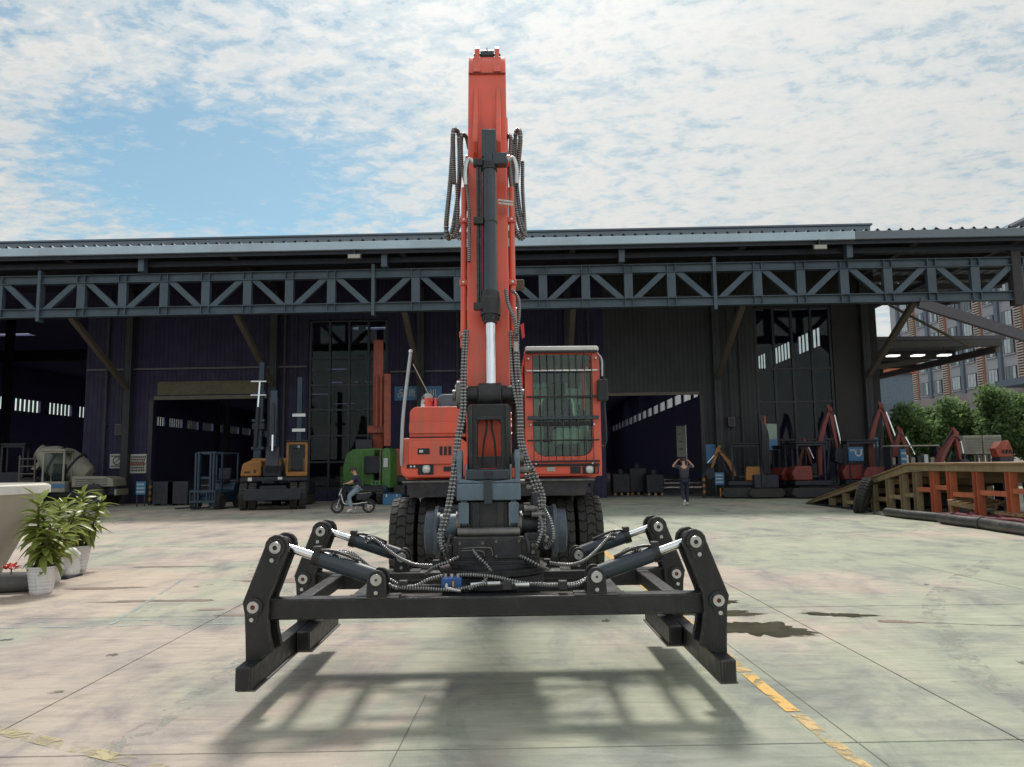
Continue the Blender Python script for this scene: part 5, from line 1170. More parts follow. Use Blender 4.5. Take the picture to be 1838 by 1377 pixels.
# ---- generic wheeled excavator seen from the front (yellow)
ye = empty('excavator', (gxy(492, 27.2), 27.2, 0), R(14)); tag(ye, 'yellow wheeled excavator with dark lower body parked beside the forklift', 'excavator')
for x, y in ((-1.0, 0), (-.70, 0), (1.0, 0), (.70, 0), (-1.0, 2.3), (1.0, 2.3)): simple_wheel(x, y, .48, .27, ye, 'yellow_paint')
MB().bb(-.9, .9, -.1, .1, .40, .58).build('axle', 'machine_dark', ye); MB().bb(-.45, .45, -.4, 2.7, .5, .85).build('chassis', 'machine_dark', ye, bevel=.03)
MB().bb(-.95, .95, -.75, -.62, .35, .75).build('dozer_blade', 'machine_dark', ye, bevel=.02)
MB().bb(-1.1, 1.15, -.2, 2.5, 1.0, 1.16).build('slew_deck', 'machine_dark', ye, bevel=.02)
hd = MB().prism([(-1.12, 1.18), (-1.05, 1.62), (-.80, 1.74), (-.42, 1.74), (-.42, 1.18)], 'y', -.25, 1.9).build('side_hood', 'yellow_paint', ye, bevel=.05)
MB().bb(-.98, -.80, -.262, -.253, 1.30, 1.36).build('vent', 'frame_dark', hd); MB().bb(-.66, -.60, -.262, -.253, 1.30, 1.42).build('decal', 'frame_dark', hd); MB().bb(-.70, -.56, -.262, -.2535, 1.37, 1.39).build('decal', 'frame_dark', hd)
MB().bb(-.86, -.72, -.262, -.253, 1.02, 1.14).build('head_lamp', 'lamp_glass', ye)
MB().bb(.15, .30, -.262, -.253, 1.06, 1.15).build('head_lamp', 'lamp_glass', ye)
MB().bb(-.95, 1.1, 1.95, 2.9, 1.17, 1.85).build('counterweight', 'yellow_paint', ye, bevel=.08)
yc = MB().bb(.42, 1.15, -.28, 1.2, 1.17, 1.32).build('cab', 'yellow_paint', ye, bevel=.02)
cage(yc, .46, 1.11, -.22, 1.14, 1.321, 2.38, .038, 'yellow_paint', 'cab_pillar')
MB().bb(.40, 1.17, -.30, 1.2, 2.381, 2.45).build('cab_roof', 'machine_dark', yc, bevel=.03)
MB().bb(.50, 1.07, -.235, -.225, 1.34, 2.30).build('windscreen', 'hall_glass', yc); MB().bb(.55, 1.0, .45, .75, 1.35, 2.2).build('seat', 'machine_dark', yc, bevel=.05)
for k in range(3): MB().tube(spline([(.34 - .04 * k, -.15, 1.2), (.36 - .04 * k, -.35, 1.6), (.25 - .04 * k, -.3, 1.85), (.12, -.15, 1.7)], .05), .02, 8).build('hose', 'plain_hose', ye)
MB().bb(-.38, .38, -.15, .3, 1.17, 1.55).build('boom_base', 'machine_dark', ye, bevel=.03)
MB().prism([(.5, 1.3), (.2, 1.45), (-.9, 3.1), (-1.0, 3.9), (-.75, 3.95), (-.45, 3.2), (.7, 1.7)], 'x', -.13, .13).build('boom', 'machine_blue', ye, bevel=.02)
MB().prism([(-1.0, 4.15), (-1.05, 3.5), (-1.22, 2.2), (-1.05, 2.15), (-.72, 3.5), (-.75, 4.2)], 'x', -.11, .11).build('stick', 'machine_blue', ye, bevel=.02)
MB().cyl((0, -1.2, 3.7), (0, -1.32, 2.6), .06).build('stick_cylinder', 'machine_dark', ye); MB().cyl((0, -1.32, 2.6), (0, -1.36, 2.05), .035).build('cylinder_rod', 'chrome', ye)
MB().prism([(-1.45, 1.55), (-1.05, 2.2), (-.85, 2.0), (-1.0, 1.4), (-1.3, 1.3)], 'x', -.22, .22).build('bucket', 'machine_dark', ye, bevel=.02)
# ---- blue crane arm machine behind it
cr = empty('crane_truck', (gxy(462, 30.2), 30.2, 0), R(5)); tag(cr, 'dark blue loading crane with an upright arm behind the yellow excavator', 'crane')
for x in (-.7, .7): simple_wheel(x, .4, .42, .28, cr)
MB().bb(-.85, .85, -.3, 1.6, .45, .85).build('carrier', 'machine_dark', cr, bevel=.03)
MB().cyl((0, 0, .85), (0, 0, 2.0), .2, .17, 18).build('pedestal', 'machine_blue', cr)
cm = MB().prism([(-.15, 1.95), (.15, 1.95), (.22, 5.7), (.02, 5.75)], 'y', -.12, .12).build('arm', 'machine_blue', cr, bevel=.02)
MB().cyl((-.05, -.2, 2.3), (.02, -.2, 3.9), .075).build('lift_barrel', 'machine_dark', cm); MB().cyl((.02, -.2, 3.9), (.07, -.2, 4.9), .04).build('lift_rod', 'chrome', cm)
for z in (2.2, 3.3, 4.4): MB().bb(-.22, .26, -.17, .17, z, z + .12).build('arm_collar', 'machine_blue', cm, bevel=.01)
for z in (4.35, 4.9): MB().bb(-.28, .32, -.20, -.14, z, z + .05).build('bracket', 'bare_metal', cm)
MB().bb(-.2, .28, -.2, .2, 3.0, 3.25).build('pump_block', 'machine_dark', cm, bevel=.02)
# ---- second dark arm nearer the glazing
ar = empty('drill_mast', (gxy(541, 30.6), 30.6, 0)); tag(ar, 'slim dark drilling mast between the yellow excavator and the glazing', 'drill rig')
for x in (-.3, .3): MB().prism([(-.7, .05), (-.85, .22), (-.7, .42), (.7, .42), (.85, .22), (.7, .05)], 'x', x - .12, x + .12).build('track', 'rubber', ar, bevel=.02)
MB().bb(-.45, .45, -.6, .6, .43, .9).build('body', 'machine_dark', ar, bevel=.03)
MB().bb(-.10, .10, -.45, -.28, .9, 5.1).build('mast', 'machine_blue', ar, bevel=.01)
for z in (2.9, 3.5): MB().bb(-.26, .26, -.5, -.46, z, z + .12).build('clamp', 'bare_metal', ar)
MB().cyl((.02, -.52, 1.2), (.02, -.52, 2.5), .04, n=10).build('feed_rod', 'chrome', ar)
# ---- green sweeper/roller with cage
gm = empty('road_machine', (gxy(655, 30.4), 30.4, 0), R(-6)); tag(gm, 'bright green road machine with wire cage behind the scooter rider', 'road machine')
for x, y in ((-.7, -.4), (.8, -.4), (-.7, 1.2), (.8, 1.2)): simple_wheel(x, y, .36, .26, gm)
MB().bb(-.85, 1.0, -.55, 1.6, .45, .72).build('chassis', 'machine_blue', gm, bevel=.03)
MB().prism([(-.95, .72), (-.95, 1.5), (-.80, 2.02), (-.55, 2.18), (.35, 2.22), (.35, .72)], 'y', .10, 1.5).build('hood', 'green_paint', gm, bevel=.06, seg=3)
MB().prism([(.75, .62), (.75, 2.10), (.85, 2.2), (1.05, 2.2), (1.12, 2.05), (1.12, .62)], 'y', -.3, .9).build('rear_column', 'green_paint', gm, bevel=.05, seg=3)
MB().bb(.30, .78, -.35, -.30, 2.14, 2.19).build('cab_frame', 'green_paint', gm)
for x in (.02, .72): MB().bb(x - .025, x + .025, -.35, -.30, .72, 2.14).build('cab_frame', 'green_paint' if x < .5 else 'brace_tan', gm)
MB().bb(0, .75, -.1, .1, 1.2, 1.9).build('cab_back', 'machine_dark', gm, bevel=.03)
MB().bb(.85, 1.02, -.33, -.302, 1.45, 1.80).build('control_plate', 'silver_paint', gm)
gr_ = MB().bb(-.80, -.10, -.57, -.555, .78, .81).build('mesh_guard', 'green_paint', gm)
for k in range(9): MB().bb(-.80 + .085 * k, -.785 + .085 * k, -.585, -.571, .78, 1.48).build('mesh_bar', 'green_paint', gr_)
for k in range(9): MB().bb(-.80, -.10, -.600, -.586, .82 + .08 * k, .835 + .08 * k).build('mesh_bar', 'green_paint', gr_)
pl = MB().bb(.42, .80, -.60, -.57, .74, .93).build('number_plate', 'green_paint', gm, bevel=.01)
for x in (.50, .63): MB().bb(x, x + .08, -.606, -.601, .79, .88).build('plate_mark', 'machine_dark', pl)
MB().bb(.05, .70, -.62, -.30, .50, .715).build('step', 'machine_dark', gm)
st = MB().bb(-.35, .35, -.25, .25, 0, .42).build('tool_chest', 'sign_blue', None, bevel=.02); st.location = (gxy(705, 29.6), 29.6, 0); tag(st, 'low blue steel chest right of the green machine', 'chest')
MB().bb(-.36, .36, -.26, .26, .421, .46).build('lid', 'machine_blue', st)
for x in (-.2, .2): MB().bb(x - .03, x + .03, -.27, -.251, .30, .40).build('hasp', 'bare_metal', st)
# ---- orange excavator with upright boom behind the green machine
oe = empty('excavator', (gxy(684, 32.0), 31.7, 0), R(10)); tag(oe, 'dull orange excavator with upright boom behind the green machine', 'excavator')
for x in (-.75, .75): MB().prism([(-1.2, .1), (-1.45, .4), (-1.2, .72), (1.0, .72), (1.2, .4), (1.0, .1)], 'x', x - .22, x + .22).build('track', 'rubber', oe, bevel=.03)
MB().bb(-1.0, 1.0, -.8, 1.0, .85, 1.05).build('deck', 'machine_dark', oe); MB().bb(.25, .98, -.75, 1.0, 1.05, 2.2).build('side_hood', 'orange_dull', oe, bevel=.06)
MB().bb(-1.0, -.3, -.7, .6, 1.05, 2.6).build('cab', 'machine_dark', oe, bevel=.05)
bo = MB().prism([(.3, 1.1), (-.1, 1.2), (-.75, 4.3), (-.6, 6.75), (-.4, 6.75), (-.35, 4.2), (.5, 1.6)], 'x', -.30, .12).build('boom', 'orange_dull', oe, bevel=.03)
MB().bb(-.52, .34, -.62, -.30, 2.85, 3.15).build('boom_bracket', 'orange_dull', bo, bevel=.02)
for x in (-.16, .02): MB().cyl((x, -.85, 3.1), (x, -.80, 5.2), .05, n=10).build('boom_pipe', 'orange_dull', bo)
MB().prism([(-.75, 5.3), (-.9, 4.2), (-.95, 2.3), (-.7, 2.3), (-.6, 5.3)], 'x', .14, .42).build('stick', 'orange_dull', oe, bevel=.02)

# ---- row of small diggers and rigs at the right
def digger(name, label, px, Y, rz, paint, arm, sc=1.0, canopy=True):
    e = empty(name, (gxy(px, Y), Y, 0), rz); e.scale = (sc,) * 3; tag(e, label, 'digger', 'small diggers parked along the right of the facade')
    for y in (-.48, .48):
        t = MB().prism([(-.75, .04), (-.92, .20), (-.80, .42), (.80, .42), (.92, .20), (.75, .04)], 'y', y - .15, y + .15).build('track', 'rubber', e, bevel=.03)
        for k in range(5): MB().cyl((-.6 + .3 * k, y - .16, .2), (-.6 + .3 * k, y + .16, .2), .09, n=12).build('roller', 'machine_dark', t)
    MB().bb(-.55, .55, -.32, .32, .25, .50).build('undercarriage', 'machine_dark', e)
    MB().prism([(-.75, .52), (-.75, .70), (.62, .70), (.62, .52)], 'y', -.52, .52).build('deck', 'machine_dark', e, bevel=.02)
    MB().prism([(-.78, .71), (-.86, 1.0), (-.70, 1.28), (-.10, 1.28), (-.05, .71)], 'y', -.52, .52).build('engine_hood', paint, e, bevel=.05, seg=3)
    if canopy:
        cage(e, -.60, .42, -.44, .44, .71, 2.15, .035, 'machine_dark', 'canopy_post')
        MB().bb(-.68, .50, -.50, .50, 2.16, 2.24).build('canopy_roof', 'machine_dark', e, bevel=.03)
    MB().bb(-.15, .25, -.22, .22, .80, .92).build('seat', 'machine_dark', e, bevel=.03)
    MB().bb(.90, .96, -.6, .6, .08, .42).build('dozer_blade', paint, e, bevel=.01)
    (a, b, c, d) = arm
    def taper(P, ws):
        lft, rgt = [], []
        for i, q in enumerate(P):
            q = Vector((*q, 0)); t = (Vector((*P[min(i + 1, len(P) - 1)], 0)) - Vector((*P[max(i - 1, 0)], 0))).normalized(); nn = Vector((-t.y, t.x, 0)) * ws[i] / 2
            lft.append(((q + nn).x, (q + nn).y)); rgt.append(((q - nn).x, (q - nn).y))
        return lft + rgt[::-1]
    mid = (a[0] + (b[0] - a[0]) * .42 - .16 * (b[1] - a[1]) / 2.5, a[1] + (b[1] - a[1]) * .50)
    bm_ = MB().prism(taper([a, (a[0] * .7 + mid[0] * .3 - .02, a[1] * .7 + mid[1] * .3), mid, (mid[0] * .5 + b[0] * .5, mid[1] * .45 + b[1] * .55), b], [.14, .17, .21, .16, .10]), 'y', -.075, .075).build('boom', paint, e, bevel=.015)
    up_ = (b[0] - .10, b[1] + .16)
    MB().prism(taper([up_, b, (b[0] * .6 + c[0] * .4, b[1] * .6 + c[1] * .4), c], [.08, .17, .13, .09]), 'y', -.06, .06).build('stick', paint, e, bevel=.015)
    MB().cyl((mid[0] + .02, 0, mid[1] + .22), (b[0] - .10, 0, b[1] + .12), .032, n=10).build('arm_cylinder', 'machine_dark', bm_)
    for k in range(2): MB().tube(spline([(a[0] - .08, .09 - .18 * k, a[1]), (mid[0] - .08, .10 - .2 * k, mid[1]), (b[0] - .12, .09 - .18 * k, b[1] - .1), (b[0] + .10, .08 - .16 * k, b[1] - .25)], .1), .018, 6).build('hose', 'plain_hose', bm_)
    MB().cyl(((a[0] + .28), 0, a[1] + .1), ((a[0] + b[0]) / 2 + .18, 0, (a[1] + b[1]) / 2 + .05), .05, n=12).build('boom_cylinder', 'machine_dark', bm_)
    MB().cyl((b[0] + .16, 0, b[1] - .25), (c[0] + .14, 0, c[1] + .25), .035, n=10).build('stick_rod', 'chrome', bm_)
    MB().prism([(c[0] - .12, c[1] + .05), (c[0] + .14, c[1] + .05), (d[0] + .22, d[1] + .1), (d[0] + .05, d[1] - .18), (d[0] - .22, d[1] - .05)], 'y', -.22, .22).build('bucket', 'machine_dark', e, bevel=.02)
    return e
digger('mini_digger', 'small red digger with its arm folded upright in front of the tall glazing', 1455, 30.2, R(-8), 'red_paint', ((.35, .9), (.85, 3.55), (1.05, 1.9), (1.1, 1.5)))
digger('mini_digger', 'small red digger with its arm folded upright before the ribbed corner wall', 1548, 29.8, R(-12), 'red_paint', ((.30, .9), (.80, 3.55), (1.15, 1.9), (1.2, 1.5)), 1.02)
digger('mini_digger', 'small digger with orange hood nearest the blue cabinet board', 1335, 31.0, R(160), 'yellow_paint', ((.35, .9), (1.0, 2.0), (1.3, 1.2), (1.35, .9)))
digger('mini_digger', 'small digger with red hood behind the notice post', 1420, 31.4, R(15), 'red_paint', ((.35, .9), (.75, 2.4), (1.0, 1.4), (1.05, 1.1)), .95)
digger('mini_digger', 'small red digger partly behind the ramp foot', 1592, 28.6, R(-30), 'red_paint', ((.30, .9), (.55, 2.7), (.85, 1.5), (.9, 1.2)), .95, False)
# drill mast with a hose bundle
dm = empty('drill_rig', (gxy(1368, 30.6), 30.6, 0)); tag(dm, 'dark drill rig with a tall hose-wrapped mast left of the tall glazing', 'drill rig')
for y in (-.35, .35): MB().prism([(-.6, .05), (-.75, .2), (-.6, .4), (.6, .4), (.75, .2), (.6, .05)], 'y', y - .13, y + .13).build('track', 'rubber', dm, bevel=.02)
MB().bb(-.5, .5, -.45, .45, .41, .95).build('body', 'machine_dark', dm, bevel=.04)
MB().bb(-.22, -.04, -.5, -.34, .5, 3.35).build('mast', 'machine_dark', dm, bevel=.01)
MB().bb(-.02, .06, -.5, -.38, 2.4, 3.3).build('mast_guard', 'orange_dull', dm, bevel=.01)
for k in range(5): MB().tube(spline([(-.1 + .05 * k, -.55, 1.0), (-.18 + .06 * k, -.62, 1.8), (-.12 + .05 * k, -.6, 2.6), (-.14, -.5, 3.2)], .08), .028, 8).build('hose', 'plain_hose', dm)
bnr = MB().bb(-.21, .21, -.02, .02, 1.95, 3.05).build('flag_banner', 'cab_lining', None); bnr.location = (gxy(1388, 31.6), 31.6, 0); tag(bnr, 'pale blue and white feather banner beside the drill rig', 'banner')
MB().bb(-.20, .20, -.026, -.021, 1.97, 2.4).build('banner_blue', 'cabinet_blue', bnr); MB().cyl((-.24, 0, 0), (-.24, 0, 3.1), .015, n=8).build('pole', 'bare_metal', bnr); MB().lathe([(.22, 0), (.22, .03), (.03, .05)], (-.24, 0, 0), 'z', 16).build('base', 'machine_dark', bnr)
# hanging banner inside the right doorway
hb = MB().bb(-.22, .22, -.01, .01, 1.75, 3.25).build('hanging_banner', 'sign_white', None); hb.location = (gxy(1224, 36.5), 36.5, 0); tag(hb, 'pale banner standing inside the right doorway above the walker', 'banner')
for k in range(3): MB().bb(-.10, .08 - .05 * k, -.018, -.0105, 2.1 + .36 * k, 2.16 + .36 * k).build('banner_mark', 'green_paint', hb)
MB().cyl((.25, 0, 0), (.25, 0, 3.3), .02, n=8).build('pole', 'bare_metal', hb); MB().lathe([(.25, 0), (.25, .03), (.03, .05)], (.25, 0, 0), 'z', 16).build('base', 'machine_dark', hb)
# stacks inside the right doorway
for k, (px_, Y, h_) in enumerate(((1112, 35.5, 1.0), (1142, 36.0, 1.25), (1172, 35.0, .95))):
    b = MB().bb(-.4, .4, -.4, .4, .12, h_)  .build('parts_pallet', 'machine_dark', None, bevel=.03); b.location = (gxy(px_, Y), Y, 0)
    tag(b, ('dark crated machine part in the right doorway, nearest the cab', 'dark crated machine part in the middle of the right doorway', 'dark crated machine part in the right doorway, nearest the walker')[k], 'pallet')
    for x in (-.3, 0, .3): MB().bb(x - .05, x + .05, -.4, .4, 0, .119).build('runner', 'wood', b)
    MB().lathe([(.0, h_), (.22, h_), (.16, h_ + .2), (0, h_ + .22)], (0, 0, 0), 'z', 14).build('drum_end', 'machine_dark', b)
# notice posts and sign boards near the facade
def post_sign(px, Y, z0, z1, w_, label, m='sign_blue', rows=3):
    e = empty('notice_post', (gxy(px, Y), Y, 0)); tag(e, label, 'sign')
    b = MB().bb(-w_ / 2, w_ / 2, -.03, 0, z0, z1).build('board', m, e, bevel=.005)
    for x in (-w_ / 2 + .04, w_ / 2 - .04): MB().bb(x - .02, x + .02, .003, .04, 0, z1 - .05).build('post', 'machine_dark', e)
    for r in range(rows):
        z = z1 - (z1 - z0) * (.22 + .56 * r / max(1, rows - 1)); rnd = random.Random(px + r); x = -w_ * .40; t = MB()
        while x < w_ * .34:
            l = w_ * rnd.uniform(.06, .16); t.bb(x, x + l, -.036, -.0305, z - (z1 - z0) * .055, z + (z1 - z0) * .055); x += l + w_ * .04
        t.build('text_line', 'sign_white', b)
    return b
post_sign(255, 30.6, .48, 1.0, .38, 'small blue and white notice on a post left of the left doorway')
post_sign(1290, 31.0, .55, 1.05, .38, 'small dark blue notice on a post right of the right doorway')
b = post_sign(1537, 29.2, 1.45, 1.98, .58, 'blue sign board with a round emblem between two red diggers', rows=1)
MB().lathe([(.0, -.002), (.14, -.002), (.14, .003)], (.09, -.034, 1.76), 'y', 20).build('emblem', 'sign_white', b)
MB().lathe([(.0, -.002), (.08, -.002), (.08, .003)], (.09, -.038, 1.76), 'y', 16).build('emblem_core', 'sign_blue', b)
post_sign(1570, 31.6, 2.0, 2.42, .38, 'upper small blue sign on the corner wall', rows=2)
post_sign(1622, 26.6, 1.15, 1.85, .2, 'narrow blue sign with white marks above the ramp', 'sign_blue', 3)
# striped hazard bollards by the doors
for px_, Y, lab in ((272, 31.6, 'black and yellow bollard left of the left doorway'), (1262, 31.4, 'black and yellow bollard right of the right doorway')):
    b = MB().cyl((0, 0, 0), (0, 0, 1.0), .07, n=16).lathe([(.07, 1.0), (.05, 1.03), (0, 1.045)], (0, 0, 0), 'z', 16).build('bollard', 'machine_dark', None); b.location = (gxy(px_, Y), Y, 0); tag(b, lab, 'bollard')
    for z in (.2, .45, .7): MB().cyl((0, 0, z), (0, 0, z + .12), .0715, n=16).build('yellow_band', 'yellow_paint', b)
# ================================================================== right side: ramp, bank, trees, offices
rampx0, rampx1 = 10.42, 14.4
ramp = empty('loading_ramp', (rampx0, 19.5, 0)); tag(ramp, 'steel loading ramp on orange and tan posts at the right edge', 'ramp')
RI = Matrix.Translation((-rampx0, -19.5, 0))
def rq(name, mb, m, **k): return mb.xf(RI).build(name, m, ramp, **k)
DZ, YF, YK = 1.38, 25.9, 19.45
rq('deck', MB().bb(rampx0 - .05, rampx1 + .05, 5.5, YK, DZ - .05, DZ), 'ramp_plate', bevel=.006)
for x in (rampx0, rampx1 - .12):
    rq('edge_beam', MB().bb(x, x + .12, 5.5, YK, DZ - .20, DZ - .052), 'ramp_tan' if x < 12 else 'ramp_plate', bevel=.006)
    rq('slope_beam', MB().prism([(YF, .02), (YF, .10), (YK + .01, DZ - .055), (YK + .01, DZ - .22)], 'x', x, x + .12), 'ramp_tan')
rq('slope_deck', MB().prism([(YF + .35, 0.0), (YF, .115), (YK + .002, DZ - .004), (YK + .002, DZ - .05), (YF, .10), (YF - .1, .0)], 'x', rampx0 - .05, rampx1 + .05), 'ramp_plate')
rq('toe_kerb', MB().bb(rampx0 - .06, rampx0 + .14, YK - 14, YF + .2, 0, .05), 'machine_dark')
PO = [(24.3, 't'), (23.3, 't'), (22.35, 't'), (21.5, 't'), (20.6, 't'), (19.85, 't'), (19.2, 't'), (18.42, 'o'), (17.72, 'o'), (16.72, 'o'), (15.62, 'o'), (14.6, 'o'), (13.5, 'o'), (12.4, 'o'), (11.3, 'o'), (10, 'o')]
def htop(y): return DZ - .205 if y <= YK else max(.05, (DZ - .22) * (YF - y) / (YF - YK))
def hpost(x, y, z1, w_=.16):
    b = MB(); b.bb(x, x + w_, y - .085, y - .070, .05, z1); b.bb(x, x + w_, y + .070, y + .085, .05, z1); b.bb(x + w_ * .42, x + w_ * .58, y - .069, y + .069, .05, z1); return b
for i, (y, c) in enumerate(PO):
    m_ = 'ramp_orange' if c == 'o' else 'ramp_tan'
    rq('post', hpost(rampx0, y, htop(y)), m_); rq('post', hpost(rampx1 - .2, y, htop(y)), 'ramp_plate')
    if i:
        y1, z1 = PO[i - 1][0], min(htop(PO[i - 1][0]), htop(y)) * (.56 if c == 't' else .60 + .06 * (i % 3))
        if z1 > .12 and i > 1: rq('mid_rail', MB().bb(rampx0 + .03, rampx0 + .11, y + .087, y1 - .087, z1 - .11, z1), m_)
    if i % 2 == 0: rq('cross_member', MB().bb(rampx0 + .165, rampx1 - .205, y - .05, y + .05, max(.08, htop(y) - .15), htop(y)), 'ramp_plate')
rq('end_cap', MB().bb(rampx0 - .03, rampx0 + .2, 18.9, 19.46, DZ - .225, DZ - .206), 'ramp_tan')
# leaning tyre
ty = MB().lathe([(.24, -.11), (.30, -.14), (.44, -.135), (.50, -.09), (.505, 0), (.50, .09), (.44, .135), (.30, .14), (.24, .11), (.25, 0)], (0, 0, 0), 'x', 36, True).xf(Matrix.Translation((10.06, 21.25, .465)) @ Matrix.Rotation(R(20), 4, 'Y') @ Matrix.Rotation(R(-34), 4, 'Z')).build('old_tyre', 'rubber'); tag(fixn(ty), 'old black tyre leaning against the ramp side', 'tyre')
lug = MB()
for k in range(30):
    a = 2 * math.pi * k / 30; m = Matrix.Translation((10.06, 21.25, .465)) @ Matrix.Rotation(R(20), 4, 'Y') @ Matrix.Rotation(R(-34), 4, 'Z') @ Matrix.Rotation(a, 4, 'X')
    for x0, x1 in ((-.11, -.01), (.01, .11)):
        q = .02 if x0 > 0 else 0
        lug.add([m @ Vector(v) for v in ((x0, -.03 + q, .50), (x1, -.03 + q, .50), (x1, .03 + q, .50), (x0, .03 + q, .50), (x0, -.025 + q, .525), (x1, -.025 + q, .525), (x1, .025 + q, .525), (x0, .025 + q, .525))], [(4, 5, 6, 7), (0, 1, 5, 4), (1, 2, 6, 5), (2, 3, 7, 6), (3, 0, 4, 7)])
lug.build('tread', 'rubber', ty)
# thick rubber hoses along the foot of the ramp
def gpt(x, y, z): return (x, y, z)
h1 = MB().tube(spline([(10.02, 19.9, .11), (10.0, 18.9, .11), (10.12, 17.9, .11), (10.14, 17.3, .11)], .1), .11, 14).build('rubber_pipe', 'pipe_black'); tag(h1, 'first length of thick black pipe at the ramp foot', 'pipe')
h2 = MB().tube(spline([(9.98, 17.35, .12), (9.94, 16.6, .12), (9.98, 15.9, .12), (9.90, 15.2, .12), (9.82, 14.0, .12), (9.7, 12.5, .12)], .1), .12, 14).build('rubber_pipe', 'pipe_black'); tag(h2, 'long thick black pipe lying along the ramp towards the right edge', 'pipe')
h3 = MB().tube(spline([(10.15, 20.9, .05), (10.05, 20.4, .05), (10.0, 19.95, .06)], .1), .045, 10).build('rubber_pipe', 'bare_metal'); tag(h3, 'thin grey pipe end beside the leaning tyre', 'pipe')
for h, p, q in ((h1, (10.14, 17.32, .11), (10.143, 17.2, .11)), (h2, (9.98, 15.95, .12), (9.975, 15.85, .12))):
    MB().cyl(p, q, .135, n=16).build('pipe_collar', 'pipe_black', h)
tp = MB().prism([(0, 0), (0, .20), (1.2, .26), (2.2, .22), (3.2, .25), (4.2, .18), (4.2, 0)], 'x', 0, .5).build('tarp_bundle', 'tarp_maroon', None, bevel=.04); tp.location = (10.28, 14.1, .001); tag(tp, 'maroon sheet bundle on the ground under the ramp deck', 'tarpaulin')
for k in range(3): MB().prism([(1.0 * k + .6, .2), (1.0 * k + .72, .29), (1.0 * k + .84, .22)], 'x', .02, .48).build('fold', 'tarp_maroon', tp)
pal = empty('wood_pallet', (10.75, 17.2, .40)); pal.rotation_euler = (R(6), R(-8), R(12)); tag(pal, 'small broken wooden pallet propped under the ramp', 'pallet')
for k in range(5): MB().bb(-.35, .35, -.5 + .22 * k, -.38 + .22 * k, .10, .125).build('board', 'wood', pal)
for x in (-.3, 0, .3): MB().bb(x - .04, x + .04, -.5, .5, 0, .099).build('bearer', 'wood', pal)
for x, y in ((-.3, -.45), (.3, -.45), (-.3, .45), (.3, .45)): MB().bb(x - .03, x + .03, y - .03, y + .03, -.42, -.001).build('leg', 'wood', pal)
pal2 = empty('wood_pallet', (10.45, 15.6, .28)); pal2.rotation_euler = (0, R(3), R(-6)); tag(pal2, 'flat wooden slats lying on the maroon sheet', 'pallet')
for k in range(5): MB().bb(-.06, .30, -.5 + .24 * k, -.40 + .24 * k, .05, .07).build('board', 'wood', pal2)
for x in (-.02, .26): MB().bb(x - .03, x + .03, -.5, .6, 0, .049).build('bearer', 'wood', pal2)
# equipment behind the ramp
digger('mini_digger', 'dark red digger with low bent arm behind the ramp deck', 1668, 23.4, R(10), 'red_paint', ((.25, 1.05), (1.0, 2.28), (1.08, 1.4), (1.1, 1.2)), 1.0, False)
ac = empty('cooling_unit', (gxy(1758, 24.5), 24.5, 0)); tag(ac, 'pale twin cooling unit on a steel stand behind the ramp', 'cooling unit')
for s in (-1, 1):
    u_ = MB().bb(s * .32 - .30, s * .32 + .30, -.25, .25, 1.62, 2.22).build('casing', 'mixer_white', ac, bevel=.02)
    for k in range(10): MB().bb(s * .32 - .27, s * .32 + .27, -.262, -.251, 1.68 + .05 * k, 1.695 + .05 * k).build('louvre', 'brace_tan', u_)
for x in (-.6, -.2, .2, .6):
    for y in (-.2, .2): MB().bb(x - .03, x + .03, y - .03, y + .03, 0, 1.619).build('stand_leg', 'machine_dark', ac)
for k in range(9): MB().bb(-.3 + .1 * k, -.26 + .1 * k, -.24, -.2, 1.1, 1.6).build('spare_bar', 'brace_tan', ac)
oc = empty('bucket_attachment', (gxy(1800, 21.5), 21.5, 0)); tag(oc, 'orange claw bucket standing behind the ramp near the right edge', 'bucket')
MB().bb(-.2, .2, -.2, .2, 0, 1.5).build('stand', 'machine_dark', oc, bevel=.02); MB().prism([(-.2, 1.5), (-.28, 1.75), (-.1, 1.95), (.05, 1.85), (.12, 1.98), (.22, 1.7), (.2, 1.5)], 'y', -.15, .15).build('claw', 'orange_dull', oc, bevel=.02)
for k in range(3): MB().prism([(-.1 + .1 * k, 1.62), (-.06 + .1 * k, 1.72), (-.02 + .1 * k, 1.62)], 'y', -.2, -.151).build('tooth', 'machine_dark', oc)
wb = empty('white_bench', (gxy(1636, 27.5), 27.5, 0)); tag(wb, 'pale work bench with small parts behind the top of the slope', 'bench')
MB().bb(-.9, .9, -.3, .3, 1.95, 2.0).build('top', 'mixer_white', wb)
for x in (-.85, .85): MB().bb(x - .03, x + .03, -.25, .25, 0, 1.949).build('leg', 'machine_dark', wb)
for k in range(7): MB().bb(-.8 + .24 * k, -.66 + .24 * k, -.15, .1, 1.3, 1.55 + .05 * (k % 3)).build('part_bin', ('mixer_white', 'machine_dark', 'silver_paint')[k % 3], wb)
MB().bb(-.85, .85, -.2, .2, 1.26, 1.299).build('shelf', 'machine_dark', wb)
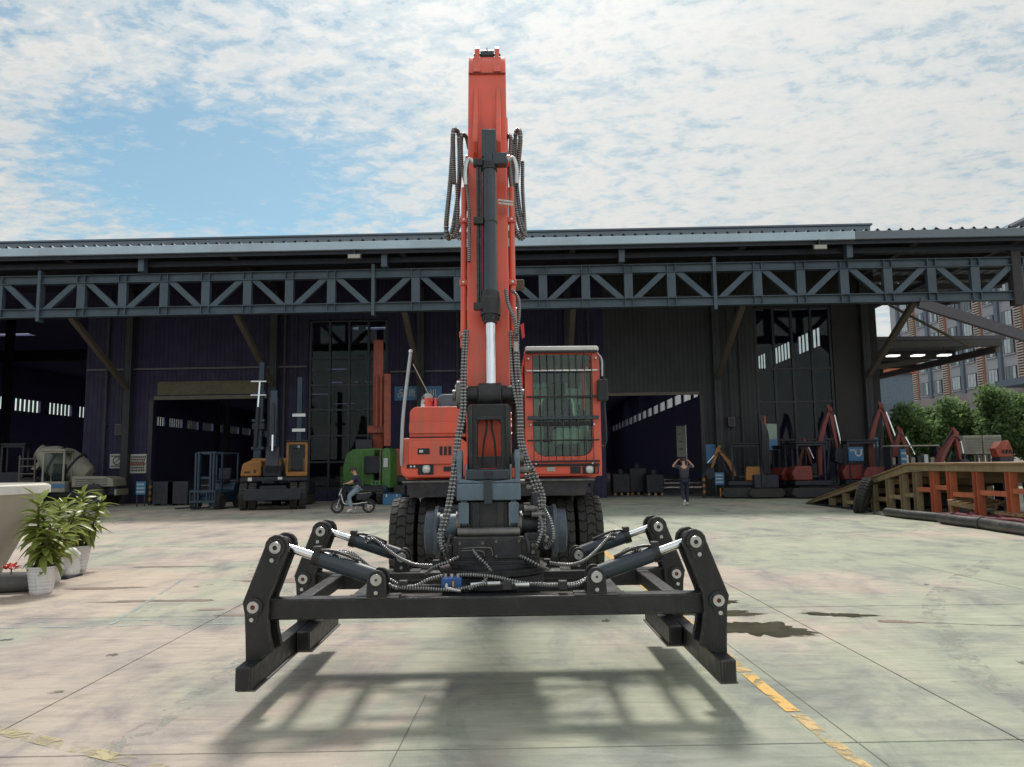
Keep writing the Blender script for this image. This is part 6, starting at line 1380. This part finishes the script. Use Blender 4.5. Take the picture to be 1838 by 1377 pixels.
# ---- side canopy at the hall corner
sc_ = empty('side_canopy', (21.5, 40, 0)); tag(sc_, 'low side canopy with roof lights behind the knee brace', 'canopy')
SI = Matrix.Translation((-21.5, -40, 0))
def sq(name, mb, m, **k): return mb.xf(SI).build(name, m, sc_, **k)
sq('roof', MB().bb(17.9, 25.2, 37.0, 52, 7.42, 7.62), 'strut_dark'); sq('front_beam', MB().bb(18.1, 25.0, 36.95, 37.25, 7.08, 7.40), 'louvre_grey', bevel=.02)
for y in (41, 45, 49, 52): sq('cross_beam', MB().bb(18.1, 25.0, y - .1, y + .1, 7.0, 7.41), 'soffit')
for x in (18.4, 24.9): sq('side_beam', MB().bb(x - .1, x + .1, 37.26, 52, 6.8, 7.15), 'brace_tan')
for i, x in enumerate((19.0, 20.4, 21.7, 23.1)): sq('roof_lamp', MB().bb(x - .28, x + .28, 38.6, 39.0, 6.86, 6.93), 'lamp_on')
for x in (19.0, 20.4, 21.7, 23.1): sq('lamp_rod', MB().cyl((x, 38.8, 6.931), (x, 38.8, 7.42), .015, n=6), 'machine_dark')
for x in (18.4, 24.9): sq('post', MB().bb(x - .12, x + .12, 51.6, 51.85, 0, 6.79), 'brace_tan')
sq('wall_strut', MB().beam((18.2, 41, 6.2), (23.5, 41, 7.0), .15, .25), 'brace_tan')
# ---- pale blue shed far behind the corner
sh = empty('blue_shed', (33.5, 62, 0)); tag(sh, 'blue grey metal shed far behind the hall corner', 'shed')
SH = Matrix.Translation((-33.5, -62, 0))
MB().bb(29.0, 33.0, 60, 70, 0, 8.4).xf(SH).build('wall', 'blue_grey', sh)
MB().bb(28.9, 33.1, 59.9, 70, 5.2, 6.0).xf(SH).build('dark_band', 'office_pier', sh)
MB().bb(28.8, 33.3, 59.7, 70.2, 8.41, 8.8).xf(SH).build('roof', 'ramp_orange', sh)
for x in (29.8, 31.0, 32.2): MB().bb(x - .35, x + .35, 59.92, 59.99, 2.0, 3.4).xf(SH).build('window', 'pane_dark', sh)
# ---- office block running away along the right
OX, OY0, OY1 = 57.0, 66.0, 108.5
off = empty('office_block', (OX, 95, 0)); tag(off, 'grey office block with orange louvred strips behind the trees', 'office block')
OI = Matrix.Translation((-OX, -95, 0))
def oq(name, mb, m, parent=None, **k):
    return mb.xf(OI).build(name, m, parent or off, **k)
ZB = 9.4; FH = 3.15; NF = 5
oq('wall', MB().bb(OX, OX + 16, OY0, OY1, ZB, ZB + FH * NF + .6), 'office_wall')
oq('podium', MB().bb(OX - 1.2, OX + 18, OY0, OY1 + 1.5, 0, ZB - .01), 'retaining')
oq('roof_edge', MB().bb(OX - .35, OX + 16.3, OY0, OY1 + .3, ZB + FH * NF + .61, ZB + FH * NF + 1.0), 'office_pier')
for k in range(10):
    y = OY0 + 1.5 + k * 4.5; oq('roof_post', MB().bb(OX + .2, OX + .5, y, y + .3, ZB + FH * NF + 1.0, ZB + FH * NF + 2.1), 'office_wall')
oq('roof_pergola', MB().bb(OX - .2, OX + 1.5, OY0, OY1 - 4, ZB + FH * NF + 2.1, ZB + FH * NF + 2.4), 'office_wall')
BAY = 7.15; LY = [102.6 - BAY * k for k in range(6)]
pm = {}
def window(yc, zc, wd, ht, seed):
    rnd = random.Random(seed)
    f = oq('window', MB().bb(OX - .10, OX - .005, yc - wd / 2, yc + wd / 2, zc - ht / 2, zc + ht / 2), 'office_frame')
    n = 3
    for i in range(n):
        y0 = yc - wd / 2 + .08 + (wd - .16) * i / n; y1 = y0 + (wd - .16) / n - .07
        MB().bb(OX - .125, OX - .102, y0, y1, zc - ht / 2 + .08, zc + ht / 2 - .08).xf(OI).build('window_pane', 'pane_curtain' if rnd.random() < .42 else 'pane_dark', f)
    MB().bb(OX - .22, OX - .005, yc - wd / 2 - .1, yc + wd / 2 + .1, zc - ht / 2 - .14, zc - ht / 2 - .005).xf(OI).build('sill', 'office_wall', f)
for b, ly in enumerate(LY):
    oq('louvre_frame', MB().bb(OX - .22, OX - .002, ly - .64, ly - .55, ZB + .01, ZB + FH * NF), 'office_orange'); oq('louvre_frame', MB().bb(OX - .22, OX - .002, ly + .55, ly + .64, ZB + .01, ZB + FH * NF), 'office_orange')
    sl = MB()
    for k in range(int(FH * NF / .30)): sl.bb(OX - .30, OX - .16, ly - .55, ly + .55, ZB + .12 + .30 * k, ZB + .26 + .30 * k)
    tag(oq('louvre_slats', sl, 'slat_pale'), kind='stuff')
    oq('louvre_back', MB().bb(OX - .12, OX - .003, ly - .549, ly + .549, ZB + .02, ZB + FH * NF), 'office_frame')
    oq('pier', MB().bb(OX - .30, OX - .002, ly - 3.9, ly - 3.3, ZB + .01, ZB + FH * NF + .3), 'office_pier')
    for fl in range(NF):
        for s in (-1, 1): window(ly + s * 2.0, ZB + 1.55 + FH * fl, 1.75, 1.75, b * 100 + fl * 10 + s)
oq('pier', MB().bb(OX - .30, OX - .002, LY[0] + 3.3, LY[0] + 3.9, ZB + .01, ZB + FH * NF + .3), 'office_pier')
for fl in range(0, NF, 2): window(LY[0] + 4.8, ZB + 2.6 + FH * fl * .5 * 1.0, 1.1, 1.7, 900 + fl)
eav = oq('porch_roof', MB().bb(OX - 4.5, OX - 1.25, 74, 79.5, ZB - .4, ZB + .3), 'office_pier')
# ---- stony bank and trees
bank = []; bn_ = random.Random(4)
nx, ny = 26, 40; V = []
for j in range(ny + 1):
    for i in range(nx + 1):
        x = 27 + (OX - 2.0 - 27) * i / nx; y = 34 + 72 * j / ny; t = i / nx
        V.append((x, y, 5.6 * t ** 1.2 + (bn_.uniform(-.25, .25) if 0 < i < nx else -.05)))
bk_ = MB().add(V, [(j * (nx + 1) + i, j * (nx + 1) + i + 1, (j + 1) * (nx + 1) + i + 1, (j + 1) * (nx + 1) + i) for j in range(ny) for i in range(nx)]).build('bank', 'rock', ang=15); tag(bk_, 'stony bank rising to the offices', kind='structure')
def tree(px, Y, top, rad, label, seed, n=7500):
    rnd = random.Random(seed); x = gxy(px, Y)
    base = max(0.0, 5.6 * max(0, (x - 27) / 28) ** 1.2)
    e = empty('tree', (x, Y, base - .05)); tag(e, label, 'tree', 'clipped trees on the bank')
    H = top - base; cz = H - rad * .95
    tr = MB().tube(spline([(0, 0, 0), (.05, .02, H * .25), (-.03, 0, H * .5), (0, .03, H * .8)], .2), .13, 8, lambda i, m: 1.25 - .9 * i / m)
    for k in range(6):
        a = k * 1.05; tr.tube(spline([(0, 0, H * .35), (math.cos(a) * rad * .4, math.sin(a) * rad * .4, H * .55), (math.cos(a) * rad * .75, math.sin(a) * rad * .75, H * .68)], .2), .05, 6, lambda i, m: 1.2 - .9 * i / m)
    tag(tr.build('trunk', 'bark', e))
    lf = MB(); cl = []
    for k in range(30):
        d = Vector((rnd.gauss(0, 1), rnd.gauss(0, 1), rnd.gauss(0, 1))).normalized() * rad * rnd.uniform(.45, .88)
        d.z *= 1.05; cl.append((d, rad * rnd.uniform(.25, .42)))
    for k in range(n):
        c, cr_ = rnd.choice(cl)
        d = Vector((rnd.gauss(0, 1), rnd.gauss(0, 1), rnd.gauss(0, 1))).normalized() * cr_ * rnd.uniform(.55, 1.08)
        p = Vector((0, 0, cz)) + c + d
        if p.z < H * .16: continue
        s = rnd.uniform(.08, .17); u_ = Vector((rnd.gauss(0, 1), rnd.gauss(0, 1), rnd.gauss(0, .6))).normalized(); v_ = u_.cross(Vector((rnd.gauss(0, 1), rnd.gauss(0, 1), rnd.gauss(0, 1)))).normalized()
        lf.add([p - u_ * s, p + v_ * s * .55, p + u_ * s, p - v_ * s * .55], [(0, 1, 2, 3)])
    tag(lf.build('crown', 'leaf_tree', e), kind='stuff')
tree(1632, 46, 4.55, 1.75, 'leftmost clipped green tree beside the blue shed', 1)
tree(1668, 50, 4.9, 1.5, 'small pale tree between the two leftmost round trees', 6)
tree(1712, 46, 5.15, 2.0, 'round green tree second from the blue shed, above the red digger arm', 2)
tree(1790, 44, 5.9, 2.25, 'tallest round tree, above the cooling unit', 3, 9500)
tree(1862, 43, 5.3, 2.2, 'green tree cut by the right edge of the photo', 4)
tree(1745, 52, 4.2, 1.3, 'low bush between the two largest trees', 5, 4000)
# ================================================================== left: planter bowl and potted plants
bowl = MB().lathe([(1.10, 0), (1.13, .05), (1.62, 1.12), (1.66, 1.17), (1.66, 1.27), (1.60, 1.29), (1.54, 1.24), (1.50, 1.18), (.2, 1.15), (0, 1.15)], (0, 0, 0), 'z', 64).build('planter_bowl', 'concrete_pale'); bowl.location = (-7.86, 9.95, 0)
tag(bowl, 'large flared pale concrete planter bowl at the left edge', 'planter')
MB().lathe([(1.0, 1.155), (1.45, 1.18)], (0, 0, 0), 'z', 40).build('soil', 'soil', bowl)
MB().lathe([(1.655, 1.165), (1.672, 1.165), (1.672, 1.255), (1.655, 1.255)], (0, 0, 0), 'z', 64, True).build('rim_band', 'white_paint_and_glare', bowl)
# leaf blade meshes shared by all plants
def blade(L_, W_, bend):
    V = []; n = 6
    for i in range(n + 1):
        t = i / n; w_ = W_ * math.sin(math.pi * min(1, (t * .96 + .04))) ** .8 * (1 - .15 * t)
        z = -bend * t * t; y = L_ * t
        V += [(-w_, y, z + w_ * .35), (0, y, z), (w_, y, z + w_ * .35)]
    F = []
    for i in range(n):
        a = i * 3; F += [(a, a + 1, a + 4, a + 3), (a + 1, a + 2, a + 5, a + 4)]
    return MB().add(V, F).mesh('leaf', 'leaf_pot', 60)
BL = [blade(.27, .044, .07), blade(.24, .046, .13), (blade(.20, .040, .02)), blade(.30, .042, .15)]
def pot(e, r, h, m='pot_white'):
    prof = [(r * .66, 0), (r * .68, .01)]
    for k in range(7):
        z = .012 + (h - .03) * k / 7; rr = r * (.68 + .28 * z / h); dz = (h - .03) / 7
        prof += [(rr, z), (rr + .006, z + dz * .5), (rr + .004, z + dz * .92)]
    prof += [(r, h - .02), (r * 1.03, h - .01), (r * 1.03, h), (r * .93, h), (r * .92, h - .03)]
    p = MB().lathe(prof, (0, 0, 0), 'z', 40).build('pot', m, e)
    MB().lathe([(0, h - .03), (r * .93, h - .035)], (0, 0, 0), 'z', 24).build('soil', 'soil', p)
def plant(loc, r, h, stems, label, seed, group='potted plants beside the planter bowl'):
    rnd = random.Random(seed); e = empty('potted_plant', loc); tag(e, label, 'potted plant', group)
    pot(e, r, h)
    for (dx, dy, H, lean, nl) in stems:
        top = Vector((dx * 1.5 + lean[0], dy * 1.5 + lean[1], h + H)); bs = Vector((dx, dy, h - .04))
        pts = spline([bs, bs.lerp(top, .5) + Vector((rnd.uniform(-.02, .02), rnd.uniform(-.02, .02), 0)), top], .05)
        MB().tube(pts, .014, 7, lambda i, m: 1.2 - .5 * i / m).build('stem', 'bark', e)
        nl = int(nl * 1.7)
        for k in range(nl):
            t = .20 + .80 * (k / max(1, nl - 1)) ** .8
            p = pts[min(len(pts) - 1, int(t * (len(pts) - 1)))]
            az = k * 2.4 + rnd.uniform(-.4, .4); el = R(-35 + 85 * t ** 2 + rnd.uniform(-14, 14))
            o = bpy.data.objects.new('leaf', rnd.choice(BL)); COL.objects.link(o); o.parent = e
            o.location = p + Vector((rnd.uniform(-.015, .015), rnd.uniform(-.015, .015), rnd.uniform(-.02, .02)))
            o.rotation_euler = (el, rnd.uniform(-.5, .5), az); s = rnd.uniform(.75, 1.15) * (1.0 if t < .85 else .85); o.scale = (s, s, s)
plant((-5.57, 9.28, 0), .172, .325, ((-.05, .02, .78, (-.03, 0), 34), (.05, -.03, .50, (.05, -.05), 24), (.0, .06, .60, (-.10, .04), 24), (.03, .04, .42, (.12, .05), 18)), 'tall leafy plant in the front white ribbed pot', 21)
plant((-5.98, 10.15, 0), .165, .33, ((0, 0, .68, (.08, 0), 26), (.06, .03, .58, (.14, .04), 24), (-.05, 0, .55, (-.08, .03), 22)), 'bushy plant in the white pot just behind the front pot', 22)
plant((-6.32, 11.35, 0), .20, .36, ((0, 0, .78, (.05, 0), 28), (.08, .03, .70, (.20, .0), 26), (-.06, 0, .66, (-.12, .03), 24), (.04, -.06, .55, (.12, -.08), 20)), 'bushy plant in the white urn behind the two ribbed pots', 23)
plant((-6.02, 8.35, 0), .17, .33, ((0, 0, .52, (.05, 0), 20), (-.04, .03, .45, (-.12, 0), 16)), 'leafy plant cut by the left edge of the photo', 24)
# white ceramic figure planter next to the rear plant
fg = MB().lathe([(.12, 0), (.16, .03), (.17, .12), (.15, .22), (.17, .30), (.15, .33)], (0, 0, 0), 'z', 28).build('ceramic_planter', 'pot_white'); fg.location = (-6.10, 10.72, 0); tag(fg, 'white ceramic planter with rounded knobs between the pots', 'planter')
for (x, y, z, r) in ((-.13, -.08, .30, .075), (.12, -.10, .32, .085), (.0, -.15, .20, .06), (-.10, -.12, .08, .065), (.10, -.13, .07, .06)):
    MB().lathe([(r * math.sin(math.pi * k / 8), -r * math.cos(math.pi * k / 8)) for k in range(9)], (x, y, z), 'z', 16).build('knob', 'pot_white', fg)
MB().bb(-.45, .18, -.28, .10, 0, .025).build('tray', 'machine_dark', fg, bevel=.01)
sb = MB().lathe([(.0, -.42), (.09, -.41), (.115, -.33), (.12, 0), (.11, .30), (.08, .38), (0, .39)], (0, 0, 0), 'x', 20).build('stone_roll', 'stone_dark'); sb.location = (-5.98, 9.42, .12); sb.rotation_euler = (0, 0, R(10)); tag(sb, 'dark stone roller lying left of the front pot', 'stone')
MB().lathe([(.115, -.2), (.126, -.2), (.126, -.16), (.115, -.16)], (0, 0, 0), 'x', 20, True).build('band', 'machine_dark', sb)
fl = empty('flower', (-5.90, 9.22, .235)); tag(fl, 'small red flower on the dark stone roller', 'flower')
rf = random.Random(5)
ptl = blade(.085, .022, -.01); ptl.materials.clear(); ptl.materials.append(MATS['flower_red'])
for k in range(14):
    o = bpy.data.objects.new('petal', ptl); COL.objects.link(o); o.parent = fl; o.location = (rf.uniform(-.06, .06), rf.uniform(-.03, .03), rf.uniform(.05, .09)); o.rotation_euler = (R(rf.uniform(0, 40)), 0, k * 2.4)
MB().cyl((0, 0, 0), (0, 0, .07), .008, n=6).build('stem', 'bark', fl)
# ================================================================== people
def skin(name, nodes, edges, root, m, parent, sub=2):
    bm = bmesh.new(); lay = bm.verts.layers.skin.verify(); vv = {}
    for k, (co, r) in nodes.items():
        v = bm.verts.new(co); v[lay].radius = (r, r) if not isinstance(r, tuple) else r; v[lay].use_root = (k == root); vv[k] = v
    for a, b in edges: bm.edges.new((vv[a], vv[b]))
    me = bpy.data.meshes.new(name); bm.to_mesh(me); bm.free()
    o = bpy.data.objects.new(name, me); COL.objects.link(o)
    sk = o.modifiers.new('skin', 'SKIN'); sk.use_smooth_shade = True
    sb_ = o.modifiers.new('sub', 'SUBSURF'); sb_.levels = sub; sb_.render_levels = sub
    dg = bpy.context.evaluated_depsgraph_get(); dg.update()
    me2 = bpy.data.meshes.new_from_object(o.evaluated_get(dg)); o.modifiers.clear(); o.data = me2
    me2.materials.clear(); me2.materials.append(MATS[m])
    me2.polygons.foreach_set('use_smooth', [True] * len(me2.polygons))
    o.parent = parent
    return o
def person(label, loc, rz, J, shirt, jeans, shoes, sleeve=.55, group=None):
    """J: joint name -> (x, y, z); the body faces -y"""
    e = empty('person', loc, rz); tag(e, label, 'person')
    V = {k: Vector(v) for k, v in J.items()}
    nodes = {'pel': (V['pel'], (.13, .10)), 'abd': (V['pel'].lerp(V['chest'], .5), (.125, .09)), 'chest': (V['chest'], (.15, .10)), 'neck': (V['neck'], .055), 'head0': (V['neck'].lerp(V['head'], .45), .062), 'head': (V['head'], (.078, .092)), 'crown': (V['head'] + (V['head'] - V['neck']).normalized() * .075, .066)}
    ed = [('pel', 'abd'), ('abd', 'chest'), ('chest', 'neck'), ('neck', 'head0'), ('head0', 'head'), ('head', 'crown')]
    for s in 'lr':
        nodes.update({s + 'sh': (V[s + 'sh'], .062), s + 'el': (V[s + 'el'], .042), s + 'wr': (V[s + 'wr'], .030), s + 'palm': (V[s + 'palm'], (.038, .022)), s + 'hip': (V[s + 'hip'], .088), s + 'kn': (V[s + 'kn'], .058), s + 'an': (V[s + 'an'], .042), s + 'toe': (V[s + 'toe'], .036)})
        ed += [('chest', s + 'sh'), (s + 'sh', s + 'el'), (s + 'el', s + 'wr'), (s + 'wr', s + 'palm'), ('pel', s + 'hip'), (s + 'hip', s + 'kn'), (s + 'kn', s + 'an'), (s + 'an', s + 'toe')]
        pd = (V[s + 'palm'] - V[s + 'wr']).normalized(); sd = pd.cross(Vector((0, 0, 1))).normalized()
        if sd.length < .5: sd = Vector((1, 0, 0))
        ax = sd.cross(pd)
        for k in range(4):
            b = V[s + 'palm'] + pd * .025 + sd * (.027 - .018 * k); ln = (.034, .040, .037, .028)[k]
            m1 = b + pd * ln; t1 = m1 + (pd * .6 - ax * .55) * ln * .9
            nodes.update({f'{s}f{k}a': (b, .0095), f'{s}f{k}b': (m1, .0088), f'{s}f{k}c': (t1, .0078)}); ed += [(s + 'palm', f'{s}f{k}a'), (f'{s}f{k}a', f'{s}f{k}b'), (f'{s}f{k}b', f'{s}f{k}c')]
        tb_ = V[s + 'palm'] + sd * .040 - pd * .01; nodes.update({s + 'tha': (tb_, .0105), s + 'thb': (tb_ + (sd * .5 + pd) * .032, .009)}); ed += [(s + 'palm', s + 'tha'), (s + 'tha', s + 'thb')]
    body = skin('body', nodes, ed, 'pel', 'skin', e)
    # face and hair
    hd, nk = V['head'], V['neck']; up = (hd - nk).normalized(); fw = J.get('face', Vector((0, -1, 0))); fw = Vector(fw); fw = (fw - up * fw.dot(up)).normalized(); rt = fw.cross(up)
    c = hd + up * .012
    fr = Matrix((rt, -fw, up)).transposed().to_4x4(); fr.translation = c
    MB().prism([(-.092, -.025), (-.120, -.032), (-.092, .012)], 'x', -.013, .013).xf(fr).build('nose', 'skin', body, bevel=.004)
    for s in (-1, 1):
        MB().lathe([(0, -.010), (.010, -.006), (.012, 0), (.008, .008), (0, .010)], (s * .030, -.088, .012), 'z', 10).xf(fr).build('eye', 'hair', body)
        MB().lathe([(0, -.03), (.014, -.02), (.018, .005), (.012, .025), (0, .03)], (s * .082, .005, -.01), 'z', 10).xf(fr).build('ear', 'skin', body)
    MB().bb(-.022, .022, -.098, -.085, -.062, -.054).xf(fr).build('mouth', 'red_paint', body)
    hv = []; hf = []; n, m = 20, 8
    for i in range(m + 1):
        ph = R(8 + 104 * i / m)
        for k in range(n):
            th = 2 * math.pi * k / n; x, y, z = math.sin(ph) * math.cos(th), math.sin(ph) * math.sin(th), math.cos(ph)
            lim = .30 if y < -.35 else -1
            z_ = max(z, lim) if y < -.35 else z
            hv.append((x * .094, y * .110, z_ * .112 + .018))
    hf = [(i * n + k, i * n + (k + 1) % n, (i + 1) * n + (k + 1) % n, (i + 1) * n + k) for i in range(m) for k in range(n)] + [tuple(range(n))]
    fixn(MB().add(hv, hf).xf(fr).build('hair', 'hair', e, ang=80))
    # clothes
    sn = {'hem': (V['pel'].lerp(V['chest'], -.22), (.176, .150)), 'w': (V['pel'].lerp(V['chest'], .1), (.168, .140)), 'a': (V['pel'].lerp(V['chest'], .5), (.156, .124)), 'c': (V['chest'], (.166, .118)), 'n': (V['chest'].lerp(V['neck'], .62), .082)}
    se = [('hem', 'w'), ('w', 'a'), ('a', 'c'), ('c', 'n')]
    for s in 'lr':
        sn[s + '1'] = (V[s + 'sh'], .078); sn[s + '2'] = (V[s + 'sh'].lerp(V[s + 'el'], sleeve), .066); sn[s + '3'] = (V[s + 'sh'].lerp(V[s + 'el'], sleeve + .12), .064); se += [('c', s + '1'), (s + '1', s + '2'), (s + '2', s + '3')]
    skin('shirt', sn, se, 'a', shirt, e)
    tn = {'p': (V['pel'] + Vector((0, 0, .03)), (.142, .112))}; te = []
    for s in 'lr':
        tn[s + 'h'] = (V[s + 'hip'], .102); tn[s + 'm'] = (V[s + 'hip'].lerp(V[s + 'kn'], .5), .084); tn[s + 'k'] = (V[s + 'kn'], .068); tn[s + 'f'] = (V[s + 'kn'].lerp(V[s + 'an'], .5), .062); tn[s + 'a'] = (V[s + 'kn'].lerp(V[s + 'an'], .93), .056)
        te += [('p', s + 'h'), (s + 'h', s + 'm'), (s + 'm', s + 'k'), (s + 'k', s + 'f'), (s + 'f', s + 'a')]
    skin('trousers', tn, te, 'p', jeans, e)
    for s in 'lr':
        an, toe = V[s + 'an'], V[s + 'toe']; d = (toe - an).normalized()
        skin('shoe', {'h': (an - d * .035 + Vector((0, 0, -.005)), .048), 'm': (an.lerp(toe, .5), .046), 't': (toe + d * .015, .040)}, [('h', 'm'), ('m', 't')], 'm', shoes, e, 2)
    return e
# walker with hands raised to the head, seen from behind (walks towards the hall: faces +y in the yard)
wk = person('person in dark shirt and trousers walking to the right doorway, hands raised to the head', (6.16, 25.95, 0), R(180),
       dict(pel=(0, 0, .90), chest=(0, -.03, 1.22), neck=(0, -.05, 1.40), head=(0, -.07, 1.53), face=(0, -1, -.15),
            lsh=(-.185, -.04, 1.34), lel=(-.36, -.10, 1.32), lwr=(-.21, -.16, 1.51), lpalm=(-.15, -.17, 1.56),
            rsh=(.185, -.04, 1.34), rel=(.37, -.10, 1.34), rwr=(.20, -.16, 1.52), rpalm=(.14, -.17, 1.57),
            lhip=(-.09, 0, .85), lkn=(-.09, -.10, .47), lan=(-.08, -.02, .085), ltoe=(-.09, -.16, .04),
            rhip=(.09, 0, .85), rkn=(.085, -.02, .46), ran=(.08, .28, .17), rtoe=(.08, .20, .05)), 'shirt_grey', 'jeans_dark', 'shoe_white')
# scooter rider heading left
SCX, SCY = -4.86, 24.35
scr = empty('scooter', (SCX, SCY, 0), R(2)); tag(scr, 'small black electric scooter with pale frame, ridden to the left', 'scooter')
for x, r in ((-.50, .205), (.50, .205)):
    t = MB().lathe([(.13, -.035), (.19, -.04), (.205, -.02), (.205, .02), (.19, .04), (.13, .035)], (x, 0, .205), 'y', 30, True).build('wheel', 'rubber', scr)
    MB().lathe([(.125, -.02), (.14, -.02), (.14, .02), (.125, .02)], (x, 0, .205), 'y', 24, True).build('rim', 'bare_metal', t)
    MB().cyl((x, -.05, .205), (x, .05, .205), .04, n=14).build('hub', 'bare_metal', t)
    for k in range(6):
        a = k * math.pi / 3; MB().beam((x, 0, .205), (x + .13 * math.cos(a), 0, .205 + .13 * math.sin(a)), .015, .02, up=(0, 1, 0)).build('spoke', 'machine_dark', t)
for s in (-1, 1): MB().cyl((-.50, s * .05, .205), (-.36, s * .05, .62), .016, n=8).build('fork', 'bare_metal', scr)
MB().tube(spline([(-.37, 0, .55), (-.30, 0, .80), (-.26, 0, .92)], .05), .03, 10).build('steering_stem', 'machine_dark', scr)
MB().tube(spline([(-.15, -.27, .93), (-.22, -.18, .96), (-.26, 0, .93), (-.22, .18, .96), (-.15, .27, .93)], .03), .014, 8).build('handlebar', 'machine_dark', scr)
MB().prism([(-.40, .42), (-.46, .60), (-.38, .80), (-.33, .80), (-.28, .45), (-.22, .30), (-.30, .28)], 'y', -.10, .10).build('leg_shield', 'machine_dark', scr, bevel=.02)
MB().prism([(-.43, .58), (-.36, .79), (-.345, .785), (-.405, .57)], 'y', -.115, -.101).build('shield_trim', 'white_paint_and_glare', scr)
MB().prism([(-.64, .38), (-.50, .44), (-.34, .36), (-.34, .33), (-.50, .40), (-.64, .34)], 'y', -.05, .05).build('front_mudguard', 'machine_dark', scr)
MB().prism([(-.30, .28), (-.27, .24), (.28, .22), (.36, .28), (.28, .30), (-.24, .30)], 'y', -.13, .13).build('floor_board', 'machine_dark', scr, bevel=.01)
MB().tube(spline([(-.36, -.12, .62), (-.30, -.13, .40), (-.22, -.135, .305), (.10, -.135, .30), (.30, -.12, .33), (.46, -.09, .34)], .04), .014, 8).build('side_rail', 'white_paint_and_glare', scr)
MB().prism([(.10, .42), (.14, .66), (.55, .68), (.62, .60), (.40, .40)], 'y', -.10, .10).build('seat_base', 'machine_dark', scr, bevel=.02)
MB().prism([(.08, .665), (.12, .72), (.48, .73), (.60, .70), (.58, .685)], 'y', -.115, .115).build('saddle', 'seat_cloth', scr, bevel=.02)
MB().prism([(.10, .655), (.30, .63), (.58, .672), (.58, .655), (.30, .605), (.10, .63)], 'y', -.122, -.103).build('seat_trim', 'mixer_white', scr)
MB().prism([(.36, .40), (.50, .47), (.70, .36), (.70, .33), (.50, .43), (.36, .36)], 'y', -.05, .05).build('rear_mudguard', 'machine_dark', scr)
MB().tube(spline([(.46, -.07, .26), (.60, -.07, .22), (.62, -.07, .18)], .03), .018, 8).build('rear_strut', 'bare_metal', scr)
MB().beam((.12, -.14, .24), (.05, -.18, .02), .018, .018).build('side_stand', 'bare_metal', scr)
rd = person('person in navy shirt and light jeans riding the electric scooter', (SCX, SCY, 0), R(2),
       dict(pel=(.18, 0, .80), chest=(.12, 0, 1.08), neck=(.06, 0, 1.23), head=(.01, 0, 1.34), face=(-1, -.1, -.1),
            lsh=(.09, -.17, 1.15), lel=(-.02, -.23, .97), lwr=(-.14, -.24, .955), lpalm=(-.19, -.24, .95),
            rsh=(.09, .17, 1.15), rel=(-.06, .22, 1.02), rwr=(-.16, .23, .975), rpalm=(-.21, .23, .96),
            lhip=(.15, -.09, .77), lkn=(-.10, -.16, .53), lan=(-.02, -.19, .13), ltoe=(-.15, -.20, .07),
            rhip=(.15, .09, .77), rkn=(-.14, .12, .58), ran=(-.16, .10, .37), rtoe=(-.28, .10, .335)), 'shirt_navy', 'jeans_light', 'shoe_white')
